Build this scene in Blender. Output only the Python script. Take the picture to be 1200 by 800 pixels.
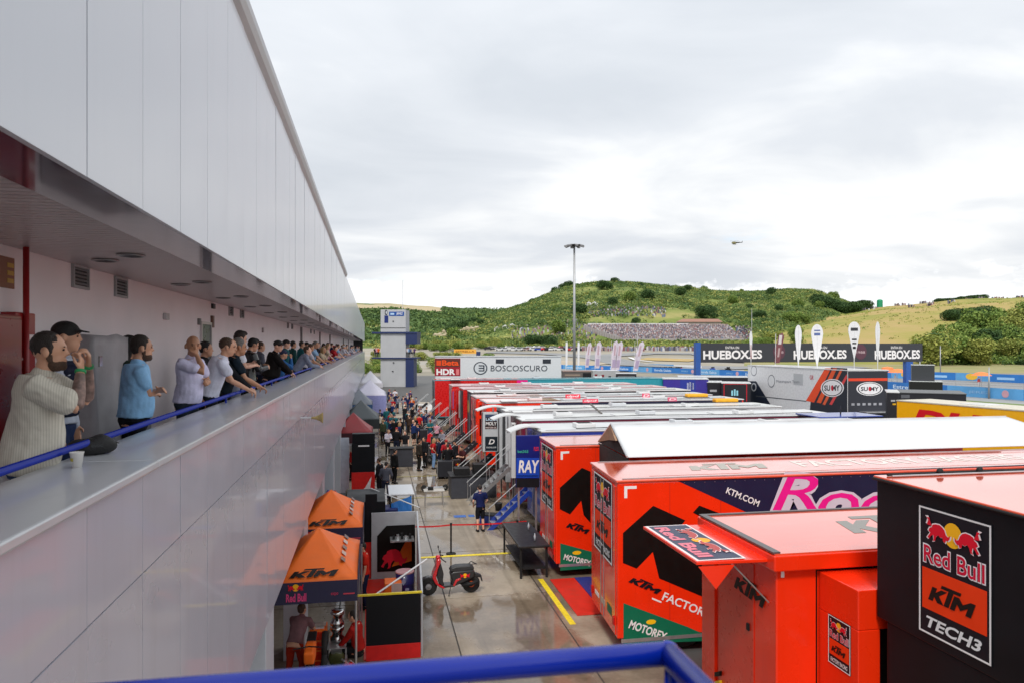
import bpy, bmesh, math, random
import numpy as np
from mathutils import Vector, Matrix, noise
random.seed(7); np.random.seed(7)
for o in list(bpy.data.objects): bpy.data.objects.remove(o)
SC = bpy.context.scene; COL = SC.collection
PI = math.pi
# ---------------------------------------------------------------- camera
F = 860.0; YAW = math.atan(162/860); CY, SY = math.cos(YAW), math.sin(YAW)
cd = bpy.data.cameras.new('camera'); cam = bpy.data.objects.new('camera', cd); COL.objects.link(cam)
cam.location = (0, 0, 7); cam.rotation_euler = (PI/2, 0, -YAW)
cd.sensor_width = 36; cd.lens = F/1200*36; cd.shift_y = 6/1200; cd.clip_start = .1; cd.clip_end = 9000
cd.dof.use_dof = True; cd.dof.focus_distance = 16; cd.dof.aperture_fstop = 4.0
SC.camera = cam
# ---------------------------------------------------------------- world, sun, exposure
SUN_EL, SUN_AZ = math.radians(52), math.radians(200)      # azimuth measured from +Y towards +X
w = bpy.data.worlds.new('World'); SC.world = w; w.use_nodes = True
nt = w.node_tree; nt.nodes.clear(); N = nt.nodes.new; Lk = nt.links.new
def mathn(t, op, a, b=None, c=None):
    n = t.nodes.new('ShaderNodeMath'); n.operation = op
    for i, v in enumerate((a, b, c)):
        if v is None: continue
        if isinstance(v, (int, float)): n.inputs[i].default_value = v
        else: t.links.new(v, n.inputs[i])
    return n.outputs[0]
sky = N('ShaderNodeTexSky'); sky.sky_type = 'NISHITA'; sky.sun_disc = False
sky.sun_elevation = SUN_EL; sky.sun_rotation = SUN_AZ
bg1 = N('ShaderNodeBackground'); bg1.inputs[1].default_value = .12; Lk(sky.outputs[0], bg1.inputs[0])
tc = N('ShaderNodeTexCoord'); sp = N('ShaderNodeSeparateXYZ'); Lk(tc.outputs['Generated'], sp.inputs[0])
zz = mathn(nt, 'ADD', mathn(nt, 'MAXIMUM', sp.outputs[2], 0.0), .16)
cx = mathn(nt, 'DIVIDE', sp.outputs[0], zz); cy = mathn(nt, 'DIVIDE', sp.outputs[1], zz)
cb = N('ShaderNodeCombineXYZ'); Lk(cx, cb.inputs[0]); Lk(cy, cb.inputs[1])
def wnoise(scale, detail, off, dist=0.0, rough=.55):
    mp = N('ShaderNodeMapping'); mp.inputs['Location'].default_value = off; mp.inputs['Rotation'].default_value = (0, 0, .5)
    mp.inputs['Scale'].default_value = (1.0, 1.35, 1)
    Lk(cb.outputs[0], mp.inputs[0])
    n = N('ShaderNodeTexNoise'); n.inputs['Scale'].default_value = scale; n.inputs['Detail'].default_value = detail
    n.inputs['Roughness'].default_value = rough; n.inputs['Distortion'].default_value = dist
    Lk(mp.outputs[0], n.inputs['Vector']); return n.outputs['Fac']
n1 = wnoise(.42, 6, (3.1, 1.7, 0), .3, .5); n2 = wnoise(1.3, 6, (8.3, 2.2, 0), .5, .5)
nm = mathn(nt, 'ADD', mathn(nt, 'MULTIPLY', n1, .64), mathn(nt, 'MULTIPLY', n2, .36))
rp = N('ShaderNodeValToRGB'); Lk(nm, rp.inputs[0])
e = rp.color_ramp.elements
e[0].position = .36; e[0].color = (.465, .495, .535, 1); e[1].position = .58; e[1].color = (.76, .76, .76, 1)
m_ = rp.color_ramp.elements.new(.46); m_.color = (.54, .565, .60, 1)
m_ = rp.color_ramp.elements.new(.52); m_.color = (.645, .66, .675, 1)
# a cumulus bank low on the horizon
d3 = N('ShaderNodeTexNoise'); d3.inputs['Scale'].default_value = 16; d3.inputs['Detail'].default_value = 7; d3.inputs['Roughness'].default_value = .62
mp3 = N('ShaderNodeMapping'); mp3.inputs['Scale'].default_value = (1, 1, 2.2); mp3.inputs['Location'].default_value = (.37, .1, .2)
Lk(tc.outputs['Generated'], mp3.inputs[0]); Lk(mp3.outputs[0], d3.inputs['Vector'])
el = mathn(nt, 'MULTIPLY', sp.outputs[2], 8.5)
cu = mathn(nt, 'SUBTRACT', mathn(nt, 'ADD', d3.outputs['Fac'], .23), el)
cr = N('ShaderNodeValToRGB'); Lk(cu, cr.inputs[0]); cr.color_ramp.elements[0].position = .02; cr.color_ramp.elements[1].position = .10
mx = N('ShaderNodeMixRGB'); Lk(mathn(nt, 'MULTIPLY', cr.outputs[0], .9), mx.inputs[0])
dim = N('ShaderNodeMapRange'); Lk(sp.outputs[2], dim.inputs[0]); dim.inputs[1].default_value = 0; dim.inputs[2].default_value = .45; dim.inputs[3].default_value = .86; dim.inputs[4].default_value = 1.05
vm = N('ShaderNodeVectorMath'); vm.operation = 'SCALE'; Lk(rp.outputs[0], vm.inputs[0]); Lk(dim.outputs[0], vm.inputs['Scale'])
Lk(vm.outputs[0], mx.inputs[1]); mx.inputs[2].default_value = (.70, .71, .725, 1)
bg2 = N('ShaderNodeBackground'); bg2.inputs[1].default_value = .97; Lk(mx.outputs[0], bg2.inputs[0])
n4 = wnoise(1.1, 9, (1.3, 6.4, 0), .4, .62)
gap = N('ShaderNodeValToRGB'); Lk(n4, gap.inputs[0]); gap.color_ramp.elements[0].position = .63; gap.color_ramp.elements[1].position = .74
mxs = N('ShaderNodeMixShader'); Lk(mathn(nt, 'MULTIPLY', gap.outputs[0], .45), mxs.inputs[0]); Lk(bg2.outputs[0], mxs.inputs[1]); Lk(bg1.outputs[0], mxs.inputs[2])
wo = N('ShaderNodeOutputWorld'); Lk(mxs.outputs[0], wo.inputs[0])
sd = bpy.data.lights.new('sun', 'SUN'); sd.energy = 1.5; sd.angle = math.radians(12); sd.color = (1, .95, .88)
so = bpy.data.objects.new('sun', sd); COL.objects.link(so)
dv = Vector((math.sin(SUN_AZ)*math.cos(SUN_EL), math.cos(SUN_AZ)*math.cos(SUN_EL), math.sin(SUN_EL)))
so.rotation_euler = dv.to_track_quat('Z', 'Y').to_euler()
SC.view_settings.view_transform = 'Standard'; SC.view_settings.look = 'None'; SC.view_settings.exposure = 0.7; SC.view_settings.gamma = 1
SC.render.resolution_x = 1024; SC.render.resolution_y = 682
# ---------------------------------------------------------------- sight helpers: a photo point to a real place on a known plane
def _ray(px, py):
    u = (px-600)/F; return u*CY+SY, -u*SY+CY, -(py-406)/F
def onY(px, py, Y):
    a, b, v = _ray(px, py); t = Y/b; return Vector((a*t, Y, 7+v*t))
def onX(px, py, X):
    a, b, v = _ray(px, py); t = X/a; return Vector((X, b*t, 7+v*t))
def onZ(px, py, z=0.0):
    a, b, v = _ray(px, py); t = (z-7)/v; return Vector((a*t, b*t, z))
def atD(px, d, z=0.0):
    a, b, v = _ray(px, 406); return Vector((a*d, b*d, z))
# ---------------------------------------------------------------- materials
MATS = {}
def lin(h):
    h = h.lstrip('#'); r = [int(h[i:i+2], 16)/255 for i in (0, 2, 4)]
    return tuple((c/12.92 if c <= .04045 else ((c+.055)/1.055)**2.4) for c in r)
def mat(name, col, rough=.5, metal=0.0, coat=0.0, var=.10, nscale=6.0, bump=0.0, bscale=40.0, spec=.5, rvar=.15, alpha=None, trans=0.0):
    if name in MATS: return MATS[name]
    if isinstance(col, str): col = lin(col)
    m = bpy.data.materials.new(name); m.use_nodes = True; t = m.node_tree; b = t.nodes['Principled BSDF']
    tcn = t.nodes.new('ShaderNodeTexCoord'); n = t.nodes.new('ShaderNodeTexNoise'); n.inputs['Scale'].default_value = nscale; n.inputs['Detail'].default_value = 5
    t.links.new(tcn.outputs['Object'], n.inputs['Vector'])
    r = t.nodes.new('ShaderNodeValToRGB'); t.links.new(n.outputs['Fac'], r.inputs[0])
    lo = tuple(max(0, c*(1-var)) for c in col)+(1,); hi = tuple(min(1, c*(1+var)) for c in col)+(1,)
    r.color_ramp.elements[0].position = .3; r.color_ramp.elements[0].color = lo
    r.color_ramp.elements[1].position = .7; r.color_ramp.elements[1].color = hi
    t.links.new(r.outputs[0], b.inputs['Base Color'])
    mr = t.nodes.new('ShaderNodeMapRange'); mr.inputs[1].default_value = .3; mr.inputs[2].default_value = .7
    mr.inputs[3].default_value = max(.02, rough*(1-rvar)); mr.inputs[4].default_value = min(1, rough*(1+rvar))
    t.links.new(n.outputs['Fac'], mr.inputs[0]); t.links.new(mr.outputs[0], b.inputs['Roughness'])
    b.inputs['Metallic'].default_value = metal; b.inputs['Coat Weight'].default_value = coat; b.inputs['Coat Roughness'].default_value = .06
    b.inputs['Specular IOR Level'].default_value = spec
    if trans: b.inputs['Transmission Weight'].default_value = trans
    if bump:
        n2_ = t.nodes.new('ShaderNodeTexNoise'); n2_.inputs['Scale'].default_value = bscale; n2_.inputs['Detail'].default_value = 4
        t.links.new(tcn.outputs['Object'], n2_.inputs['Vector'])
        bp = t.nodes.new('ShaderNodeBump'); bp.inputs['Strength'].default_value = bump; bp.inputs['Distance'].default_value = .02
        t.links.new(n2_.outputs['Fac'], bp.inputs['Height']); t.links.new(bp.outputs[0], b.inputs['Normal'])
    MATS[name] = m; return m
def streaks(m, amt=.35, col=(.10, .07, .055), sc=(1.2, 1.2, .12)):
    '''rain dirt running down a painted panel'''
    t = m.node_tree; b = t.nodes['Principled BSDF']; src = b.inputs['Base Color'].links[0].from_socket
    tcn = t.nodes.new('ShaderNodeTexCoord'); mp = t.nodes.new('ShaderNodeMapping'); mp.inputs['Scale'].default_value = sc; t.links.new(tcn.outputs['Object'], mp.inputs[0])
    n = t.nodes.new('ShaderNodeTexNoise'); n.inputs['Scale'].default_value = 3.5; n.inputs['Detail'].default_value = 8; n.inputs['Roughness'].default_value = .7; t.links.new(mp.outputs[0], n.inputs[0])
    mr = t.nodes.new('ShaderNodeMapRange'); mr.inputs[1].default_value = .52; mr.inputs[2].default_value = .8; mr.inputs[4].default_value = amt; t.links.new(n.outputs[0], mr.inputs[0])
    mxx = t.nodes.new('ShaderNodeMixRGB'); t.links.new(mr.outputs[0], mxx.inputs[0]); t.links.new(src, mxx.inputs[1]); mxx.inputs[2].default_value = col+(1,); t.links.new(mxx.outputs[0], b.inputs['Base Color']); return m
def cloth(h): return mat('cloth_'+h, h, .85, var=.14, nscale=9, bump=.5, bscale=14, spec=.25)
def paint(h, rough=.3, coat=.5): return mat('paint_%s_%d' % (h, rough*100), h, rough, coat=coat, var=.05, nscale=2.5, rvar=.3)
def vinyl(h): return mat('vinyl_'+h, h, .5, var=.04, nscale=3, coat=0.0, spec=.3)
def leafmat(name, c1, c2, scale=.35):
    m = bpy.data.materials.new(name); m.use_nodes = True; t = m.node_tree; b = t.nodes['Principled BSDF']
    g = t.nodes.new('ShaderNodeNewGeometry'); n = t.nodes.new('ShaderNodeTexNoise'); n.inputs['Scale'].default_value = scale; n.inputs['Detail'].default_value = 4
    t.links.new(g.outputs['Position'], n.inputs['Vector'])
    ad = mathn(t, 'ADD', mathn(t, 'MULTIPLY', n.outputs['Fac'], .7), mathn(t, 'MULTIPLY', g.outputs['Random Per Island'], .3))
    r = t.nodes.new('ShaderNodeValToRGB'); t.links.new(ad, r.inputs[0])
    r.color_ramp.elements[0].position = .3; r.color_ramp.elements[0].color = c1+(1,); r.color_ramp.elements[1].position = .68; r.color_ramp.elements[1].color = c2+(1,)
    t.links.new(r.outputs[0], b.inputs['Base Color']); b.inputs['Roughness'].default_value = .75; b.inputs['Specular IOR Level'].default_value = .25
    return m
# ---------------------------------------------------------------- object helpers
def link(o, parent=None):
    COL.objects.link(o)
    if parent: o.parent = parent
    return o
USED = {}
def tag(o, label, cat=None, group=None, kind=None):
    if label: o['label'] = label
    if cat: o['category'] = cat
    if group: o['group'] = group
    if kind: o['kind'] = kind
    return o
def thing(name, label, cat, loc=(0, 0, 0), rz=0.0, group=None, kind=None):
    o = bpy.data.objects.new(name, None); o.location = loc; o.rotation_euler = (0, 0, rz); o.empty_display_size = .3
    link(o); return tag(o, label, cat, group, kind)
def copy_tree(o, parent=None):
    c = o.copy(); COL.objects.link(c); c.parent = parent
    for ch in [x for x in o.children]: copy_tree(ch, c)
    return c
class MB:
    """collects polygons of one mesh"""
    def __init__(s): s.v = []; s.f = []; s.mi = []
    def add(s, vs, fs, mi=0):
        k = len(s.v); s.v += [tuple(x) for x in vs]; s.f += [[i+k for i in q] for q in fs]; s.mi += [mi]*len(fs); return s
    def box(s, x0, y0, z0, x1, y1, z1, mi=0, M=None):
        vs = [Vector((x, y, z)) for z in (z0, z1) for y in (y0, y1) for x in (x0, x1)]
        if M is not None: vs = [M @ q for q in vs]
        return s.add(vs, [(0, 2, 3, 1), (4, 5, 7, 6), (0, 1, 5, 4), (2, 6, 7, 3), (0, 4, 6, 2), (1, 3, 7, 5)], mi)
    def tube(s, pts, r, n=8, mi=0, cap=True):
        pts = [Vector(p) for p in pts]; rs = r if isinstance(r, (list, tuple)) else [r]*len(pts)
        vs = []; fs = []; ref = None
        for i, p in enumerate(pts):
            d = (pts[min(i+1, len(pts)-1)]-pts[max(i-1, 0)]).normalized()
            if ref is None:
                ref = Vector((0, 0, 1)) if abs(d.z) < .9 else Vector((1, 0, 0))
            a = (ref-d*ref.dot(d)).normalized(); ref = a; b = d.cross(a)
            for k in range(n): vs.append(p+(a*math.cos(2*PI*k/n)+b*math.sin(2*PI*k/n))*rs[i])
        for i in range(len(pts)-1):
            for k in range(n): fs.append((i*n+k, i*n+(k+1) % n, (i+1)*n+(k+1) % n, (i+1)*n+k))
        if cap: fs.append(tuple(range(n))[::-1]); fs.append(tuple((len(pts)-1)*n+k for k in range(n)))
        return s.add(vs, fs, mi)
    def lathe(s, prof, c=(0, 0, 0), n=20, axis='Z', mi=0):
        vs = []; fs = []
        for r, h in prof:
            for k in range(n):
                a = 2*PI*k/n; x, y = r*math.cos(a), r*math.sin(a)
                vs.append({'Z': (c[0]+x, c[1]+y, c[2]+h), 'Y': (c[0]+x, c[1]+h, c[2]-y), 'X': (c[0]+h, c[1]+x, c[2]+y)}[axis])
        for i in range(len(prof)-1):
            for k in range(n): fs.append((i*n+k, i*n+(k+1) % n, (i+1)*n+(k+1) % n, (i+1)*n+k))
        fs.append(tuple(range(n))[::-1]); fs.append(tuple((len(prof)-1)*n+k for k in range(n)))
        return s.add(vs, fs, mi)
    def ball(s, c, rx, ry, rz, n=12, m=8, mi=0, R=None):
        vs = []; fs = []
        for i in range(1, m):
            t = PI*i/m
            for k in range(n):
                a = 2*PI*k/n; q = Vector((rx*math.sin(t)*math.cos(a), ry*math.sin(t)*math.sin(a), rz*math.cos(t)))
                if R is not None: q = R @ q
                vs.append(Vector(c)+q)
        top = Vector((0, 0, rz)); bot = Vector((0, 0, -rz))
        if R is not None: top = R @ top; bot = R @ bot
        vs += [Vector(c)+top, Vector(c)+bot]; T = len(vs)-2
        for i in range(m-2):
            for k in range(n): fs.append((i*n+k, (i+1)*n+k, (i+1)*n+(k+1) % n, i*n+(k+1) % n))
        for k in range(n): fs.append((T, k, (k+1) % n)); fs.append((T+1, (m-2)*n+(k+1) % n, (m-2)*n+k))
        return s.add(vs, fs, mi)
    def prism(s, pts, n, mi=0):
        """closed outline pts (3-D) pushed along vector n"""
        pts = [Vector(p) for p in pts]; k = len(pts); n = Vector(n)
        return s.add(pts+[p+n for p in pts], [tuple(range(k))[::-1], tuple(range(k, 2*k))]+[(i, (i+1) % k, k+(i+1) % k, k+i) for i in range(k)], mi)
    def quad(s, a, b, c, d, mi=0): return s.add([a, b, c, d], [(0, 1, 2, 3)], mi)
    def mesh(s, name, mats, smooth=False):
        me = bpy.data.meshes.new(name); me.from_pydata(s.v, [], s.f)
        for m in (mats if isinstance(mats, (list, tuple)) else [mats]): me.materials.append(m)
        if any(s.mi): me.polygons.foreach_set('material_index', s.mi)
        if smooth: me.polygons.foreach_set('use_smooth', [True]*len(s.f))
        me.update(); return me
    def build(s, name, mats, parent=None, smooth=False, bevel=0.0, fix=True):
        me = s.mesh(name, mats, smooth)
        if fix and len(s.f) < 6000:
            bm = bmesh.new(); bm.from_mesh(me); bmesh.ops.recalc_face_normals(bm, faces=bm.faces); bm.to_mesh(me); bm.free()
        o = bpy.data.objects.new(name, me); link(o, parent)
        if bevel:
            b = o.modifiers.new('bevel', 'BEVEL'); b.width = bevel; b.segments = 2; b.limit_method = 'ANGLE'
            b.angle_limit = math.radians(40)
        return o
def shade_angle(o, deg=35):
    me = o.data; me.polygons.foreach_set('use_smooth', [True]*len(me.polygons))
    try: me.set_sharp_from_angle(angle=math.radians(deg))
    except Exception: pass
# flat print: letters, stickers and emblems on a plane of their own
_fonts = {}
def text_mesh(s, shear=0.0, bold=0.0):
    k = (s, shear, bold)
    if k in _fonts: return _fonts[k]
    cu_ = bpy.data.curves.new('txt', 'FONT'); cu_.body = s; cu_.shear = shear; cu_.offset = bold; cu_.resolution_u = 3
    o = bpy.data.objects.new('txt', cu_); me = bpy.data.meshes.new_from_object(o)
    vs = np.array([v.co[:] for v in me.vertices]); fs = [list(p.vertices) for p in me.polygons]
    bpy.data.objects.remove(o); bpy.data.curves.remove(cu_); bpy.data.meshes.remove(me)
    lo, hi = vs.min(0), vs.max(0); vs = (vs-lo)/np.maximum(hi-lo, 1e-6); _fonts[k] = (vs[:, :2], fs); return _fonts[k]
class Frame:
    def __init__(s, parent, o, r, u):
        s.p = parent; s.o = Vector(o); s.r = Vector(r).normalized(); s.u = Vector(u).normalized(); s.n = s.r.cross(s.u)
    def P(s, x, y, l=0.0): return s.o+s.r*x+s.u*y+s.n*l
    def poly(s, name, pts, m, lift=.004, parent=None):
        mb = MB(); mb.prism([s.P(x, y, .0005) for x, y in pts], s.n*lift); return mb.build(name, m, parent or s.p)
    def rect(s, name, x0, y0, x1, y1, m, lift=.004, parent=None): return s.poly(name, [(x0, y0), (x1, y0), (x1, y1), (x0, y1)], m, lift, parent)
    def frame(s, name, x0, y0, x1, y1, t, m, lift=.008):
        mb = MB()
        for a in ((x0, y0, x1, y0+t), (x0, y1-t, x1, y1), (x0, y0+t, x0+t, y1-t), (x1-t, y0+t, x1, y1-t)):
            mb.prism([s.P(a[0], a[1], .0005), s.P(a[2], a[1], .0005), s.P(a[2], a[3], .0005), s.P(a[0], a[3], .0005)], s.n*lift)
        return mb.build(name, m, s.p)
    def text(s, t, x, y, w_, h, m, lift=.010, shear=0.0, bold=.012, ang=0.0, name='lettering', vert=False):
        vs, fs = text_mesh(t, shear, bold); ca, sa = math.cos(ang), math.sin(ang)
        pts = [s.P(x+a*w_*ca-b*h*sa, y+a*w_*sa+b*h*ca, lift) for a, b in vs]
        mb = MB(); mb.add(pts, fs); return mb.build(name, m, s.p, fix=False)
    def polys(s, name, items, mats, lift=.012):
        mb = MB()
        for k, (pts, mi) in enumerate(items):
            q = [s.P(a, b, lift+.0012*k) for a, b in pts]; mb.add(q, [tuple(range(len(q)))], mi)
        return mb.build(name, mats, s.p, fix=False)
BULL = [(0, 30), (6, 40), (14, 43), (18, 52), (30, 56), (46, 57), (58, 52), (66, 44), (72, 30), (80, 27), (88, 33), (86, 22), (78, 14), (72, 15), (68, 6), (60, 10), (58, 20), (48, 18), (40, 24), (32, 16), (28, 3), (18, 0), (22, 8), (20, 20), (10, 14), (4, 4), (-4, 8), (2, 16), (8, 24)]
def bulls(fr, x, y, w_, h, red='#e0102c', yel='#fbb81b', white=None):
    """two charging bulls in front of a round sun"""
    it = []; cxx, cyy = x+w_/2, y+h*.5; r = h*.5; sx = w_/210
    disc = [(cxx+r*.95*math.cos(a), cyy+r*math.sin(a)) for a in [2*PI*k/20 for k in range(20)]]
    it.append((disc, 1))
    sc = [(-18, 58), (-12, 74), (-20, 80), (-8, 82), (-4, 70), (4, 56)]
    for sgn in (1, -1):
        for grow, mi in (((1.12, 2), (1.0, 0)) if white else ((1.0, 0),)):
            for shp in (BULL, sc):
                if shp is sc: shp = [(a+12, b-10) for a, b in sc]
                mx_, my_ = 42, 28
                it.append(([(cxx-sgn*(w_/2)+sgn*(((a-mx_)*grow+mx_)+8)*sx, y+h*.04+(((b-my_)*grow+my_))*h/78) for a, b in shp], mi))
    return fr.polys('emblem', it, [vinyl(red), vinyl(yel)]+([vinyl(white)] if white else []))
KTMW = [[(0, 0), (1.15, 0), (1.15, 1.0), (2.2, 0), (3.7, 0), (2.1, 1.55), (3.5, 3.0), (2.1, 3.0), (1.15, 2.0), (1.15, 3.0), (0, 3.0)],
        [(1.9, 3.35), (6.4, 3.35), (6.4, 4.05), (1.9, 4.05)], [(3.75, 0), (4.9, 0), (4.9, 3.35), (3.75, 3.35)],
        [(5.2, 0), (6.3, 0), (6.3, 1.6), (7.4, .5), (8.7, 1.6), (8.7, 0), (9.9, 0), (9.9, 3.0), (8.8, 3.0), (7.5, 1.9), (6.3, 3.0), (5.2, 3.0)]]
def ktm(fr, x, y, w_, h, col='#16120f', ang=0.0, lift=.012):
    ca, sa = math.cos(ang), math.sin(ang); it = []
    for p in KTMW:
        q = []
        for a, b in p:
            X = (a+b*.35)/11.3*w_; Y = b/4.05*h; q.append((x+X*ca-Y*sa, y+X*sa+Y*ca))
        it.append((q, 0))
    return fr.polys('wordmark', it, [vinyl(col)], lift)
def bull_sign(fr, x0, y0, x1, y1, third='FACTORY RACING', bull_h=.30):
    """framed team sign: bulls, drink lettering, orange block with wordmark, third line"""
    W_, H_ = x1-x0, y1-y0
    fr.rect('sign_panel', x0, y0, x1, y1, vinyl('#12131c'), .006)
    fr.frame('sign_border', x0+.01*W_, y0+.006*H_, x1-.01*W_, y1-.006*H_, .018*W_, vinyl('#e8e6e8'), .010)
    bulls(fr, x0+.13*W_, y0+.74*H_, .74*W_, .19*H_, white='#f0e0e4')
    fr.text('Red Bull', x0+.07*W_, y0+.555*H_, .86*W_, .155*H_, vinyl('#f0e8ee'), .0095, bold=.05)
    fr.text('Red Bull', x0+.085*W_, y0+.565*H_, .83*W_, .135*H_, vinyl('#d01038'), .0115, bold=.015)
    fr.rect('sign_block', x0+.06*W_, y0+.20*H_, x1-.06*W_, y0+.52*H_, vinyl('#f03c08'), .009)
    ktm(fr, x0+.15*W_, y0+.28*H_, .68*W_, .15*H_)
    fr.text(third, x0+.12*W_, y0+.06*H_, .76*W_, .09*H_, vinyl('#e4e6ea'), .0105, shear=.25, bold=.03)
# ================================================================ THE SETTING: ground and hills
def wet_concrete():
    m = bpy.data.materials.new('wet_concrete'); m.use_nodes = True; t = m.node_tree; b = t.nodes['Principled BSDF']
    g = t.nodes.new('ShaderNodeNewGeometry')
    def nz(sc, det, rough=.55, mul=None):
        n = t.nodes.new('ShaderNodeTexNoise'); n.inputs['Scale'].default_value = sc; n.inputs['Detail'].default_value = det; n.inputs['Roughness'].default_value = rough
        if mul:
            mp = t.nodes.new('ShaderNodeMapping'); mp.inputs['Scale'].default_value = mul; t.links.new(g.outputs['Position'], mp.inputs[0]); t.links.new(mp.outputs[0], n.inputs['Vector'])
        else: t.links.new(g.outputs['Position'], n.inputs['Vector'])
        return n.outputs['Fac']
    a = nz(.55, 7, .62); fine = nz(9, 6, .7); pud = nz(.42, 5, .55, (1, .55, 1))
    oi = t.nodes.new('ShaderNodeObjectInfo')
    ad = mathn(t, 'ADD', mathn(t, 'MULTIPLY', a, .62), mathn(t, 'ADD', mathn(t, 'MULTIPLY', fine, .2), mathn(t, 'MULTIPLY', oi.outputs['Random'], .18)))
    r = t.nodes.new('ShaderNodeValToRGB'); t.links.new(ad, r.inputs[0])
    r.color_ramp.elements[0].position = .33; r.color_ramp.elements[0].color = (.16, .125, .088, 1)
    r.color_ramp.elements[1].position = .66; r.color_ramp.elements[1].color = (.44, .375, .29, 1)
    pr = t.nodes.new('ShaderNodeValToRGB'); t.links.new(pud, pr.inputs[0]); pr.color_ramp.elements[0].position = .45; pr.color_ramp.elements[1].position = .53
    mxc = t.nodes.new('ShaderNodeMixRGB'); mxc.blend_type = 'MULTIPLY'; t.links.new(mathn(t, 'MULTIPLY', pr.outputs[0], .8), mxc.inputs[0]); t.links.new(r.outputs[0], mxc.inputs[1]); mxc.inputs[2].default_value = (.55, .5, .46, 1)
    tyr = nz(1.0, 4, .5, (2.6, .05, 1)); tr_ = t.nodes.new('ShaderNodeMapRange'); tr_.inputs[1].default_value = .55; tr_.inputs[2].default_value = .72; tr_.inputs[4].default_value = .55; t.links.new(tyr, tr_.inputs[0])
    mxt = t.nodes.new('ShaderNodeMixRGB'); mxt.blend_type = 'MULTIPLY'; t.links.new(tr_.outputs[0], mxt.inputs[0]); t.links.new(mxc.outputs[0], mxt.inputs[1]); mxt.inputs[2].default_value = (.42, .40, .38, 1)
    t.links.new(mxt.outputs[0], b.inputs['Base Color'])
    mr = t.nodes.new('ShaderNodeMapRange'); t.links.new(pr.outputs[0], mr.inputs[0]); mr.inputs[3].default_value = .42; mr.inputs[4].default_value = .045
    t.links.new(mr.outputs[0], b.inputs['Roughness']); ms_ = t.nodes.new('ShaderNodeMapRange'); t.links.new(pr.outputs[0], ms_.inputs[0]); ms_.inputs[3].default_value = .28; ms_.inputs[4].default_value = .65; t.links.new(ms_.outputs[0], b.inputs['Specular IOR Level'])
    bp = t.nodes.new('ShaderNodeBump'); bp.inputs['Distance'].default_value = .006
    t.links.new(mathn(t, 'SUBTRACT', .5, mathn(t, 'MULTIPLY', pr.outputs[0], .42)), bp.inputs['Strength']); t.links.new(fine, bp.inputs['Height']); t.links.new(bp.outputs[0], b.inputs['Normal'])
    return m
M_CONC = wet_concrete()
M_JOINT = mat('joint', (.05, .043, .035), .6, var=.3)
M_ASPH = mat('asphalt', (.085, .083, .08), .6, var=.25, nscale=.4, bump=.3, bscale=30)
M_TRACK = mat('track_asphalt', (.23, .235, .24), .7, var=.12, nscale=.05)
def ground_mat():
    m = bpy.data.materials.new('ground_mix'); m.use_nodes = True; t = m.node_tree; b = t.nodes['Principled BSDF']
    g = t.nodes.new('ShaderNodeNewGeometry'); n = t.nodes.new('ShaderNodeTexNoise'); n.inputs['Scale'].default_value = .03; n.inputs['Detail'].default_value = 8
    t.links.new(g.outputs['Position'], n.inputs['Vector'])
    r = t.nodes.new('ShaderNodeValToRGB'); t.links.new(n.outputs['Fac'], r.inputs[0])
    r.color_ramp.elements[0].position = .35; r.color_ramp.elements[0].color = (.20, .19, .16, 1); r.color_ramp.elements[1].position = .65; r.color_ramp.elements[1].color = (.28, .25, .19, 1)
    t.links.new(r.outputs[0], b.inputs['Base Color']); b.inputs['Roughness'].default_value = .9; return m
mb = MB(); mb.quad((-3000, -600, -.12), (3000, -600, -.12), (3000, 6000, -.12), (-3000, 6000, -.12))
tag(mb.build('ground', ground_mat(), fix=False), None, kind='structure')
pave = MB(); pave.quad((-3.6, -12, -.02), (62, -12, -.02), (62, 178, -.02), (-3.6, 178, -.02))
PAVE = tag(pave.build('paddock_pavement', M_JOINT, fix=False), None, kind='structure')
# concrete slabs with open joints (each a piece), asphalt further right under the trucks
xs = [-3.5, -.9, 1.95, 4.72, 6.9]; ys = [2+4.6*k for k in range(21)]
for i in range(len(xs)-1):
    for j in range(len(ys)-1):
        q = MB(); g_ = .018; h_ = random.uniform(-.003, .003)
        q.box(xs[i]+g_, ys[j]+g_, -.10, xs[i+1]-g_, ys[j+1]-g_, h_); q.build('slab', M_CONC, PAVE, fix=False)
q = MB(); q.quad((6.92, -12, -.004), (62, -12, -.004), (62, 178, -.004), (6.92, 178, -.004)); q.quad((-3.5, 94.1, -.004), (6.9, 94.1, -.004), (6.9, 178, -.004), (-3.5, 178, -.004)); q.quad((-3.5, -12, -.004), (6.9, -12, -.004), (6.9, 1.98, -.004), (-3.5, 1.98, -.004))
tag(q.build('truck_parking_asphalt', M_ASPH, fix=False), None, kind='structure')
# painted ground lines
M_YEL = mat('yellow_line', '#e8cf2a', .5, var=.2, nscale=12); M_BLUEP = mat('blue_line', '#3a66b0', .6, var=.2, nscale=8)
def ground_strip(name, x0, y0, x1, y1, m, z=.006):
    q = MB(); q.quad((x0, y0, z), (x1, y0, z), (x1, y1, z), (x0, y1, z)); return tag(q.build(name, m, fix=False), None, kind='structure')
ground_strip('yellow_cross_line', 1.4, 24.42, 4.95, 24.62, M_YEL); ground_strip('yellow_edge_line', 4.86, 17.9, 5.02, 21.6, M_YEL)
ground_strip('faded_yellow_line', 1.2, 39.9, 5.1, 40.05, mat('faded_yellow', '#9a8f4a', .6, var=.4, nscale=9))
ground_strip('faded_yellow_line', 1.2, 34.2, 4.0, 34.35, MATS['faded_yellow'])
ground_strip('blue_ground_mark', 3.25, 30.0, 3.75, 30.4, M_BLUEP, .008)
ground_strip('blue_ground_mark', 3.85, 30.0, 4.1, 30.4, M_BLUEP, .008)
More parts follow.
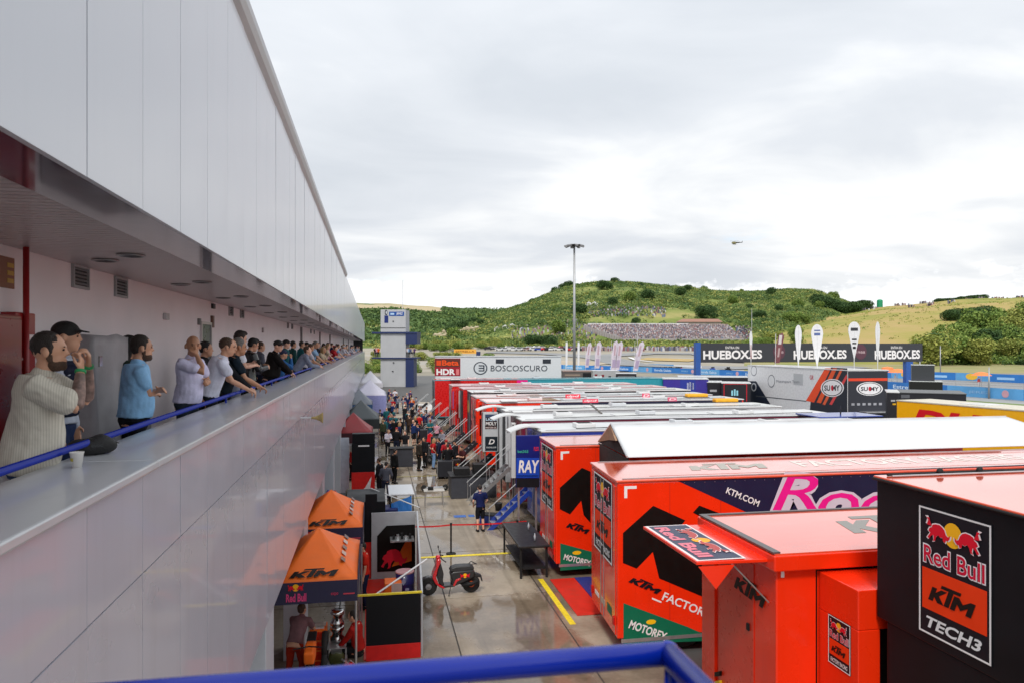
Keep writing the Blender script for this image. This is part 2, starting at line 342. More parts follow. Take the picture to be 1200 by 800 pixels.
# hills: a height field described by ridge lines
def tab(t, x):
    if x <= t[0][0]: return t[0][1]
    for (a, b), (c_, d) in zip(t, t[1:]):
        if x <= c_:
            k = (x-a)/(c_-a); return b+(d-b)*k
    return t[-1][1]
R_FAR = [(-200, 350), (300, 356), (420, 357), (470, 359), (505, 361), (540, 365), (560, 366), (585, 365), (620, 367), (700, 372), (1500, 372)]
R_MAIN = [(-200, 400), (440, 402), (480, 397), (520, 388), (545, 383), (570, 375), (590, 367), (615, 359), (640, 349), (665, 340), (690, 336), (720, 334), (740, 333), (770, 336), (800, 340), (830, 343), (870, 345), (900, 345), (930, 342), (955, 342), (975, 347), (1000, 355), (1020, 360), (1060, 372), (1150, 395), (1500, 400)]
R_GRASS = [(-200, 407), (830, 407), (870, 401), (900, 392), (940, 377), (980, 367), (1010, 360), (1040, 356), (1080, 354), (1120, 351), (1160, 348), (1200, 345), (1260, 341), (1400, 337), (1800, 340)]
def ridge_h(t, px, D, sub=7.0): return (406-tab(t, px))/F*D+7-sub
def sstep(x): x = min(1, max(0, x)); return x*x*(3-2*x)
def terrain_z(px, d):
    zb = 7.0*sstep((d-190)/230)-.3; raw = None
    if px > 830: zb *= 1-.55*sstep((px-830)/200)
    out = zb
    def layer(t, d0, D, w_=1.0):
        h = ridge_h(t, px, D)
        if h <= 0: return 0
        k = (d-d0)/(D-d0)
        if k <= 0: return 0
        if k <= 1: return h*(1-(1-k)**1.5)
        return h*max(0, 1-((k-1)*.9)**1.4)
    z = out+max(layer(R_MAIN, 410, 900), layer(R_GRASS, 265, 640), layer(R_FAR, 900, 2300))
    if 672 < px < 892 and 405 < d < 500:      # ground cut away where the grandstand stands
        cut = 8.5 if d < 437 else 8.5+(d-437)*.24; e_ = min(1, (px-672)/14, (892-px)/14, (d-405)/20); z = z+(min(z, cut)-z)*max(0, e_)
    return z
def terr_noise(X, Y, d, px_=0):
    a = min(1, max(0, (d-260)/400)); a = a*.15 if 660 < px_ < 900 and d < 520 else a; p = Vector((X, Y, 0))
    return a*(noise.noise(p*.012)*4.0+noise.noise(p*.04)*1.6)
def terr(px, d):
    p = atD(px, d); return Vector((p.x, p.y, terrain_z(px, d)+terr_noise(p.x, p.y, d, px)))
pxs = [(-1600+i*100) for i in range(16)]+[i*8 for i in range(0, 188)]+[1504+100*i for i in range(18)]
ds = [185+5*i for i in range(20)]+[285+12*i for i in range(30)]+[645+22*i for i in range(20)]+[1085+60*i for i in range(30)]+[2885+300*i for i in range(8)]
tv = []; tf = []; tm = []
def in_field(px, y): return False
for d in ds:
    for px in pxs: tv.append(tuple(terr(px, d)))
nx = len(pxs)
gmask = []
for j in range(len(ds)-1):
    for i in range(nx-1):
        tf.append((j*nx+i, j*nx+i+1, (j+1)*nx+i+1, (j+1)*nx+i))
        px = pxs[i]+.5*(pxs[i+1]-pxs[i]); d = .5*(ds[j]+ds[j+1])
        zg = ridge_h(R_GRASS, px, 640); grass_on = d > 262 and d < 800 and zg*(1-(1-min(1, (d-265)/375))**1.5 if d > 265 else 0) > ridge_h(R_MAIN, px, 900)*(1-(1-min(1, max(0, (d-410)/490)))**1.5)
        if d > 1100: m_i = 3 if px < 640 and d > 1500 else 1
        elif grass_on and px > 850: m_i = 2
        elif d < 400 and px < 870: m_i = 0
        elif d < 270: m_i = 4
        else: m_i = 1
        tm.append(m_i)
def hillmat(name, cols, sc=.02, pos=(.35, .5, .65)):
    m = bpy.data.materials.new(name); m.use_nodes = True; t = m.node_tree; b = t.nodes['Principled BSDF']
    g = t.nodes.new('ShaderNodeNewGeometry'); n = t.nodes.new('ShaderNodeTexNoise'); n.inputs['Scale'].default_value = sc; n.inputs['Detail'].default_value = 9; n.inputs['Roughness'].default_value = .65
    t.links.new(g.outputs['Position'], n.inputs['Vector']); r = t.nodes.new('ShaderNodeValToRGB'); t.links.new(n.outputs['Fac'], r.inputs[0])
    e_ = r.color_ramp.elements; e_[0].position = pos[0]; e_[0].color = cols[0]+(1,); e_[1].position = pos[2]; e_[1].color = cols[2]+(1,)
    k = e_.new(pos[1]); k.color = cols[1]+(1,)
    t.links.new(r.outputs[0], b.inputs['Base Color']); b.inputs['Roughness'].default_value = .95; b.inputs['Specular IOR Level'].default_value = .1; return m
HM = [hillmat('runoff_gravel', [(.26, .25, .21), (.34, .31, .25), (.36, .35, .33)], .03), hillmat('hill_scrub_ground', [(.10, .15, .04), (.19, .23, .065), (.33, .30, .12)], .02),
      hillmat('dry_grass', [(.21, .24, .06), (.33, .29, .09), (.40, .30, .13)], .016, (.36, .48, .62)), hillmat('far_fields', [(.10, .16, .06), (.42, .36, .22), (.50, .40, .27)], .0018, (.40, .46, .6)),
      hillmat('verge', [(.20, .24, .08), (.30, .28, .14), (.34, .30, .17)], .05)]
me = bpy.data.meshes.new('hills'); me.from_pydata(tv, [], tf)
for m in HM: me.materials.append(m)
me.polygons.foreach_set('material_index', tm); me.polygons.foreach_set('use_smooth', [True]*len(tf)); me.update()
HILLS = tag(link(bpy.data.objects.new('hills', me)), None, kind='structure')
def drape(name, pts, width, m, lift=.25, step=6.0, kind='structure'):
    """ribbon laid over the terrain along (px, distance) points"""
    P3 = [terr(a, b) for a, b in pts]; q = []; L = []
    for a, b in zip(P3, P3[1:]):
        n_ = max(1, int((b-a).length/step)); L += [a.lerp(b, k/n_) for k in range(n_)]
    L.append(P3[-1]); vs = []; fs = []
    # find terrain height under any X,Y
    def zat(x, y):
        xc = x*CY-y*SY; d = x*SY+y*CY; return terr(600+F*xc/d, d).z if d > 180 else 0
    for i, p in enumerate(L):
        t = (L[min(i+1, len(L)-1)]-L[max(0, i-1)]); t.z = 0; t.normalize(); s = Vector((t.y, -t.x, 0))
        for k in (-.5, -.25, 0, .25, .5):
            x, y = p.x+s.x*width*k, p.y+s.y*width*k; vs.append((x, y, max(zat(x, y), -.05)+lift))
    for i in range(len(L)-1):
        for k in range(4): fs.append((i*5+k, i*5+k+1, (i+1)*5+k+1, (i+1)*5+k))
    q = MB(); q.add(vs, fs); return tag(q.build(name, m, fix=False), None, kind=kind)

# ================================================================ PIT BUILDING with its spectator terrace
XF = -1.45                      # plane of the cladding
PANEL = 876.7*1.45*.00073
M_ALU = mat('cladding_grey', (.53, .54, .615), .34, metal=.08, coat=.42, var=.03, nscale=.6, rvar=.3)
M_ALU2 = mat('cladding_light', (.62, .655, .715), .36, metal=.1, coat=.3, var=.03, nscale=.5, rvar=.3)
streaks(M_ALU, .22, (.30, .29, .30), (1, 1.6, .10)); streaks(M_ALU2, .12, (.42, .44, .47), (1, 1.6, .08))
M_GAP = mat('panel_gap', (.12, .12, .13), .7)
M_CAP = mat('parapet_cap', (.60, .62, .65), .30, metal=.15, coat=.25, var=.03, nscale=2.0, rvar=.08)
streaks(M_CAP, .3, (.36, .36, .37), (1.5, .5, 1))
M_WALLW = mat('terrace_wall', (.84, .77, .80), .7, var=.04, nscale=1.2)
M_SOFF = mat('soffit_strip', (.06, .042, .068), .12, metal=0.0, coat=.6, var=.1)
M_CEIL = mat('ceiling_slat', (.60, .55, .56), .35, metal=.3, var=.05)
M_BLUE = mat('blue_rail', (.002, .018, .30), .24, coat=0.0, spec=.5, var=.03, nscale=5)
M_DARK = mat('dark_gap', (.015, .015, .017), .6)
M_CONCW = mat('concrete_wall', (.36, .35, .35), .8, var=.1, nscale=1.5)
BLD = thing('pit_building', 'long grey metal clad pit building with a covered spectator terrace on its first floor', 'building', (XF, -6, 0))
def bx(name, x0, y0, z0, x1, y1, z1, m, parent, off, bevel=0):
    q = MB(); q.box(x0-off[0], y0-off[1], z0-off[2], x1-off[0], y1-off[1], z1-off[2]); return q.build(name, m, parent, bevel=bevel, fix=False)
BO = (XF, -6, 0); YE = 122.0
bx('roof_slab', -26, -6, 10.50, -1.55, YE, 10.74, M_CONCW, BLD, BO)
bx('upper_wall', -3.1, -5.98, 7.965, -1.50, YE-.02, 10.5, M_GAP, BLD, BO)
bx('lower_wall', -1.62, -5.98, 3.18, -1.485, YE-.02, 6.2, M_GAP, BLD, BO)
bx('terrace_floor', -3.3, -5.98, 5.08, -1.64, YE-.02, 5.38, mat('terrace_floor', (.36, .34, .34), .5, var=.2), BLD, BO)
bx('terrace_back_wall', -3.5, -5.98, 5.0, -3.25, YE-.02, 7.93, M_WALLW, BLD, BO)
bx('inner_parapet', -1.70, -5.97, 5.38, -1.64, YE-.03, 6.2, M_CONCW, BLD, BO)
bx('soffit_strip', -1.88, -6, 7.872, -1.4865, YE, 7.93, M_SOFF, BLD, BO)
bx('ceiling_slab', -3.25, -5.98, 7.93, -1.885, YE-.02, 7.96, M_DARK, BLD, BO)
bx('garage_wall', -3.7, -5.98, 0, -3.45, YE-.02, 5.0, mat('garage_wall', (.42, .44, .50), .5, var=.08), BLD, BO)
bx('overhang_soffit', -3.45, -5.98, 3.19, -1.63, YE-.02, 3.29, M_CONCW, BLD, BO)
bx('gable_wall', -26, YE-.3, 0, -3.7, YE, 10.5, M_CONCW, BLD, BO)
bx('gable_wall', -26, -6, 0, -3.7, -5.7, 10.5, M_CONCW, BLD, BO)
q = MB(); y = -5.9
while y < YE-.2: q.box(-3.24-XF, y+6, 7.905, -1.89-XF, y+6+.085, 7.928); y += .11
tag(q.build('ceiling_slats', M_CEIL, BLD, fix=False), None, kind='stuff')
# cladding panels with open joints
def panel_mesh(h, L=PANEL):
    g = .0045; q = MB(); q.box(0, g, g, .035, L-g, h-g); return q.mesh('panel', [M_ALU])
def place_panels(name, z0, z1, y0, y1, m):
    me_ = panel_mesh(z1-z0); me_.materials[0] = m; n = int((y1-y0)/PANEL)
    for k in range(n):
        o = bpy.data.objects.new(name, me_); link(o, BLD); o.location = (-.036+random.uniform(-.0012, .0012), y0+k*PANEL+6, z0)
        o.rotation_euler = (0, random.uniform(-.0012, .0012), random.uniform(-.0008, .0008))
    return y0+n*PANEL
yoff = -6+(3.19+6) % PANEL - PANEL
for nm_, z0, z1, m in (('upper_panel', 7.868, 10.72, M_ALU2), ('parapet_panel', 5.553, 6.19, M_ALU), ('wall_panel', 3.16, 5.553, M_ALU)):
    ye = place_panels(nm_, z0, z1, yoff+PANEL, 88, m)
    q = MB(); y = ye; g = .007
    while y < YE-.5: q.box(-.036, y+6+g, z0+g, 0, y+6+PANEL-g, z1-g); y += PANEL
    tag(q.build('far_'+nm_+'s', m, BLD, fix=False), None, kind='stuff')
# cap of the parapet in long plates
y = -5.9; k = 0
while y < YE:
    L = 2.79 if y > 3.5 or y < -5 else 2.79
    o = bx('cap_plate', -2.04, y+.004, 6.19, -1.41, min(YE, y+L)-.004, 6.246, M_CAP, BLD, BO, bevel=.012); y += L
bx('cap_plate_support', -2.02, -5.98, 5.38, -1.95, YE-.02, 6.19, M_DARK, BLD, BO)
# cornice along the near half of the roof
q = MB(); prof = [(-.02, 10.60), (.05, 10.68), (.085, 10.76), (.085, 10.86), (-.35, 10.86), (-.35, 10.74), (-.02, 10.74)]
q.prism([(a, 0, z) for a, z in prof], (0, 45.6, 0)); q.build('cornice', mat('cornice_grey', (.46, .48, .50), .4, metal=.1, var=.08, nscale=2), BLD)
# columns of the ground floor, at every eighth panel
for k in range(20):
    yc = 11.0+k*6.0; bx('column', -1.98, yc, 0, -1.52, yc+.85, 3.19, M_ALU2, BLD, BO, bevel=.01)
for k in range(20):
    yc = 12.4+k*6.0
    s_ = bx('garage_shutter', -3.45, yc, 0, -3.40, yc+4.0, 2.9, mat('shutter_white', (.62, .64, .70), .4, var=.05), BLD, BO)
# wall fittings on the terrace
def louvre(px, py, w_, h):
    p = onX(px, py, -3.25); t = thing('wall_vent', 'x', 'vent', p); return t
VENTS = []
for i, (a, bq) in enumerate([(93, 325), (140.5, 337), (270, 364), (283, 367), (337, 381), (342, 382), (364, 388), (368, 389)]):
    p = onX(a, bq, -3.25); fr = MB(); w_, h_ = .52, .34
    lbl = ['square louvred vent high on the terrace wall just right of the red pipe', 'second louvred vent from the red pipe under the terrace ceiling', 'grey vent above the man in the white shirt, left of a pair', 'grey vent above the man in the white shirt, right of a pair',
           'small far vent above the capped spectators, left of its pair', 'small far vent above the capped spectators, right of its pair', 'tiny vent far along the terrace wall, left of the last pair', 'tiny vent far along the terrace wall, right of the last pair'][i]
    t = thing('wall_vent', lbl, 'vent', (p.x, p.y, p.z), 0, 'louvred vents on the terrace wall')
    w_ = .46; h_ = .26
    fr.box(0, -w_/2, -h_/2, .03, w_/2, -h_/2+.03); fr.box(0, -w_/2, h_/2-.03, .03, w_/2, h_/2); fr.box(0, -w_/2, -h_/2+.03, .03, -w_/2+.03, h_/2-.03); fr.box(0, w_/2-.03, -h_/2+.03, .03, w_/2, h_/2-.03)
    fr.build('frame', mat('vent_frame', (.33, .33, .35), .5), t, fix=False)
    bk = MB(); bk.box(.001, -w_/2+.03, -h_/2+.03, .006, w_/2-.03, h_/2-.03); bk.build('back', M_DARK, t, fix=False)
    for k in range(5):
        s = MB(); zc = -h_/2+.05+k*.04; s.prism([(.007, -w_/2+.031, zc+.02), (.026, -w_/2+.031, zc), (.026, -w_/2+.031, zc-.005), (.007, -w_/2+.031, zc+.013)], (0, w_-.062, 0)); s.build('slat', mat('vent_slat', (.26, .26, .28), .5), t)
for k in range(22):
    for j, xx in enumerate((-2.35, -2.75)):
        yy = 4.75+k*3.05+(0 if j == 0 else .5)
        t = thing('ceiling_light', ('recessed oval downlight in the terrace ceiling, %s row, over %s' % (('outer', 'inner')[j], ('the man with the phone' if k == 0 else 'the front spectators' if k < 3 else 'the middle of the line' if k < 8 else 'the far spectators'))), 'ceiling light', (xx, yy, 7.903), 0, 'downlights in the terrace ceiling')
        a = MB(); a.lathe([(.13, 0), (.135, -.012), (.105, -.02), (.10, -.004)], (0, 0, 0), 18); a.build('rim', mat('lamp_rim', (.30, .29, .30), .3, metal=.7), t, smooth=True)
        a = MB(); a.lathe([(.099, -.006), (.05, -.002)], (0, 0, 0), 18); a.build('lens', mat('lamp_lens', (.10, .09, .09), .2), t)
# fire cabinets, standpipe, sockets, door, exit sign
p0 = onX(0, 375, -3.25); p1 = onX(26, 375, -3.25); p2 = onX(47, 432, -3.25)
t = thing('fire_cabinet', 'tall dark red fire hose cabinet at the near end of the terrace wall', 'fire cabinet', (-3.25, 6.25, 5.38))
zt = 7+31/F*7.4-5.38
bx('cabinet_body', 0, 0, .7, .22, .86, zt, mat('fire_red_dark', (.20, .006, .008), .35, coat=.3), t, (0, 0, 0), .01)
bx('cabinet_door', .221, .03, .73, .235, .83, zt-.03, mat('fire_red_dark2', (.24, .007, .009), .3, coat=.3), t, (0, 0, 0), .006)
t = thing('fire_alarm_box', 'bright red box with white print beside the red standpipe', 'fire cabinet', (-3.25, 7.22, 5.38))
bx('cabinet_body', 0, 0, 1.05, .13, .38, zt+.04, mat('fire_red', (.30, .008, .010), .4, coat=.2), t, (0, 0, 0), .012)
fr = Frame(t, (.1305, -.02, 1.1), (0, 1, 0), (0, 0, 1)); fr.rect('print', .25, .56, .38, .63, vinyl('#e8d8d8'), .003); fr.rect('print', .12, .40, .2, .42, vinyl('#e8d8d8'), .003)
q = MB(); q.tube([(0, 0, 0), (0, 0, 2.52)], .026, 12); q.tube([(0, 0, 1.2), (0, 0, 1.28)], .036, 12)
o = q.build('standpipe', mat('fire_red', (.55, .012, .014), .3), None, smooth=True); o.location = (-3.10, 7.36, 5.38); tag(o, 'red vertical standpipe running up the terrace wall to the ceiling', 'pipe')
o = bx('wall_sign', 0, 0, 0, .012, .3, .28, mat('sign_bronze', (.25, .09, .04), .5), None, (0, 0, 0)); o.location = onX(-4, 336, -3.25); tag(o, 'small brown sign with gold print at the left edge of the terrace wall', 'sign')
fr = Frame(o, (.0125, .02, 0), (0, 1, 0), (0, 0, 1))
for k in range(3): fr.rect('print', .14, .05+k*.07, .26, .09+k*.07, vinyl('#c09a48'), .002)
for i, (a, bq, w_, h_, lbl, cc) in enumerate([(193, 371, .2, .10, 'small double socket on the wall above the bald man', (.5, .48, .5)), (232, 377, .1, .12, 'little grey switch box left of the dark door', (.2, .2, .2)), (247.5, 377, .14, .24, 'brown notice board on the wall right of the switch box', (.16, .08, .06)), (248.5, 359, .2, .1, 'black floodlight high up on the terrace wall', (.03, .03, .03)),
                                        (307, 387, .12, .14, 'small notice far along the terrace wall', (.35, .3, .3))]):
    p = onX(a, bq, -3.25); o = bx('wall_box', 0, -w_/2, -h_/2, .05, w_/2, h_/2, mat('box_%d' % i, cc, .5), None, (0, 0, 0), .006); o.location = p; tag(o, lbl, 'wall fitting')
p = onX(239, 384, -3.25)
t = thing('terrace_door', 'dark doorway in the terrace wall behind the bald man', 'door', (p.x, p.y-.35, 5.38))
bx('door_leaf', .0, .05, 0, .02, .85, 2.05, mat('door_blue', (.05, .06, .08), .3), t, (0, 0, 0)); bx('door_frame', .0, .0, 0, .04, .05, 2.1, M_CEIL, t, (0, 0, 0)); bx('door_frame', .0, .85, 0, .04, .9, 2.1, M_CEIL, t, (0, 0, 0)); bx('door_frame', .0, .05, 2.05, .04, .85, 2.1, M_CEIL, t, (0, 0, 0))
for i, a in enumerate((352, 395-9, 374, 408, 402)):
    p = onX(a, 395, -3.25); o = bx('downpipe', -.03, -.05, 0, .06, .05, 2.5, mat('pipe_grey', (.22, .20, .21), .5), None, (0, 0, 0)); o.location = (-3.22, p.y, 5.38); tag(o, 'grey downpipe on the terrace wall, %s from the near end' % ['first', 'third', 'second', 'fifth', 'fourth'][i], 'pipe')
p = onX(350, 385, -3.25)
# covered machine behind the man in light blue
t = MB(); pa = onX(124, 400, -3.0); pb = onX(188, 400, -3.0)
gx = 14; gz = 16; vs = []; fs = []
W_ = 1.75; H_ = 7+12/F*8.2-5.38
for side in (0,):
    for j in range(gz+1):
        for i in range(gx*3+1):
            u_ = i/(gx*3); zf = j/gz
            if u_ < .2: bxp, byp = -.26+.0, u_/.2*.5; X_ = -.25+.5*(u_/.2); Y_ = 0
            elif u_ < .8: X_ = .25; Y_ = (u_-.2)/.6*W_
            else: X_ = .25-.5*(u_-.8)/.2; Y_ = W_
            ww = .05*math.sin(u_*34+3*zf)*(1.1-zf)+.02*noise.noise(Vector((u_*12, zf*5, 0)))
            vs.append((X_+ww+.03*noise.noise(Vector((u_*6, zf*4, 5))), Y_+(.03*(1-zf) if u_ > .5 else -.03*(1-zf)), H_*zf+(.02*math.sin(u_*20) if j == gz else 0)))
nc = gx*3+1
for j in range(gz):
    for i in range(nc-1): fs.append((j*nc+i, j*nc+i+1, (j+1)*nc+i+1, (j+1)*nc+i))
fs.append(tuple(gz*nc+i for i in range(nc)))
t.add(vs, fs); o = t.build('covered_machine', mat('grey_tarp', (.34, .33, .35), .6, var=.15, nscale=3, bump=.8, bscale=6), None, smooth=True)
o.location = (-2.98, 8.0, 5.38); tag(o, 'vending machine wrapped in a grey crumpled cover against the terrace wall', 'covered machine')
# terrace hand rail
q = MB(); q.tube([(0, 0, 0), (0, 128, 0)], .024, 14); RL = thing('terrace_handrail', 'long blue tubular hand rail running along the top of the grey parapet', 'railing', (-1.95, -6, 6.336))
q.build('rail', M_BLUE, RL, smooth=True)
for k in range(28):
    q = MB(); q.box(-.012, -.012, -.09, .012, .012, -.02); o = q.build('bracket', M_BLUE, RL, fix=False); o.location = (0, 2.9+k*4.5, 0)
# end of the terrace: dark doorway wall
o = bx('terrace_end_wall', -3.24, YE-.4, 5.38, -1.75, YE-.3, 7.9, M_DARK, BLD, BO)
# balcony the picture is taken from
BAL = thing('viewing_balcony', 'blue tubular railing of the small balcony in the foreground', 'railing', (0, 0, 5.2))
zr = 7-.62-5.2
def rail(name, pts, r): q = MB(); q.tube(pts, r, 24); return q.build(name, M_BLUE, BAL, smooth=True)
rail('top_rail', [(-1.40, 1.42, zr), (.584, 1.40, zr)], .0245); rail('top_rail', [(.584, 1.40, zr), (.584, -1.6, zr)], .0245)
q = MB(); q.ball((.584, 1.40, zr), .0255, .0255, .0255, 20, 14); q.build('corner_joint', M_BLUE, BAL, smooth=True)
for y_ in (1.375, -.1, -1.55): rail('post', [(.584, y_, 0), (.584, y_, zr-.01)], .016)
for z_ in (.25, .55, .85): rail('mid_rail', [(-1.40, 1.40, z_), (.57, 1.40, z_)], .012); rail('mid_rail', [(.584, 1.35, z_), (.584, -1.6, z_)], .012)
q = MB(); q.box(-1.40, -1.7, -.1, .66, 1.46, .18-.02); q.build('balcony_floor', M_CONCW, BAL, fix=False)
# loudspeaker horn on the wall below the parapet
p = onX(371, 489, -1.1)
t = thing('horn_loudspeaker', 'yellowish horn loudspeaker on a bracket on the grey wall', 'loudspeaker', (-1.40, p.y, p.z))
q = MB(); q.lathe([(.02, 0), (.03, .08), (.06, .15), (.10, .21), (.11, .22), (.095, .2), (.03, .1)], (.2, 0, 0), 16, 'X'); q.build('horn', mat('horn_yellow', '#b09a62', .5), t, smooth=True)
q = MB(); q.tube([(0, 0, 0), (.21, 0, 0)], .018); q.build('bracket', M_CAP, t)
# things standing on the cap
p = onZ(93, 536, 6.246)
q = MB(); q.ball((0, 0, .062), .17, .085, .07, 20, 10); v2 = []
for a, b_, c_ in q.v: v2.append((a*(1.0-.15*max(0, a/.17)), b_, max(0, c_*(1.0+.1*math.sin(a*30)))))
q.v = v2; t = thing('black_bag', 'black soft zipped case lying on the parapet beside the paper cup', 'bag', onZ(111, 532, 6.246), .55)
q.build('case', mat('bag_black', (.012, .012, .013), .7, bump=.4, bscale=60), t, smooth=True)
q = MB(); q.tube([(-.15, -.02, .085), (-.05, -.03, .118), (.06, -.03, .115), (.15, -.02, .07)], .004, 6); q.build('zip', mat('zip', (.05, .05, .05), .3, metal=.6), t)
fr = Frame(t, (-.04, -.0835, .06), (1, 0, 0), (0, .2, 1)); fr.text('evoc', 0, 0, .07, .018, vinyl('#3c3f42'), .004)
t = thing('paper_cup', 'white paper cup with a coloured print standing on the parapet by the rail', 'cup', onZ(90, 547, 6.246))
t.scale = (1.15, 1.15, 1.15)
q = MB(); q.lathe([(.024, 0), (.034, .078), (.036, .08), (.036, .084), (.031, .08), (.022, .01)], (0, 0, 0), 24); q.build('cup', mat('cup_white', (.75, .73, .70), .5), t, smooth=True)
q = MB(); q.lathe([(.0295, .035), (.0318, .053)], (0, 0, 0), 24); q.f = q.f[:-2][13:17]; q.build('print', vinyl('#c8b84a'), t, fix=False)
# ================================================================ TRUCKS
def f_at(fr, px, py):
    a, b, v = _ray(px, py); D = Vector((a, b, v)); O = Vector((0, 0, 7))
    M_ = fr.p.matrix_world if False else Matrix.Translation(fr.p.location) @ Matrix.Rotation(fr.p.rotation_euler.z, 4, 'Z')
    o = M_ @ fr.o; n = M_.to_3x3() @ fr.n; r = M_.to_3x3() @ fr.r; u = M_.to_3x3() @ fr.u
    t = (o-O).dot(n)/D.dot(n); p = O+D*t-o; return p.dot(r), p.dot(u)
def ppoly(fr, name, pts, m, lift=.004): return fr.poly(name, [f_at(fr, *p) for p in pts], m, lift)
def ptext(fr, s, a, b, hpx, m, lift=.010, shear=0.0, bold=.012):
    A, B = f_at(fr, *a), f_at(fr, *b); H = f_at(fr, a[0], a[1]-hpx)
    return fr.text(s, A[0], A[1], math.hypot(B[0]-A[0], B[1]-A[1]), math.hypot(H[0]-A[0], H[1]-A[1]), m, lift, shear, bold, math.atan2(B[1]-A[1], B[0]-A[0]))
def pktm(fr, a, b, hpx, col='#16120f', lift=.012):
    A, B = f_at(fr, *a), f_at(fr, *b); H = f_at(fr, a[0], a[1]-hpx)
    ktm(fr, A[0], A[1], math.hypot(B[0]-A[0], B[1]-A[1]), math.hypot(H[0]-A[0], H[1]-A[1]), col, math.atan2(B[1]-A[1], B[0]-A[0]), lift)
ORG = '#f2300a'
M_OR = mat('truck_orange', (.90, .030, .003), .26, coat=.45, var=.04, nscale=1.2, rvar=.3)
streaks(M_OR, .10, (.16, .03, .02))
M_ORR = mat('roof_orange', (.80, .10, .04), .16, coat=1.0, var=.10, nscale=1.4, rvar=.5, spec=.9)
M_TYRE = mat('tyre', (.018, .018, .018), .8, bump=.3); M_RIM = mat('rim', (.4, .4, .42), .3, metal=.9); M_CHAS = mat('chassis', (.014, .014, .015), .6, spec=.25)
M_AL = mat('aluminium', (.55, .56, .57), .35, metal=.8, var=.08); M_WHITE = mat('white_roof', (.66, .67, .68), .35, coat=.3, var=.06, nscale=.8)
streaks(M_WHITE, .45, (.26, .26, .25), (.25, 1.6, 1)); streaks(M_ORR, .35, (.45, .30, .26), (.25, 1.5, 1))
M_GLASSD = mat('dark_glass', (.02, .022, .025), .08, coat=.8)
def near_plain(l): return 'big orange trailer' in l
_wheel = None
def wheel(parent, x, y, z=.5, r=.5, w_=.28):
    global _wheel
    if _wheel is None:
        q = MB(); q.lathe([(.30*r/.5, -.14), (.46, -.14), (.5, -.09), (.5, .09), (.46, .14), (.30, .14)], (0, 0, 0), 24, 'Y'); a = q.mesh('tyre', M_TYRE, True)
        q = MB(); q.lathe([(.05, -.12), (.12, -.125), (.14, -.08), (.28, -.10), (.30, -.13), (.30, .13), (.05, .1)], (0, 0, 0), 20, 'Y'); b = q.mesh('rim', M_RIM, True); _wheel = (a, b)
    t = bpy.data.objects.new('tyre', _wheel[0]); link(t, parent); t.location = (x, y, z); b = bpy.data.objects.new('rim', _wheel[1]); link(b, t); return t
def trailer(label, X, Y0, Y1, zr, L, mb_, mr_, dxf=0.0, zb=.62, group='race team trailers parked in a row', mend=None, wheels=True, edge=None, roofbits=True):
    t = thing('race_trailer', label, 'trailer', (X, Y0, 0), 0, group); W_ = Y1-Y0
    q = MB(); q.prism([(0, 0, zb), (L, 0, zb), (L, W_, zb), (dxf, W_, zb)], (0, 0, zr-.06-zb)); q.build('body', mb_, t, bevel=.03)
    q = MB(); q.prism([(-.03, -.03, zr-.06), (L+.03, -.03, zr-.06), (L+.03, W_+.03, zr-.06), (dxf-.03, W_+.03, zr-.06)], (0, 0, .06)); q.build('roof', mr_, t, bevel=.02)
    em = edge or M_AL
    q = MB(); q.box(.15, .06, zr+.002, L-.15, .10, zr+.02); q.build('roof_rail', em, t, fix=False); q = MB(); q.box(.15+dxf, W_-.1, zr+.002, L-.15, W_-.06, zr+.02); q.build('roof_rail', em, t, fix=False)
    q = MB(); q.box(.6, .5, zb-.25, L-.2, W_-.5, zb-.02); q.build('chassis', M_CHAS, t, fix=False)
    q = MB(); q.box(.25, .02, zb-.16, L-.25, .06, zb-.02); q.build('side_skirt', M_CHAS, t, fix=False)
    if wheels:
        for xw in (1.7, 3.0, 4.3):
            wheel(t, xw, .35); wheel(t, xw, W_-.35)
    me_ = mend or mb_
    ev = Vector((dxf, W_, 0)).normalized(); out = Vector((-ev.y, ev.x, 0))
    for s0, s1 in ((.05, .495), (.505, .95)):
        a = Vector((0, 0, zb+.05))+Vector((dxf, W_, 0))*s0; b = Vector((0, 0, zb+.05))+Vector((dxf, W_, 0))*s1
        q = MB(); q.prism([a, b, b+Vector((0, 0, zr-zb-.22)), a+Vector((0, 0, zr-zb-.22))], out*.018); q.build('rear_door', me_, t, bevel=.004)
    for s in (.45, .55):
        a = Vector((dxf, W_, 0))*s+out*.03; q = MB(); q.tube([a+Vector((0, 0, zb+.1)), a+Vector((0, 0, zr-.2))], .014, 6); q.build('lock_bar', em, t)
    if not near_plain(label):
        for xr in (L*.3, L*.62):
            q = MB(); q.box(xr, W_*.35, zr+.001, xr+.7, W_*.65, zr+.05); q.build('roof_hatch', mr_, t, bevel=.015, fix=False)
    return t
def side(t): return Frame(t, (0, -.001, 0), (1, 0, 0), (0, 0, 1))
def endf(t, W_, dxf=0.0, off=.020):
    ev = Vector((dxf, W_, 0)).normalized(); out = Vector((-ev.y, ev.x, 0))
    return Frame(t, Vector((dxf, W_, 0))+out*off, -ev, (0, 0, 1))
def rooff(t, z): return Frame(t, (0, 0, z), (1, 0, 0), (0, 1, 0))
BLK = mat('vinyl_black', (.0035, .0025, .002), .5, spec=.25); NAVY = vinyl('#1b1b3c'); WHT = vinyl('#e9e6e6'); GRN = vinyl('#0b6a4c'); YEL = vinyl('#f5c014'); PNK = vinyl('#e8168c')
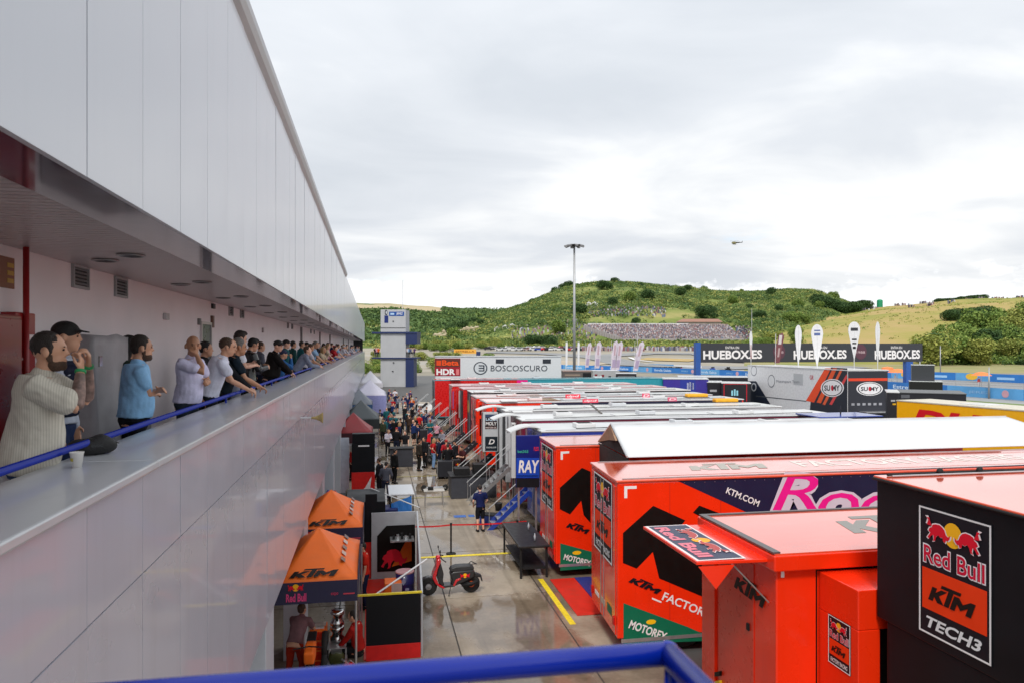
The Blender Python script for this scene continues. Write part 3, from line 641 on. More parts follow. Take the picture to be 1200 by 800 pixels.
def ktm_truck(label, X, Y0, Y1, dxf, L, near=True):
    t = trailer(label, X, Y0, Y1, 4.0, L, M_OR, M_ORR, dxf, zb=.42); s = side(t); H = f_at
    if near:
        ppoly(s, 'graphic', [(765.5, 592), (803, 609), (790, 625), (834, 640), (834, 703), (772.5, 677), (765, 646), (746, 665.5), (730, 659), (730, 624)], BLK)
        ppoly(s, 'graphic', [(819.5, 591.7), (862, 608), (862, 622), (826, 607), (812, 600)], BLK)
        ppoly(s, 'graphic', [(788, 560), (1290, 541), (1290, 770), (900, 611)], NAVY, .003)
        ppoly(s, 'corner_mark', [(731.5, 569), (746, 568.6), (746, 572), (735, 572.3), (735, 583), (731.5, 583)], WHT)
        pktm(s, (736, 681), (774, 697), 9, '#101018'); ptext(s, 'FACTORY', (775, 702), (831, 725), 10, WHT, bold=.02)
        ppoly(s, 'graphic', [(764, 699.5), (775, 704), (775, 706), (764, 701.5)], WHT)
        ppoly(s, 'graphic', [(730.6, 706), (806, 734), (833, 746), (833, 750), (730.6, 754)], GRN)
        ptext(s, 'MOTOREX', (736, 735), (779, 750.5), 10, WHT, bold=.03)
        A = H(s, 763, 728); s.poly('drop_mark', [(A[0]+.12*math.cos(k*.5), A[1]+.055*math.sin(k*.5)) for k in range(12)], YEL, .006)
        ptext(s, 'KTM.COM', (850, 577), (888, 593), 7.5, WHT, bold=.02)
        for m_, l_, bo, gx_, gy in ((vinyl('#cfc6d4'), .0105, .10, 4, 3), (PNK, .0125, 0.0, 0, 0)):
            ptext(s, 'R', (905-gx_, 597+gy), (958+gx_, 597+gy), 42+gy*2, m_, l_, .25, bo); ptext(s, 'o', (958-gx_, 610+gy), (1006+gx_, 609+gy), 33+gy*2, m_, l_+.0008, .15, bo)
            ptext(s, 'ckstar', (1006-gx_, 612+gy), (1240, 612+gy), 50+gy*2, m_, l_+.0004, .25, bo)
        r = rooff(t, 4.0); ktm(r, 2.2, .9, 2.3, .9, '#a8a49c', lift=.004)
        r.text('FACTORY RACING', 5.2, .9, 6.8, .9, vinyl('#d9d2cc'), .004, shear=.2, bold=.02); r.rect('panel_line', .9, .35, L-.4, .37, vinyl('#9a5040'), .003)
    else:
        ppoly(s, 'graphic', [(656, 571), (682, 547.5), (692, 552), (692, 612), (684, 603), (681, 586), (668, 602), (656, 596)], BLK)
        pktm(s, (663, 617), (690, 626), 8, '#101018'); ppoly(s, 'corner_mark', [(657, 528.5), (667, 528), (667, 530.5), (659.6, 531), (659.6, 538), (657, 538)], WHT)
        ppoly(s, 'graphic', [(656.5, 636), (694, 646), (694, 665), (656.5, 668)], GRN); ptext(s, 'MOTOREX', (660, 655), (691, 663), 7, WHT, bold=.03); A = H(s, 676, 647); s.poly('drop_mark', [(A[0]+.14*math.cos(k*.5), A[1]+.06*math.sin(k*.5)) for k in range(12)], YEL, .006)
    for k in range(1, int(L/1.25)): s.rect('panel_seam', k*1.25, .5, k*1.25+.007, 3.9, mat('seam_red', (.30, .012, .004), .5), .0022)
    q = MB(); q.box(.1, -.012, .33, L-.1, .02, .41); q.build('lower_trim', M_AL, t, fix=False)
    for k in range(3, int(L/1.25)):
        q = MB(); q.box(k*1.25+.5, -.03, .52, k*1.25+.62, -.003, .60); q.build('latch', M_CHAS, t, fix=False)
    q = MB()
    for k in range(int(L/.25)): q.box(k*.25+.1, -.010, 3.885, k*.25+.112, -.002, 3.897)
    tag(q.build('rivets', M_AL, t, fix=False), None, kind='stuff')
    W_ = Y1-Y0; e_ = endf(t, W_, dxf)
    x0, x1 = W_*.16, W_*.86
    bull_sign(e_, x0, 1.95, x1, 3.86, 'ACTIV MEDIA' if False else 'FACTORY RACING')
    for k, c_ in enumerate(('#e9e6e6', '#c8b0a0', '#0b6a4c')): e_.rect('sticker', W_*(.2+.24*k), .78, W_*(.36+.24*k), .88+.05*k, vinyl(c_), .005)
    e_.rect('door_handle', W_*.52, 2.0, W_*.55, 2.2, M_CHAS, .05)
    for xx in (.06, .90): e_.rect('tail_lamp', W_*xx, .68, W_*(xx+.05), .86, vinyl('#c01010'), .03)
    return t
T1 = ktm_truck('big orange trailer with black lettering and a navy top corner, behind the orange hatch unit', 5.39, 15.8, 18.4, .18, 15.0, True)
T2 = ktm_truck('orange trailer beyond the biggest one, half hidden by it, right of the blue stair', 5.42, 21.6, 24.0, .06, 14.2, False)
# white marquee roof spanning the gap between the two orange trailers
t = thing('gap_awning', 'large white marquee roof bridging the gap between the two orange trailers', 'awning', (6.55, 18.43, 4.0)); M_CANV = mat('white_canvas', (.62, .64, .66), .55, var=.03, nscale=.7, bump=.2, bscale=2)
L = 13.6; w2 = 3.35; yr = 1.68; zr_ = .78
q = MB(); nu, nv = 66, 8; vs = []
for j in range(nv+1):
    for i in range(nu+1):
        k_ = j/nv; xa = .12*k_; xb = L+.9-1.2*k_; u_ = i/nu; bay = abs(math.sin(PI*u_*5)); vs.append((xa+(xb-xa)*u_, yr*k_, .10+(zr_-.10)*k_-.035*bay*math.sin(PI*k_)+.012*noise.noise(Vector((u_*22, k_*3, 1)))))
q.add(vs, [(j*(nu+1)+i, j*(nu+1)+i+1, (j+1)*(nu+1)+i+1, (j+1)*(nu+1)+i) for j in range(nv) for i in range(nu)]); o = q.build('near_slope', M_CANV, t, smooth=True, fix=False); o.modifiers.new('t', 'SOLIDIFY').thickness = .01
for k_ in (): q = MB(); xx = .1+(L+.3)*k_/5; q.tube([(xx, .0, .115), (xx, yr*.5, (.10+zr_)/2+.006), (xx-.1, yr, zr_+.012)], .006, 5); q.build('seam', M_CANV, t)
q = MB(); q.tube([(.05, -.01, .10), (L+.85, -.01, .10)], .014, 6); q.build('eave_cord', M_CANV, t)
q = MB(); q.prism([(.12, yr, zr_), (.28, w2, .08), (L+.9, w2, .08), (L-.3, yr, zr_)], (0, 0, .025)); q.build('far_slope', M_CANV, t)
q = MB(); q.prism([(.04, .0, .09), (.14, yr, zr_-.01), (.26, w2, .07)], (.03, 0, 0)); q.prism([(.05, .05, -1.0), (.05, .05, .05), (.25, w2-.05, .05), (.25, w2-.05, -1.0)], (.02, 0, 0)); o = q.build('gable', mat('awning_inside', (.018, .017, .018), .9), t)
q = MB(); q.prism([(-.03, .85, .43), (.10, yr, zr_-.03), (.24, w2, .07), (.16, 2.0, .30)], (.06, 0, 0)); q.build('gable_lining', mat('awning_tan', (.36, .22, .14), .8, var=.2), t)
q = MB(); q.tube([(0, 0, .12), (.12, yr, zr_+.02), (.28, w2, .1)], .025, 8); q.build('gable_pole', M_AL, t)
# black textile walls and a red mat in that gap
q = MB(); q.box(0, 0, 0, 3.2, 3.0, .03); o = q.build('red_mat', mat('red_mat', (.62, .02, .008), .45, var=.12, nscale=4), None, bevel=.01, fix=False); o.location = (5.2, 18.45, .0); tag(o, 'red rubber mat on the ground between the two orange trailers', 'mat')
q = MB(); q.box(0, 0, .031, .5, 2.2, .05); o = q.build('blue_floor_strip', mat('blue_mat', (.02, .03, .22), .5), None, fix=False); o.location = (5.95, 19.2, 0); tag(o, 'dark blue strip of flooring lying on the red mat', 'mat')
# ---- orange workshop unit with the raised hatch
t = thing('workshop_unit', 'orange workshop truck with its side hatch raised flat, in front of the biggest trailer', 'trailer', (6.0, 10.2, 0)); WU = t
q = MB(); q.box(0, .0, .3, 8.5, 2.45, 3.62); q.build('body', M_OR, t, bevel=.02, fix=False)
q = MB(); q.box(-.10, -.12, 3.621, 8.6, 2.55, 3.86); q.build('roof_edge', M_OR, t, bevel=.02, fix=False)
q = MB(); q.box(-.06, -.08, 3.861, 8.5, 2.51, 3.885); q.build('roof', M_ORR, t, fix=False)
for a in ((-.09, -.07, .03, 2.5), (.03, 2.42, 8.4, 2.5)): q = MB(); q.box(a[0], a[1], 3.886, a[2], a[3], 3.91); q.build('roof_rail', mat('rail_dark', (.14, .13, .13), .4, metal=.5), t, fix=False)
r = rooff(t, 3.886); ktm(r, 1.9, .8, 2.2, 1.1, '#8c8a86', lift=.003)
e_ = endf(t, 2.45, 0, .001)
e_.rect('end_door', .55, .35, 1.80, 3.5, mat('truck_orange2', (.66, .024, .006), .3, coat=.6, var=.04), .012); e_.rect('corner_post', .0, .3, .5, 3.58, M_OR, .05)
pktm(e_, (861, 687), (900, 716), 20, '#14100f', .016); A = f_at(e_, 877, 733); e_.rect('door_handle', A[0], A[1]-.05, A[0]+.07, A[1]+.06, M_CHAS, .04)
A = f_at(e_, 843, 790); mb = MB()
for k in range(5):
    e_.poly('hazard_stripe', [(A[0]-.07, A[1]-.7+k*.16), (A[0]+.12, A[1]-.6+k*.16), (A[0]+.12, A[1]-.52+k*.16), (A[0]-.07, A[1]-.62+k*.16)], vinyl('#d9b020') if k % 2 else BLK, .058)
s = side(t); ppoly(s, 'corner_mark', [(915, 661), (931, 660.5), (931, 664), (919, 664.3), (919, 676), (915, 676)], WHT); ppoly(s, 'seam', [(956, 665), (1200, 655), (1200, 660), (957.5, 668), (957.5, 900), (956, 900)], BLK, .003)
# hatch: measured corners (765,625) (829,622) (909,652) (810,657)
ha = onX(829, 622, 5.98); hb = onX(905, 652, 5.98); hz = (ha.z+hb.z)/2
c1 = onZ(765, 625, hz+.05); c2 = onZ(812, 657, hz+.05)
q = MB(); H0 = [Vector((5.985, hb.y, hz)), Vector((5.985, ha.y, hz)), Vector((c1.x, ha.y, hz+.02)), Vector((c1.x, hb.y, hz+.02))]
loc = Vector(t.location); q.prism([p-loc for p in H0], (0, 0, .05)); q.build('hatch', M_OR, t, bevel=.008)
fr = Frame(t, Vector((c1.x, ha.y, hz+.071))-loc, (0, -1, 0), (1, 0, 0)); wy = ha.y-hb.y; wx = 5.985-c1.x
fr.rect('hatch_border', .03, .02, wy-.03, wx*.66, vinyl('#e4d9d8'), .004); fr.rect('sign_panel', .07, .07, wy-.07, wx*.63, vinyl('#40455a'), .006)
fr.text('Red Bull', .18, .12, wy-.36, wx*.2, vinyl('#d87888'), .012, bold=.04); bulls(fr, .35, wx*.35, wy-.7, wx*.25, '#b04a48', '#f5a81c', '#e8d0d0')
q = MB(); q.tube([Vector((5.98, hb.y+.1, hz-.65))-loc, Vector((5.35, hb.y+.1, hz))-loc], .012, 6); q.build('gas_strut', M_AL, t); q = MB(); q.tube([Vector((5.98, ha.y-.1, hz-.65))-loc, Vector((5.35, ha.y-.1, hz))-loc], .012, 6); q.build('gas_strut', M_AL, t)
q = MB(); q.prism([Vector((c1.x+.02, hb.y-.01, hz))-loc, Vector((c1.x+.6, hb.y-.01, hz))-loc, Vector((c1.x+.3, hb.y-.01, hz-.35))-loc], (0, -.02, 0)); q.build('hatch_flap', M_OR, t)
# smaller orange box in front of it
t = thing('generator_box', 'smaller orange cabin with a dark opening, butted against the workshop truck beside the black truck', 'trailer', (6.70, 9.25, 0))
q = MB(); q.box(0, 0, 3.0, 3.5, .93, 3.57); q.build('upper_body', M_OR, t, bevel=.015, fix=False); q = MB(); q.box(0, 0.0, .4, .35, .93, 2.998); q.build('side_wall', M_OR, t, bevel=.01, fix=False)
q = MB(); q.box(.352, .25, .4, 3.5, .93, 2.998); q.build('recess', mat('recess_dark', (.02, .017, .015), .8), t, fix=False)
for k in range(3): q = MB(); q.tube([(.6+.25*k, .18, 1.2), (.65+.25*k, .12, 1.7), (.7+.25*k, .2, 2.1)], .04, 8); q.build('hose', M_CHAS, t, smooth=True)
e_ = endf(t, .93, 0, .001); a = f_at(e_, 971, 718); b = f_at(e_, 997, 792); bull_sign(e_, a[0], b[1], b[0], a[1], 'FACTORY RACING')
# ---- black and orange truck at the right edge, roof raised
t = thing('black_truck', 'tall black truck with an orange roof and a framed team sign, at the right edge', 'trailer', (6.97, 6.68, 0))
q = MB(); q.box(0, 0, 3.2, 9, 2.54, 5.14); M_BK = mat('black_panel', (.006, .0065, .009), .5, var=.2, nscale=1.5, spec=.22); q.build('upper_body', M_BK, t, bevel=.02, fix=False)
q = MB(); q.box(.02, 0, .4, 9, 2.36, 3.198); q.build('lower_body', M_BK, t, bevel=.02, fix=False)
q = MB(); q.box(-.03, -.03, 5.141, 9.03, 2.57, 5.19); q.build('roof', mat('roof_orange3', (.85, .10, .03), .13, coat=1.0, var=.06, nscale=1.0, spec=.9), t, bevel=.012, fix=False)
q = MB(); q.tube([(-.04, -.02, 5.15), (-.04, 2.56, 5.15)], .02, 8); q.build('edge_strip', M_CHAS, t); q = MB(); q.tube([(.1, 2.45, 5.21), (8.9, 2.45, 5.21)], .018, 6); q.build('roof_rail', M_CHAS, t)
q = MB(); q.tube([(.1, 2.35, 5.21), (8.9, 2.35, 5.21)], .012, 6); q.build('roof_rail', M_AL, t)
for xk in (.9, 1.55): q = MB(); q.ball((xk, 2.4, 5.24), .05, .04, .05, 10, 6); q.build('roof_knob', M_CHAS, t, smooth=True)
e_ = endf(t, 2.54, 0, .001)
a = f_at(e_, 1077, 590); b = f_at(e_, 1163, 607); c_ = f_at(e_, 1077, 737); bull_sign(e_, a[0], c_[1], b[0], a[1], 'TECH3')
A = f_at(e_, 1093, 575); B = f_at(e_, 1123, 584); mb = MB(); mb.tube([e_.P(A[0], A[1], .01), e_.P(B[0], B[1], .01)], .022, 10); mb.build('marker_lamp', mat('lamp_red', (.7, .01, .01), .2, coat=1), t, smooth=True)
# ---- the row of trailers behind
M_TB = mat('truck_blue', (.015, .05, .33), .3, coat=.6); M_WH0 = 0; M_LG = mat('truck_light', (.55, .57, .60), .35, coat=.4, var=.05)
M_RED = mat('truck_red', (.60, .012, .012), .28, coat=.7); M_TEAL = mat('truck_teal', (.02, .30, .38), .35, coat=.4); M_DKR = mat('truck_dark_red', (.16, .01, .03), .4, coat=.4); M_DG = mat('truck_dark', (.018, .019, .025), .5, spec=.3)
M_WH2 = mat('roof_grey_white', (.58, .60, .62), .4, coat=.2, var=.10, nscale=.7); M_PK = mat('roof_pink', (.66, .42, .44), .35, coat=.3, var=.15, nscale=.3); streaks(M_WH2, .5, (.22, .22, .22), (.25, 1.6, 1)); streaks(M_PK, .4, (.4, .3, .3), (.25, 1.6, 1)); streaks(M_LG, .3, (.25, .24, .23))
ROW = [('blue sided trailer with a pale roof, next beyond the orange pair', 5.9, 25.55, 28.1, 13.8, M_TB, M_WH2), ('white roofed trailer with a dark red side strip, third beyond the orange pair', 6.0, 29.6, 32.2, 14.4, M_DKR, M_WHITE),
       ('trailer with a rounded white roof, beyond the dark red striped one', 6.1, 34.0, 36.6, 14.2, M_LG, M_WHITE), ('orange ended trailer with a pale roof, the nearer of two', 6.0, 39.2, 41.8, 15.0, M_OR, M_WH2),
       ('orange ended trailer with a pale roof, the farther of two', 6.0, 43.2, 45.8, 15.0, M_OR, M_WH2), ('trailer with a black side strip and white roof, behind the orange ended pair', 6.4, 48.2, 50.8, 15.4, M_DG, M_WHITE),
       ('trailer with a pinkish white roof beside the red striped banner', 6.3, 52.3, 54.9, 15.4, M_RED, M_PK), ('red trailer with a pale roof behind the striped banner', 6.0, 56.8, 59.4, 15.0, M_RED, M_PK), ('teal sided trailer with a red end below the long white truck', 5.4, 66.5, 69.1, 22, M_TEAL, M_TEAL)]
RT = []
for i, (lb, X, Y0, Y1, L, a, b) in enumerate(ROW):
    t = trailer(lb, X, Y0, Y1, 4.0, L, a, b, 0.0, mend=[None, None, M_DG, None, None, M_DG, M_DG, M_RED, M_DG][i], roofbits=True); RT.append(t)
    if i in (3, 4, 8):
        r = rooff(t, 4.0); r.rect('roof_panel', .0, .12, 4.2 if i < 8 else 8.0, 2.48, M_ORR if i < 8 else M_RED, .02)
    if i in (3, 4): side(t).rect('side_panel', 3.6, 3.2, 14.9, 3.93, vinyl('#2b2d44'), .006)
    if i in (6, 7): side(t).rect('side_panel', 5.0, 3.3, 15.0, 3.93, vinyl('#5a5480'), .006); rooff(t, 4).rect('roof_panel', 6.5, .3, 14.2, 2.3, M_WHITE, .02)
    if i == 8: side(t).rect('side_panel', .02, .7, 8.0, 3.94, M_RED, .006); side(t).rect('side_panel', 7.6, 3.3, 8.6, 3.94, PNK, .008)
    if i == 1: side(t).rect('side_panel', .6, 3.1, 1.5, 3.93, vinyl('#8c1040'), .006)
rz_ = random.Random(31)
for i, t in enumerate(RT):
    L_ = ROW[i][4]
    for k in range(3):
        x_ = L_*(.14+.27*k)+rz_.uniform(-.5, .5); y_ = rz_.uniform(.5, 1.5)
        q = MB(); q.box(x_, y_, 4.001, x_+.75, y_+.6, 4.17); q.build('air_unit', M_LG if k % 2 else M_WHITE, t, bevel=.03, fix=False); q = MB(); q.box(x_+.12, y_+.1, 4.171, x_+.63, y_+.5, 4.18); q.build('air_grille', M_CHAS, t, fix=False)
    q = MB(); q.tube([(L_*.1, .4, 4.02), (L_*.4, .9, 4.02), (L_*.7, .5, 4.02), (L_*.95, .8, 4.02)], .014, 5); q.build('roof_cable', M_CHAS, t)
for i, t in enumerate(RT):
    if i < 3: continue
    e_ = endf(t, 2.55, 0)
    for k in range(7):
        y0 = .15+rz_.random()*1.9; z0_ = .8+rz_.random()*2.2; e_.rect('print', y0, z0_, y0+.12+.4*rz_.random(), z0_+.15+.7*rz_.random(), vinyl(rz_.choice(['#15161c', '#d8d4d4', '#1c2440', '#7a1420', '#2c2c34', '#c8a040', '#15161c'])), .004+.0015*k)
# pieces of roof kit seen on the row: little advertising boards, an air unit, a drooping pole
def board_on(px0, py0, px1, py1, z, col, label, txt=None):
    a = onZ(px0, py1, z); b = onZ(px1, py1, z); h = (py1-py0)/F*Vector((a.x*SY+a.y*CY, 0, 0)).x
    t = thing('roof_board', label, 'advertising board', (a.x, a.y, z+.02)); W_ = (b-a).length
    q = MB(); q.prism([(0, 0, .0), (W_, 0, 0), (W_, .06, h), (0, .06, h)], (0, .05, 0)); q.build('board', mat('board_'+col, col, .5), t)
    q = MB(); q.box(.1, .11, -.0, .14, .3, h*.7); q.box(W_-.14, .11, 0, W_-.1, .3, h*.7); q.build('stand', M_AL, t, fix=False)
    if txt: Frame(t, (0, -.001, 0), (1, 0, 0), (0, .06, h)).text(txt, W_*.08, h*.18, W_*.84, h*.64, vinyl('#e8c8cc'), .006, shear=.2, bold=.03)
board_on(663, 462, 681, 467, 4.0, '#d83048', 'small red and white board on a trailer roof, left of four', 'dpd'); board_on(683, 467.5, 702, 472, 4.0, '#d84058', 'small red and white board on a trailer roof, second from left', 'dpd')
board_on(753, 461, 762, 466, 4.0, '#d04868', 'small slanted pink board on a trailer roof, third from left', 'D'); board_on(783, 465.5, 794, 470, 4.0, '#d05878', 'small slanted pink board on a trailer roof, right of four', 'D')
for k, (px, py) in enumerate(((817, 462), (851, 468))):
    p = onZ(px, py+3, 4.0); t = thing('beacon_box', ['yellow box on a far trailer roof, the farther one', 'yellow box on a trailer roof below the white truck, the nearer one'][k], 'roof box', p)
    q = MB(); q.box(-.7, -.25, 0.01, .6, .25, .22); q.build('box', mat('box_yellow', '#e5a51e', .5), t, bevel=.06, fix=False); q = MB(); q.box(-.75, -.3, .0, .65, .3, .03); q.build('base', M_DG, t, fix=False)
a = onZ(692, 473, 4.3); b = onZ(705, 484, 4.02); q = MB(); q.tube([(0, 0, 0), b-a], .045, 8); o = q.build('folded_pole', mat('pole_dark', (.12, .11, .10), .5), None); o.location = a; tag(o, 'thin dark pole slanting down onto a white trailer roof', 'pole')
for k, (px, py) in enumerate(((564, 457), (592, 461), (597, 468), (613, 481), (522, 441), (534, 442))):
    p = onZ(px, py+3, 4.0); t = thing('roof_lamp', 'small white square lamp on the near end of a trailer roof, %s from front' % ['fourth', 'third', 'second', 'first', 'sixth', 'fifth'][k], 'lamp', (p.x, p.y+.3, 4.0))
    q = MB(); q.box(-.45, -.3, .02, .45, .3, .10); q.build('lamp_head', M_WHITE, t, bevel=.02, fix=False); q = MB(); q.box(-.05, -.05, 0, .05, .05, .02); q.build('base', M_DG, t, fix=False)
t = thing('roof_panel_stack', 'blue solar panel lying on a trailer roof near the white marquee', 'solar panel', onZ(985, 486, 4.02)); q = MB(); q.box(-1.6, -.9, 0, 1.4, .9, .04); q.build('panel', M_TB, t, fix=False); q = MB(); q.tube([(0, 0, .04), (0, 0, .4)], .03); q.build('aerial', M_DG, t)
# ---- big sign carriers on the left ends of the row
def sign_tower(px0, px1, ytop, ybot, zt, label, mm, items, depth=.5):
    """upright panel whose top is at height zt"""
    d = F*(7-zt)/(ytop-406); a = onZ(px0, ytop, zt); Y_ = a.y; t = thing('sign_tower', label, 'sign', (a.x, Y_, 0)); fr = Frame(t, (0, 0, 0), (1, 0, 0), (0, 0, 1)); x1 = onY(px1, ytop, Y_).x-a.x; z0 = max(0, onY(px0, ybot, Y_).z)
    q = MB(); q.box(0, .002, z0, x1, depth, zt); q.build('panel', mm, t, bevel=.02, fix=False)
    for it in items:
        if it[0] == 'r': ppoly(fr, 'print', [(it[1], it[2]), (it[3], it[2]), (it[3], it[4]), (it[1], it[4])], it[5], .006)
        else: ptext(fr, it[1], (it[2], it[4]), (it[3], it[4]), it[5], it[6], .012, it[7] if len(it) > 7 else 0, .03)
    q = MB()
    for xx in (.08, x1-.12): q.box(xx, .1, 0, xx+.06, .16, z0)
    if z0 > .1: q.build('stand', M_AL, t, fix=False)
    return t
sign_tower(566, 584, 483, 529, 3.8, 'grey sign panel with an oil brand board above a white letter D on black', M_LG, [('r', 568.5, 485, 582.5, 502, vinyl('#3c4a66')), ('r', 568.5, 488.6, 582.5, 502, vinyl('#b03858')), ('t', 'LIQUI', 569.2, 582, 492.8, 3.6, vinyl('#c8d8ec')), ('t', 'MOLY', 569.2, 582, 497.8, 4.2, vinyl('#f0e8ea')), ('t', 'MOTOR OIL', 569.2, 582, 501.5, 2.2, vinyl('#e8d0d0')), ('r', 568.5, 511, 583, 527.5, vinyl('#1c2630')), ('t', 'D', 572.5, 579.5, 520, 6, WHT, .25), ('t', 'DUNLOP', 570, 581.5, 524.5, 1.8, vinyl('#c8ccd0'))])
sign_tower(605, 632, 510, 571, 3.9, 'dark blue banner panel with broken white lettering, left of the farther orange trailer', vinyl('#0c1a6e'), [('r', 605.2, 536, 631.8, 559, vinyl('#1848b8')), ('r', 605.2, 560, 631.8, 570.5, vinyl('#15161c')), ('t', 'RAY', 607.5, 640-8.5, 553.5, 15, WHT, .1), ('t', 'bet365', 606.5, 619, 530, 3.5, vinyl('#38a090')), ('t', 'FLEX', 625.5, 631.5, 527.5, 4.5, vinyl('#d03048')), ('r', 606, 556.5, 631, 557.5, WHT)], .12)
sign_tower(535, 545, 455, 490, 3.9, 'tall red and white striped banner at the end of a red trailer', M_RED, [('r', 537.5, 457, 539.5, 489, vinyl('#c8c0c0')), ('r', 541, 462, 544, 478, vinyl('#d8d0c8'))], .15)
sign_tower(529, 534.5, 456, 480, 3.9, 'narrow red banner post left of the red and white striped banner', M_RED, [('r', 530.5, 458, 531.5, 478, vinyl('#7060a0'))], .15)
sign_tower(552, 556.5, 459, 512, 3.9, 'slender dark grey banner column with red print', M_DG, [('r', 553.5, 462, 555.5, 500, vinyl('#6a4858'))], .15)
sign_tower(560.5, 566, 470, 520, 3.9, 'narrow red banner full of small black print beside the grey sign panel', M_OR, [('r', 562, 474, 563.5, 486, BLK), ('r', 562, 490, 564, 510, BLK)], .2)
sign_tower(585.5, 590, 484, 548, 3.8, 'grey door column right of the grey sign panel', M_LG, [], .2); sign_tower(599.5, 604.5, 495, 560, 3.8, 'white ribbed door column left of the dark blue banner', M_WHITE, [('r', 600.5, 497, 602, 505, BLK)], .2)
sign_tower(592, 598.5, 493, 540, 3.5, 'dark doorway panel between the grey column and the white ribbed column', M_GLASSD, [], .1)
# curved white door canopies
for k, (x0, x1, yy, zc_) in enumerate(((559, 590, 481, 3.9), (577, 607, 492, 3.9), (597, 631, 507, 3.9))):
    a = onZ(x0, yy+2, zc_-.1); b = onZ(x1, yy, zc_-.1); t = thing('door_canopy', ['curved white canopy over the grey sign panel', 'curved white canopy left of the dark doorway', 'curved white canopy above the dark blue banner'][k], 'canopy', (a.x, a.y-.15, zc_-.1)); W_ = b.x-a.x
    n = 10; top = [(W_*i/n, 0, .32*math.sin(PI*(.12+.6*i/n))) for i in range(n+1)]; bot = [(x, y, z-.045) for x, y, z in top][::-1]
    q = MB(); q.prism(top+bot, (0, .9, 0)); o = q.build('shell', M_WHITE, t); q = MB(); q.box(W_*.55, .3, -.5, W_*.6, .35, .2); q.build('bracket', M_AL, t, fix=False)
# ---- steps up to the trucks
def steps(x, y, run, zt, n, m, label, W_=.8, railz=.95):
    t = thing('access_steps', label, 'steps', (x, y, 0), 0, 'metal steps leaning on the trailers')
    for yy in (0, W_): q = MB(); q.prism([(0, yy, 0), (.22, yy, 0), (run+.1, yy, zt), (run-.1, yy, zt+.06)], (0, .04, 0)); q.build('stringer', m, t)
    for k in range(1, n):
        q = MB(); q.box(run*k/n-.02, .045, zt*k/n, run*k/n+.2, W_-.005, zt*k/n+.03); q.build('tread', M_AL, t, fix=False)
    for yy in ((.02,) if railz < 0 else (.02, W_+.02)):
        z_ = abs(railz); q = MB(); q.tube([(.05, yy, z_*.9), (run+.1, yy, zt+z_)], .02, 8); q.build('handrail', M_AL, t)
        for f_ in (.05, .5, .95): q = MB(); q.tube([(run*f_, yy, zt*f_), (run*f_, yy, zt*f_+z_-.05)], .014, 6); q.build('rail_post', M_AL, t)
    return t
steps(4.25, 27.7, 1.75, 1.45, 8, M_TB, 'blue sided stair with white treads leaning on the blue trailer', .7, -.9)
steps(4.1, 32.2, 1.9, 1.6, 9, M_AL, 'wide silver stair beside the grey counter, second from the front', .9)
for k, yy in enumerate((36.8, 42.0, 46.4, 51.2, 55.6, 60.4, 65.0, 72.0)):
    steps(4.2-.12*k, yy, 1.8, 1.45, 8, M_DG, ['silver stair just behind the wide one, by the grey sign panel', 'silver stair at the nearer orange ended trailer', 'silver stair at the farther orange ended trailer', 'silver stair by the slender dark banner column', 'silver stair by the striped banner', 'silver stair behind the striped banner', 'silver stair next to the last red trailer', 'farthest silver stair by the white truck'][k], .8)
# black swan neck display tables / equipment in front of the trailers
t = thing('grey_counter', 'long grey counter with a black top at the foot of the wide silver stair', 'counter', (2.95+.55, 33.7, 0))
q = MB(); q.box(0, 0, 0, 2.1, 1.3, 1.0); q.build('cabinet', mat('counter_grey', (.05, .053, .065), .5, spec=.3), t, bevel=.02, fix=False); q = MB(); q.box(-.05, -.05, 1.001, 2.15, 1.35, 1.05); q.build('top', M_CHAS, t, bevel=.01, fix=False)
q = MB(); q.box(.2, .2, 1.051, .9, .9, 1.35); q.box(1.1, .3, 1.051, 1.7, 1.0, 1.5); q.build('tool_case', M_CHAS, t, fix=False)
t = thing('small_table', 'low folding table with a pale top on the wet concrete, left of the grey counter', 'table', (2.6, 32.3, 0)); q = MB(); q.box(-.45, -.3, .7, .45, .3, .73); q.build('table_top', mat('pale_top', (.45, .42, .38), .4), t, fix=False)
for a_, b_ in ((-.4, -.25), (.4, -.25), (-.4, .25), (.4, .25)): q = MB(); q.tube([(a_, b_, 0), (a_*.9, b_, .7)], .015, 6); q.build('leg', M_AL, t)
t = thing('hand_trolley', 'low flat hand trolley with two black wheels lying on the concrete', 'trolley', onZ(510, 574)); q = MB(); q.box(-.5, -.2, .12, .5, .2, .16); q.build('platform', M_AL, t, fix=False); q = MB(); q.tube([(.5, 0, .15), (.75, 0, .5), (.7, 0, .62)], .015, 6); q.build('handle', M_CHAS, t)
for xx in (-.55, .5): q = MB(); q.lathe([(.02, -.05), (.14, -.05), (.14, .05), (.02, .05)], (xx, 0, .14), 14, 'Y'); q.build('wheel', M_TYRE, t)
p = onZ(637, 671); t = thing('black_table', 'sturdy black rectangular table standing beside the farther orange trailer', 'table', (4.75, 22.1, 0))
q = MB(); q.box(-.45, -.45, .92, .5, 2.6, 1.0); q.build('table_top', mat('black_top', (.012, .012, .014), .4, spec=.35), t, bevel=.03, fix=False); q = MB(); q.box(-.35, -.3, .25, .4, 2.4, .3); q.build('shelf', M_CHAS, t, fix=False)
for a_, b_ in ((-.38, -.35), (.42, -.35), (-.38, 2.5), (.42, 2.5)): q = MB(); q.box(a_-.03, b_-.03, 0, a_+.03, b_+.03, .92); q.build('leg', M_CHAS, t, fix=False)
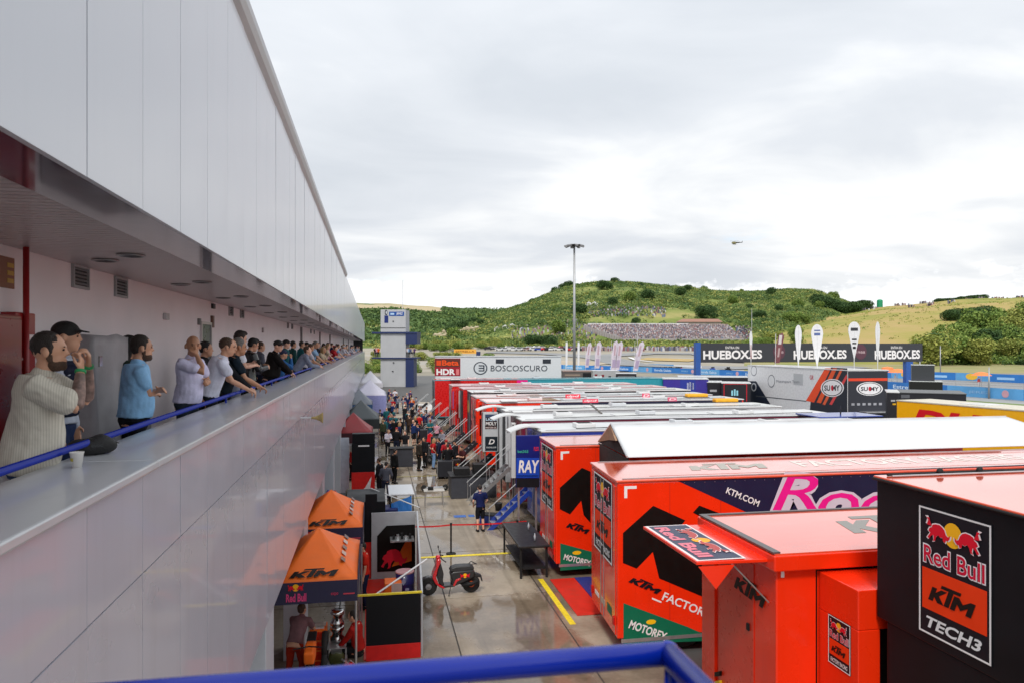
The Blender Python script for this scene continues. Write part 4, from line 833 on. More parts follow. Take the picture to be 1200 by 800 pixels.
# tyre stacks, flight cases, bike lifts between stairs
rnd = random.Random(3)
for k, (x, y) in enumerate(((4.5, 38.6), (5.0, 41.0), (4.4, 45.0), (5.0, 49.0), (4.2, 53.6), (4.9, 57.8), (4.4, 62.8))):
    t = thing('tyre_stack', 'stack of slick black tyres in front of the %s' % ['first orange ended trailer', 'nearer orange ended trailer side', 'farther orange ended trailer', 'black striped trailer', 'pinkish roofed trailer', 'red trailer', 'last red trailer'][k], 'tyres', (x, y, 0))
    for j in range(4):
        q = MB(); q.lathe([(.15, 0), (.29, 0), (.31, .05), (.31, .10), (.29, .15), (.15, .15)], (rnd.uniform(-.02, .02), rnd.uniform(-.02, .02), j*.155), 20); q.build('tyre', M_TYRE, t, smooth=True)
    t = thing('flight_case', 'black flight case with silver edges beside the tyres at the %s' % ['grey sign panel', 'nearer orange ended trailer', 'farther orange ended trailer', 'slender dark banner', 'striped banner', 'red trailer', 'last stair'][k], 'case', (x-.75, y+.5, 0), rnd.uniform(-.3, .3))
    q = MB(); q.box(-.4, -.3, .12, .4, .3, .95); q.build('case', M_DG, t, bevel=.02, fix=False)
    q = MB()
    for sx in (-1, 1):
        for sy in (-1, 1): q.box(sx*.4-.012, sy*.3-.012, .11, sx*.4+.012, sy*.3+.012, .96)
    q.build('edge_trim', M_AL, t, fix=False)
    for sx in (-.3, .3): q = MB(); q.lathe([(.01, -.02), (.06, -.02), (.06, .02), (.01, .02)], (sx, 0, .06), 10, 'Y'); q.build('castor', M_TYRE, t)
# ---------------------------------------------------------------- far trucks
t = thing('white_hospitality_truck', 'long pale grey truck with black lettering and a red board at the lane end', 'trailer', atD(510, 76), -YAW); W_ = 150/F*76-0.2
q = MB(); q.box(0, 0, .6, W_, 2.6, 5.95); q.build('body', mat('far_white', (.62, .64, .66), .4, var=.04), t, bevel=.04, fix=False); q = MB(); q.box(-.05, -.05, 5.951, W_+.05, 2.65, 6.05); q.build('roof', M_LG, t, fix=False)
fr = Frame(t, (0, -.001, 0), (1, 0, 0), (0, 0, 1)); ppoly(fr, 'red_board', [(509.5, 419.5), (539.5, 419.5), (539.5, 440), (509.5, 440)], vinyl('#9c1c2c'), .02); ppoly(fr, 'board_top', [(510, 420), (539, 420), (539, 429.5), (510, 429.5)], vinyl('#5c3028'), .03)
ptext(fr, 'Beta', (518, 428), (537.5, 428), 6.5, vinyl('#e8501c'), .04, 0, .03); ppoly(fr, 'emblem', [(511.5, 422), (517, 422), (517, 428), (511.5, 428)], vinyl('#d8481c'), .035); ptext(fr, 'HDR', (511.5, 438.8), (533.5, 438.8), 7, WHT, .04, 0, .04); ppoly(fr, 'print', [(534.5, 432), (538, 432), (538, 438.8), (534.5, 438.8)], vinyl('#d87878'), .03)
for a in ((581, 420.5, 590.5, 425.5), (636, 420.5, 645.5, 425.5)): ppoly(fr, 'window', [(a[0], a[1]), (a[2], a[1]), (a[2], a[3]), (a[0], a[3])], vinyl('#2c3038'), .03)
A = f_at(fr, 563, 431); mb = MB()
ring = [[A[0]+r_*math.cos(2*PI*k/28) for k in range(28)] for r_ in (.7, .58)]
pts = [(A[0]+.72*math.cos(2*PI*k/24), A[1]+.66*math.sin(2*PI*k/24)) for k in range(24)]; fr.poly('emblem', pts, vinyl('#2c3440'), .02); fr.poly('emblem', [(A[0]+(x-A[0])*.84, A[1]+(y_-A[1])*.84) for x, y_ in pts], vinyl('#c8ccd0'), .026)
for zz_ in (-.32, -.06, .2): fr.rect('emblem_bar', A[0]-.18, A[1]+zz_, A[0]+.36, A[1]+zz_+.12, vinyl('#2c3440'), .034)
fr.rect('emblem_bar', A[0]+.30, A[1]-.3, A[0]+.42, A[1]+.3, vinyl('#2c3440'), .036)
ptext(fr, 'BOSCOSCURO', (575, 434.3), (641.5, 434.3), 6.6, vinyl('#2c3440'), .04, .05, -.005)
# helmet-maker's truck (white side, dark rear)
def cam_pt(xc, d): return Vector((xc*CY+d*SY, -xc*SY+d*CY, 0))
Apt = cam_pt(24.7, 54); Bpt = cam_pt(22.1, 68.8); Cpt = cam_pt(28.0, 55.2); dirv = (Bpt-Apt).normalized()
rz = math.atan2(dirv.y, dirv.x); L = (Bpt-Apt).length; t = thing('helmet_truck', 'white truck with orange slashes and two oval helmet maker emblems, standing beyond the marquee', 'trailer', Apt, rz)
side_n = Vector((math.cos(rz-PI/2), math.sin(rz-PI/2), 0)); W_ = 3.3; zt = 5.24
q = MB(); q.box(0, -W_, 1.2, L, 0, zt); q.build('body', mat('truck_white', (.72, .73, .75), .35, coat=.3), t, bevel=.04, fix=False); q = MB(); q.box(-.03, -W_-.03, zt+.001, L, .03, zt+.07); q.build('roof', M_WHITE, t, fix=False)
q = MB(); q.box(.5, -W_+.3, .6, L-.5, -.3, 1.19); q.build('chassis', M_CHAS, t, fix=False)
for xw in (1.5, 2.9): wheel(t, xw, -.2); wheel(t, xw, -W_+.2)
fr = Frame(t, (L, .004, 0), (-1, 0, 0), (0, 0, 1))    # side seen from the lane
fe = Frame(t, (-.004, 0, 0), (0, -1, 0), (0, 0, 1))   # rear
G = vinyl
ppoly(fr, 'graphic', [(974, 430), (993, 431), (993, 500), (947, 500), (950, 470)], G('#2a2c36')); ppoly(fr, 'graphic', [(967, 431), (974, 431), (954, 471), (944.5, 469)], G('#e85028'), .008)
ppoly(fr, 'graphic', [(976, 431), (981, 431), (962, 472), (957, 471)], G('#e0582c'), .008); ppoly(fr, 'graphic', [(985, 432), (988, 432), (967, 474), (964, 473)], G('#e06038'), .008); ppoly(fr, 'graphic', [(992, 438), (993, 442), (975, 474), (972, 473)], G('#d84848'), .008)
ppoly(fr, 'graphic', [(876.5, 446), (886, 446), (904, 475), (876.5, 475)], G('#232b3c')); ppoly(fr, 'seam', [(886, 463), (945, 469), (945, 470), (886, 464)], G('#555a60'), .006); ppoly(fr, 'graphic', [(930, 437), (941, 438), (941, 451), (930, 450)], G('#b4b8bc'), .006)
def oval(fr, cx_, cy_, rx, ry, txt, colr='#14151c'):
    for g_, c_, l_ in ((1.0, '#e8e8ec', .014), (.90, colr, .018), (.82, '#e8e8ec', .022)):
        pts = [f_at(fr, cx_+rx*g_*math.cos(2*PI*k/28), cy_-ry*g_*math.sin(2*PI*k/28)) for k in range(28)]; fr.poly('emblem', pts, G(c_), l_)
    ptext(fr, txt, (cx_-rx*.68, cy_+ry*.32), (cx_+rx*.68, cy_+ry*.32), ry*.62, G('#3a3c44'), .026, 0, .03)
    pts = [f_at(fr, cx_+rx*.1*math.cos(2*PI*k/14), cy_-ry*.32*math.sin(2*PI*k/14)) for k in range(14)]; fr.poly('emblem', pts, G('#c01c34'), .027)
oval(fr, 975.5, 454, 13.5, 10.5, 'SU MY')
for cx_, cy_, rx, ry in ((904, 446, 4.2, 7.5), (883.5, 434, 3.5, 6)):
    for g_, c_, l_ in ((1, '#70747c', .008), (.86, '#d8dadd', .012)): fr.poly('emblem', [f_at(fr, cx_+rx*g_*math.cos(2*PI*k/20), cy_-ry*g_*math.sin(2*PI*k/20)) for k in range(20)], G(c_), l_)
ptext(fr, 'Motorsport Team', (910, 448.5), (937, 449.5), 4, G('#7a7e86'), .014, 0, 0); ptext(fr, 'GR', (949, 444), (953.5, 444.4), 5, G('#c04858'), .014)
fr.poly('emblem', [f_at(fr, 883.5+3*math.cos(2*PI*k/16), 453-5*math.sin(2*PI*k/16)) for k in range(16)], G('#c8ccd4'), .012); fr.poly('emblem', [f_at(fr, 883.5+2*math.cos(2*PI*k/16), 453-3.5*math.sin(2*PI*k/16)) for k in range(16)], G('#232b3c'), .016)
fe.rect('rear_wall', .02, 1.25, W_-.02, zt-.04, G('#33353d'), .004); fe.rect('stripe', .05, zt-.75, W_-.05, zt-.55, G('#e0482c'), .01); oval(fe, 1019, 455, 15.5, 8, 'SU MY')
for k in range(6): fe.rect('sticker', .3+k*.45, zt-2.55, .55+k*.45, zt-2.38, G('#9a9ca4'), .01)
q = MB(); q.prism([fe.P(.9, 2.2, .02), fe.P(3.1, 2.2, .02), fe.P(3.1, 2.2, .9), fe.P(.9, 2.2, .9)], (0, 0, .06)); q.build('tail_lift', M_AL, t)
# yellow parcel trailer
a1 = cam_pt(21.8, 41.6); a2 = cam_pt(24.3, 34.9); dv_ = (a1-a2).normalized(); rz = math.atan2(dv_.y, dv_.x); p0_ = a1-dv_*13; t = thing('yellow_trailer', 'yellow trailer with red italic lettering behind the marquee at the right edge', 'trailer', p0_, rz)
q = MB(); q.box(0, -2.6, 1.1, 13, 0, 3.94); q.build('body', mat('truck_yellow', '#f2b100', .35, coat=.4, var=.04), t, bevel=.03, fix=False); q = MB(); q.box(-.02, -2.62, 3.941, 13.02, .02, 4.0); q.build('roof', mat('roof_beige', (.58, .54, .44), .5, var=.12), t, fix=False)
q = MB(); q.box(.5, -2.4, .6, 12.5, -.2, 1.09); q.build('chassis', M_CHAS, t, fix=False)
for xw in (2, 3.3, 10): wheel(t, xw, -.2); wheel(t, xw, -2.4)
fr = Frame(t, (13, .004, 0), (-1, 0, 0), (0, 0, 1)); ptext(fr, 'DHL', (1068, 500), (1175, 514), 22, G('#d01020'), .01, .25, .05)
r = Frame(t, (0, -2.6, 4.0), (1, 0, 0), (0, 1, 0)); r.rect('roof_board', 8.2, .5, 9.6, 2.0, M_WHITE, .04); r.text('WEB', 2, .8, 1.4, .7, G('#5a4a3a'), .006)
# dark trucks and cabins in the middle distance
def far_box(label, px0, px1, ytop, d, depth, mm, items=(), zt=None, name='team_unit', roofm=None, cat='trailer'):
    zt = zt if zt else 7-(ytop-406)/F*d; a = atD(px0, d); rot = math.atan((px0-600)/F)*(.92 if px0 > 700 else 0); t = thing(name, label, cat, a, -YAW-rot); W_ = (px1-px0)/F*d/math.cos(rot)*.97
    q = MB(); q.box(0, 0, .5, W_, depth, zt-.06); q.build('body', mm, t, bevel=.03, fix=False); q = MB(); q.box(-.05, -.05, zt-.059, W_+.05, depth+.05, zt); q.build('roof', roofm or M_WH2, t, fix=False)
    q = MB(); q.box(.3, .3, 0, W_-.3, depth-.3, .49); q.build('chassis', M_CHAS, t, fix=False)
    fr = Frame(t, (0, -.001, 0), (1, 0, 0), (0, 0, 1))
    for it in items:
        if it[0] == 'r': ppoly(fr, 'print', [(it[1], it[2]), (it[3], it[2]), (it[3], it[4]), (it[1], it[4])], it[5], .02)
        else: ptext(fr, it[1], (it[2], it[4]), (it[3], it[4]), it[5], it[6], .03, 0, .03)
    return t
far_box('purple blue team truck with a white tower emblem, beyond the row of roofs', 777, 829, 443, 70, 3, mat('unit_purple', (.04, .03, .30), .35, coat=.4), [('r', 797, 444.5, 815, 459, G('#2c3c98'))]+[('r', 805+i*3, 448-(i % 2), 807+i*3, 456, G('#c8d0e8')) for i in range(3)])
far_box('black team unit with a small white mark right of the purple blue one', 829, 846, 447, 69, 3, M_DG, [('r', 832, 456, 840, 458.5, G('#a8aab0'))])
far_box('black team unit outlined in red, left of the white helmet truck', 846, 878, 448, 66, 3, M_DG, [('r', 848, 449, 875.5, 450, G('#b82030')), ('r', 848, 450, 849, 470, G('#b82030')), ('r', 874.5, 450, 875.5, 470, G('#b82030'))]+[('r', 857+i*3, 457-(i % 2)*1.5, 859+i*3, 463, G('#8fd0e0')) for i in range(3)])
far_box('long low flat roofed unit behind the black ones', 795, 876, 441, 84, 4, M_DG, zt=3.6)
far_box('dark unit with a yellow and grey emblem right of the helmet truck', 1040, 1051, 458.5, 47, 3, M_DG, [('r', 1044, 468, 1049, 470, G('#a8aab0')), ('r', 1046, 472, 1050, 474, G('#d0a020'))])
far_box('flat black topped unit behind the yellow trailer', 1052, 1116, 459, 62, 5, M_DG, [('r', 1056, 462, 1066, 466, G('#5a5c62'))], roofm=mat('roof_dark_grey', (.10, .105, .11), .5))
# camper and service tents left of centre
t = far_box('grey rounded camper van with red windows behind the teal trailer', 695, 727, 434, 118, 4, mat('camper_grey', (.40, .41, .42), .4, coat=.3), [('r', 697, 438, 700, 441.5, G('#7c2830')), ('r', 705, 438.5, 708, 442, G('#7c2830')), ('r', 713, 440, 716, 444.5, G('#20242a'))], name='camper_van', cat='van')
t = far_box('open fronted dark service tent right of the camper', 722, 746, 437, 112, 4, M_DG, [('r', 724, 440, 744, 441, G('#707478'))], name='service_tent', roofm=M_LG, cat='tent')
t = far_box('brown roofed low cabin behind the teal trailer end', 660, 694, 434.5, 112, 4, mat('cabin_brown', (.10, .085, .08), .6), [('r', 683, 436.5, 693, 445, G('#14161a')), ('r', 662, 438, 680, 440, G('#8a7c70'))], name='low_cabin', roofm=mat('cabin_roof', (.22, .14, .12), .6), cat='cabin')
# ================================================================ LEFT SIDE: tents, enclosure, scooter
def tent(label, X0, X1, Y0, Y1, ze, zp, mc, mv, vh=.42, deco=None, group='pop up tents along the building'):
    t = thing('popup_tent', label, 'tent', (X0, Y0, 0), 0, group); W_, D_ = X1-X0, Y1-Y0; pk = Vector((W_/2, D_/2, zp)); cs = [Vector((0, 0, ze)), Vector((W_, 0, ze)), Vector((W_, D_, ze)), Vector((0, D_, ze))]
    for i in range(4):
        a, b = cs[i], cs[(i+1) % 4]; n = 7; vs = []; fs = []
        for r in range(n+1):
            k = r/n; sag = -.035*(zp-ze)*math.sin(PI*k)
            for c_ in range(n+1):
                u_ = c_/n; base = a.lerp(b, u_); p = base.lerp(pk, k); p.z += sag*1.2-(.03*math.sin(PI*u_)*(1-k)); p.z += .012*noise.noise(Vector((u_*5, k*4, i*7)))*(1-k); vs.append(p)
        for r in range(n):
            for c_ in range(n): fs.append((r*(n+1)+c_, r*(n+1)+c_+1, (r+1)*(n+1)+c_+1, (r+1)*(n+1)+c_))
        q = MB(); q.add(vs, fs); o = q.build('canopy_face', mc, t, smooth=True, fix=False); so_ = o.modifiers.new('thickness', 'SOLIDIFY'); so_.thickness = .008
        dn = Vector((0, 0, -vh)); out = (Vector((0, 0, 1)).cross(b-a)).normalized()*-.012
        q = MB(); q.prism([a+out, b+out, b+out+dn, a+out+dn], -out*.6); q.build('valance', mv, t)
    for c_ in cs:
        q = MB(); q.tube([Vector((c_.x*.98+.01, c_.y*.99+.01, 0)), Vector((c_.x*.98+.01, c_.y*.99+.01, ze-.03))], .022, 8); q.build('leg', M_AL, t)
    q = MB(); q.tube([(pk.x, pk.y, zp-.5), (pk.x, pk.y, zp-.03)], .02, 6); q.build('centre_pole', M_AL, t)
    # local sticker frames: front slope and right slope
    if deco:
        fv = Frame(t, (0, -.0135, ze), (1, 0, 0), (0, 0, 1)); sl = (pk-Vector((W_/2, 0, ze))); fs_ = Frame(t, (0, -.0, ze), (1, 0, 0), sl); fs_.n = fs_.r.cross(fs_.u)
        sl2 = pk-Vector((W_, D_/2, ze)); rs = Frame(t, (W_, 0, ze), (0, 1, 0), sl2)
        sl3 = pk-Vector((0, D_/2, ze)); ls = Frame(t, (0, D_, ze), (0, -1, 0), sl3)
        deco(t, fv, fs_, rs, ls, W_, D_, sl.length, sl2.length)
    return t
M_TO = mat('tent_orange', (.95, .17, .012), .6, var=.06, nscale=2, bump=.5, bscale=3); M_TN = mat('tent_navy', (.022, .02, .06), .6, var=.08)
def kdeco(t, fv, fs_, rs, ls, W_, D_, sl, sl2):
    ktm(fs_, W_*.22, sl*.07, W_*.58, .24, '#120c08', lift=.012); bulls(fv, .36, -.165, .30, .14)
    fv.text('Red Bull', .33, -.37, .38, .16, vinyl('#e04880'), .006, bold=.03); fv.text('expo', W_*.70, -.30, .14, .07, vinyl('#c03858'), .006); fv.rect('print', W_*.84, -.28, W_*.97, -.255, vinyl('#d84858'), .004)
    for f_, fr in ((1, rs), (1, ls)):
        for k in range(5): fr.rect('print', D_*(.16+.15*k), sl2*.30, D_*(.16+.15*k)+.24, sl2*.30+.11, vinyl(['#8a6a58', '#c8b0a0', '#8a6e60', '#ccb8ac', '#806c68'][k]), .002)
tent('orange pop up tent with black wordmark, the nearest one over the pit bike', -2.0, -.32, 14.8, 17.8, 2.42, 3.12, M_TO, M_TN, .42, kdeco)
tent('orange pop up tent with black wordmark, the second one behind the nearest', -2.0, -.28, 19.05, 22.05, 2.42, 3.12, M_TO, M_TN, .42, kdeco)
tent('dark red pop up tent beside the tall black and red banner', -2.2, -.05, 40.5, 43.5, 2.35, 3.35, mat('tent_red', (.30, .035, .04), .55, var=.1), mat('tent_red2', (.06, .012, .02), .6), .55)
tent('charcoal pop up tent with white piping behind the dark red one', -2.0, .35, 47.5, 51.5, 2.4, 3.5, mat('tent_charcoal', (.08, .095, .10), .6, var=.1), mat('tent_charcoal2', (.02, .028, .03), .6), .6)
tent('blue grey pop up tent behind the charcoal one', -2.2, -.1, 57, 61, 2.6, 3.7, mat('tent_bluegrey', (.20, .22, .25), .6, var=.1), mat('tent_blue2', (.04, .12, .28), .6), .5)
tent('large lilac white pop up tent with a red mark', -1.8, 1.1, 66, 72, 2.7, 4.0, mat('tent_white', (.62, .60, .70), .55, var=.05), mat('tent_lilac', (.30, .32, .62), .6), 1.6)
tent('small white pop up tent farthest along the building', -1.8, 1.0, 86, 90, 2.8, 4.2, mat('tent_white2', (.66, .65, .70), .55, var=.05), mat('tent_white2', (.66, .65, .70), .55), .5)
# tall black and red banner wall
t = thing('banner_wall', 'tall banner wall, black above and red below, beside the dark red tent', 'banner', (-1.0, 34.4, 0))
q = MB(); q.box(0, 0, 0, 1.05, .5, 1.25); q.build('lower_panel', mat('banner_red', (.70, .012, .01), .4), t, bevel=.01, fix=False); q = MB(); q.box(.0, 0, 1.251, 1.05, .5, 2.55); q.build('upper_panel', M_BK, t, bevel=.01, fix=False); q = MB(); q.box(.03, .1, 2.551, 1.05, .6, 3.0); q.build('top_panel', M_BK, t, fix=False)
fr = Frame(t, (0, -.001, 0), (1, 0, 0), (0, 0, 1)); fr.rect('print', .3, 2.42, .8, 2.49, WHT, .004); fr.poly('print', [(.4, .35), (.62, .55), (.9, 1.05), (.82, .35)], WHT, .004)
# white display wall with two engineers' bits
o = bx('white_display_panel', 0, 0, 0, 1.25, .06, 2.7, mat('panel_white', (.55, .58, .66), .35, coat=.3), None, (0, 0, 0), .01); o.location = (-2.4, 35.6, 0); tag(o, 'pale glossy display wall left of the black and red banner', 'panel')
# black canopy and dark red wall behind the second orange tent
t = thing('black_workbench', 'long black covered workbench with light metal strips behind the orange tents', 'workbench', (-2.2, 25.0, 0))
q = MB(); q.box(0, 0, 0, 2.55, 3.2, 1.45); q.build('cabinet', M_BK, t, bevel=.02, fix=False); q = MB(); q.box(-.05, .2, 1.451, 2.55, 3.3, 1.52); q.build('top', M_CHAS, t, bevel=.01, fix=False)
for y_ in (.5, 1.5): q = MB(); q.tube([(.6, y_, 1.55), (2.5, y_+.9, 1.57)], .018, 6); q.build('metal_strip', M_AL, t)
for i, (x_, h_, cc) in enumerate(((.35, .3, '#2f8a5c'), (.55, .24, '#3838a8'), (.8, .22, '#b83040'), (1.25, .26, '#8a8478'), (1.6, .2, '#3c4048'))): q = MB(); q.lathe([(.06, 0), (.07, h_*.7), (.03, h_*.85), (.03, h_)], (x_, 2.7, 1.52), 10); o = q.build('spray_can', mat('can_'+cc, cc, .4), None, smooth=True); o.location = t.location; tag(o, ['green', 'blue', 'red', 'beige', 'dark grey'][i]+' can standing on the black covered workbench', 'can')
t = thing('black_red_wall', 'black partition with a red base between the orange tents and the grey enclosure', 'partition', (-.25, 22.6, 0)); q = MB(); q.box(0, 0, 0, .35, .1, 1.1); q.build('base', MATS['banner_red'], t, fix=False); q = MB(); q.box(0, 0, 1.101, .35, .1, 2.55); q.build('upper', M_BK, t, fix=False); q = MB(); q.box(-.6, .1, 0, .6, 2.2, 2.3); q.build('box', M_BK, t, bevel=.02, fix=False)
# grey walled enclosure with the bull wall
t = thing('grey_enclosure', 'grey walled pen with a black front panel, a red bull wall, beside the scooter', 'enclosure', (-.17, 16.65, 0)); M_GW = mat('enclosure_grey', (.40, .41, .43), .5, var=.06); 
q = MB(); q.box(0, 0, .34, 1.21, .05, 1.45); q.build('front_panel', M_BK, t, bevel=.006, fix=False); q = MB(); q.box(0, 0, .0, 1.21, .05, .338); q.build('front_base', MATS['banner_red'], t, bevel=.004, fix=False)
q = MB(); q.box(-.4, .0, 1.452, 1.24, .05, 1.49); q.build('yellow_rail', M_YEL, t, fix=False); q = MB(); q.box(.10, 5.85, 0, 1.42, 5.9, 2.0); q.build('back_wall', M_GW, t, bevel=.006, fix=False)
q = MB(); q.prism([(1.22, .05, 0), (1.45, 5.9, 0), (1.45, 5.9, 2.0), (1.22, .05, 1.45)], (.045, 0, 0)); q.build('side_wall', M_GW, t); q = MB(); q.box(-.05, .06, .0, 1.2, 5.8, .02); q.build('floor_mat', MATS['red_mat'], t, fix=False)
fr = Frame(t, (.10, 5.845, 0), (1, 0, 0), (0, 0, 1)); fr.poly('dark_board', [(.17, .22), (1.30, .22), (1.30, 1.6), (.45, 1.6), (.17, 1.3)], BLK, .01); fr.poly('print', [(.6, .35), (1.2, .5), (1.2, 1.15), (1.05, 1.15)], vinyl('#d86a1c'), .014)
fr.polys('emblem', [([(.32+a/92*.78, .30+b/60*.62) for a, b in BULL], 0)], [vinyl('#e02038')], .02)
q = MB(); q.box(.65, 5.2, 1.25, 1.35, 5.75, 1.29); q.build('shelf', M_AL, t, fix=False)
for k in range(5): q = MB(); q.box(.72+.12*k, 5.4, 1.291, .79+.12*k, 5.5, 1.38+.04*(k % 3)); q.build('tool', M_AL if k % 2 else M_CHAS, t, fix=False)
o = thing('oil_barrel', 'dark blue barrel with white print and pink lid inside the grey pen', 'barrel', (.83, 20.1, .02)); q = MB(); q.lathe([(.25, 0), (.25, .28), (.262, .3), (.25, .32), (.25, .58), (.262, .6), (.25, .62), (.25, .88)], (0, 0, 0), 28); q.build('drum', mat('barrel_blue', (.02, .02, .14), .35, coat=.4), o, smooth=True); q = MB(); q.lathe([(.255, .88), (.255, .91), (.24, .91)], (0, 0, 0), 28); q.build('lid', mat('lid_pink', (.60, .30, .32), .4), o)
fr = Frame(o, (-.1, -.262, .4), (1, 0, 0), (0, 0, 1)); fr.poly('print', [(-.02, .30), (.05, .38), (.12, .30), (.05, .2)], vinyl('#a0a8c8'), .006); fr.rect('print', .1, .05, .2, .12, vinyl('#a0a8c8'), .006)
o = thing('orange_cabinet', 'orange and white cooler box left of the barrel inside the grey pen', 'cabinet', (.28, 19.6, .02)); q = MB(); q.box(0, 0, 0, .45, .5, .75); q.build('body', M_TO, o, bevel=.02, fix=False); q = MB(); q.box(.18, -.015, .2, .45, -.001, .74); q.build('door', mat('door_pale', (.62, .52, .48), .4), o, fix=False)
o = thing('white_rail_stand', 'low white tubular stand on the floor of the grey pen', 'stand', (-.02, 19.0, .02)); q = MB(); q.tube([(0, 0, .5), (.32, 0, .5), (.32, 0, 0)], .02, 8); q.tube([(0, 0, .38), (.32, 0, .38)], .02, 8); q.build('frame', M_WHITE, o)
q = MB(); q.tube([(0, 0, 0), (1.25, .9, .5)], .022, 8); o = q.build('white_pole', M_WHITE, None); o.location = (0, 16.72, 1.43); tag(o, 'slanting white pole resting over the front of the grey pen', 'pole')
q = MB(); q.tube([(0, 0, 0), (1.5, -1.6, -.35)], .02, 8); o = q.build('white_pole', M_WHITE, None); o.location = (-.1, 24.6, 2.35); tag(o, 'slanting white pole above the back wall of the grey pen', 'pole')
# blue covered table behind it
t = thing('covered_table', 'table with a white top and a blue tarpaulin, just behind the grey pen', 'table', (.62, 29.2, 0)); q = MB(); q.box(-.05, -.05, 1.15, .95, 2.0, 1.22); q.build('table_top', M_LG, t, bevel=.02, fix=False)
for a_, b_ in ((0, 0), (.88, 0), (0, 1.9), (.88, 1.9)): q = MB(); q.box(a_, b_, 0, a_+.05, b_+.05, 1.15); q.build('leg', M_CHAS, t, fix=False)
q = MB(); n = 10; vs = []; 
for j in range(7):
    for i in range(n+1): vs.append((.05+.8*i/n, -.04-.12*(1-j/6)-.03*math.sin(i*1.9+j), 1.12*j/6*(.75+.25*i/n)+.02))
q.add(vs, [(j*(n+1)+i, j*(n+1)+i+1, (j+1)*(n+1)+i+1, (j+1)*(n+1)+i) for j in range(6) for i in range(n)]); q.build('tarpaulin', mat('tarp_blue', (.02, .16, .50), .5, var=.15, nscale=4), t, smooth=True, fix=False); q = MB(); q.box(-.6, -.3, 0, .3, .6, .7); q.build('dark_box', mat('box_navy', (.015, .025, .14), .5), t, bevel=.02, fix=False)
# tape barrier
t = thing('tape_barrier', 'red tape barrier with black posts across the lane in front of the man in navy', 'barrier', (1.26, 24.9, 0))
for x_ in (1.31, 3.6): 
    q = MB(); q.tube([(x_, -.1, .02), (x_, -.1, 1.0)], .03, 12); q.tube([(x_, -.1, 1.0), (x_, -.1, 1.04)], .04, 12); q.build('post', M_CHAS, t, smooth=False); q = MB(); q.lathe([(.17, 0), (.17, .012), (.15, .03), (.04, .045)], (x_, -.1, 0), 20); q.build('base', M_CHAS, t)
q = MB(); n = 24; vs = []
for i in range(n+1):
    x_ = 3.6*i/n*1.09; sag = -.03*math.sin(PI*((x_/1.31) if x_ < 1.31 else (x_-1.31)/2.6)); vs += [(x_, -.1, .955+sag), (x_, -.1, 1.005+sag)]
q.add(vs, [(2*i, 2*i+2, 2*i+3, 2*i+1) for i in range(n)]); o = q.build('tape', mat('tape_red', (.60, .01, .015), .4), t, fix=False); o.modifiers.new('t', 'SOLIDIFY').thickness = .004
# ---- scooter (faces left)
p = onZ(527, 696); t = thing('scooter', 'red and black motor scooter with orange hubs parked on its stand on the wet concrete', 'scooter', (2.13, 20.8, 0), .03)
M_SR = mat('scooter_red', (.62, .012, .02), .2, coat=1.0, var=.05); M_SB = mat('scooter_black', (.02, .02, .022), .4, coat=.2); M_SO = mat('seat_black', (.03, .03, .032), .5, bump=.2)
def sprof(name, pts, y0, y1, m, bev=.02): q = MB(); q.prism([(x, y0, z) for x, z in pts], (0, y1-y0, 0)); o = q.build(name, m, t, bevel=bev); o.modifiers['bevel'].segments = 3; shade_angle(o, 50); return o
for nm_, xw, mm in (('front_wheel', -.62, M_RIM), ('rear_wheel', .60, mat('hub_orange', (.70, .10, .02), .35))):
    q = MB(); q.lathe([(.13, -.06), (.20, -.075), (.245, -.05), (.255, 0), (.245, .05), (.20, .075), (.13, .06)], (xw, 0, .255), 32, 'Y'); o = q.build(nm_, M_TYRE, t, smooth=True)
    q = MB(); q.lathe([(.03, -.07), (.05, -.072), (.06, -.05), (.13, -.05), (.13, .05), (.03, .07)], (xw, 0, .255), 20, 'Y'); q.build('rim', M_SB, o); q = MB(); q.lathe([(.01, -.092), (.085, -.088), (.095, -.05)], (xw, 0, .255), 16, 'Y'); q.build('hub', mm, o)
sprof('front_shield', [(-.40, 1.02), (-.31, 1.05), (-.27, .98), (-.36, .78), (-.42, .55), (-.36, .36), (-.22, .27), (-.16, .23), (-.2, .2), (-.32, .25), (-.44, .36), (-.52, .52), (-.50, .62), (-.42, .8)], -.19, .19, M_SR, .03)
sprof('inner_shield', [(-.28, .92), (-.20, .62), (-.22, .42), (-.18, .30), (-.24, .28), (-.34, .38), (-.405, .55), (-.35, .78)], -.16, .16, M_SB, .02)
sprof('footboard', [(-.28, .22), (.12, .24), (.12, .29), (-.24, .29)], -.17, .17, M_SB, .015); sprof('rear_body', [(.02, .28), (.10, .24), (.40, .34), (.66, .46), (.70, .62), (.62, .68), (.08, .66), (-.02, .60), (.02, .45)], -.16, .16, M_SB, .04)
sprof('seat', [(-.03, .66), (.02, .76), (.16, .80), (.40, .80), (.60, .79), (.68, .73), (.66, .67), (.3, .64)], -.15, .15, M_SO, .045); sprof('side_fairing', [(.06, .28), (.10, .25), (.18, .38), (.30, .44), (.26, .48), (.14, .44)], -.172, -.155, M_SR, .006)
sprof('front_mudguard', [(-.84, .42), (-.76, .50), (-.62, .54), (-.48, .50), (-.44, .42), (-.50, .44), (-.62, .48), (-.74, .45)], -.09, .09, M_SB, .01)
sprof('engine', [(.25, .30), (.35, .34), (.62, .32), (.70, .26), (.60, .20), (.38, .20)], -.12, .10, M_CHAS, .02)
q = MB(); q.tube([(-.58, -.06, .28), (-.44, -.03, .62), (-.36, 0, .98)], .03, 8); q.build('fork', M_SB, t)
q = MB(); q.ball((-.34, 0, 1.06), .075, .10, .06, 14, 8); q.build('headlamp_housing', M_SR, t, smooth=True)
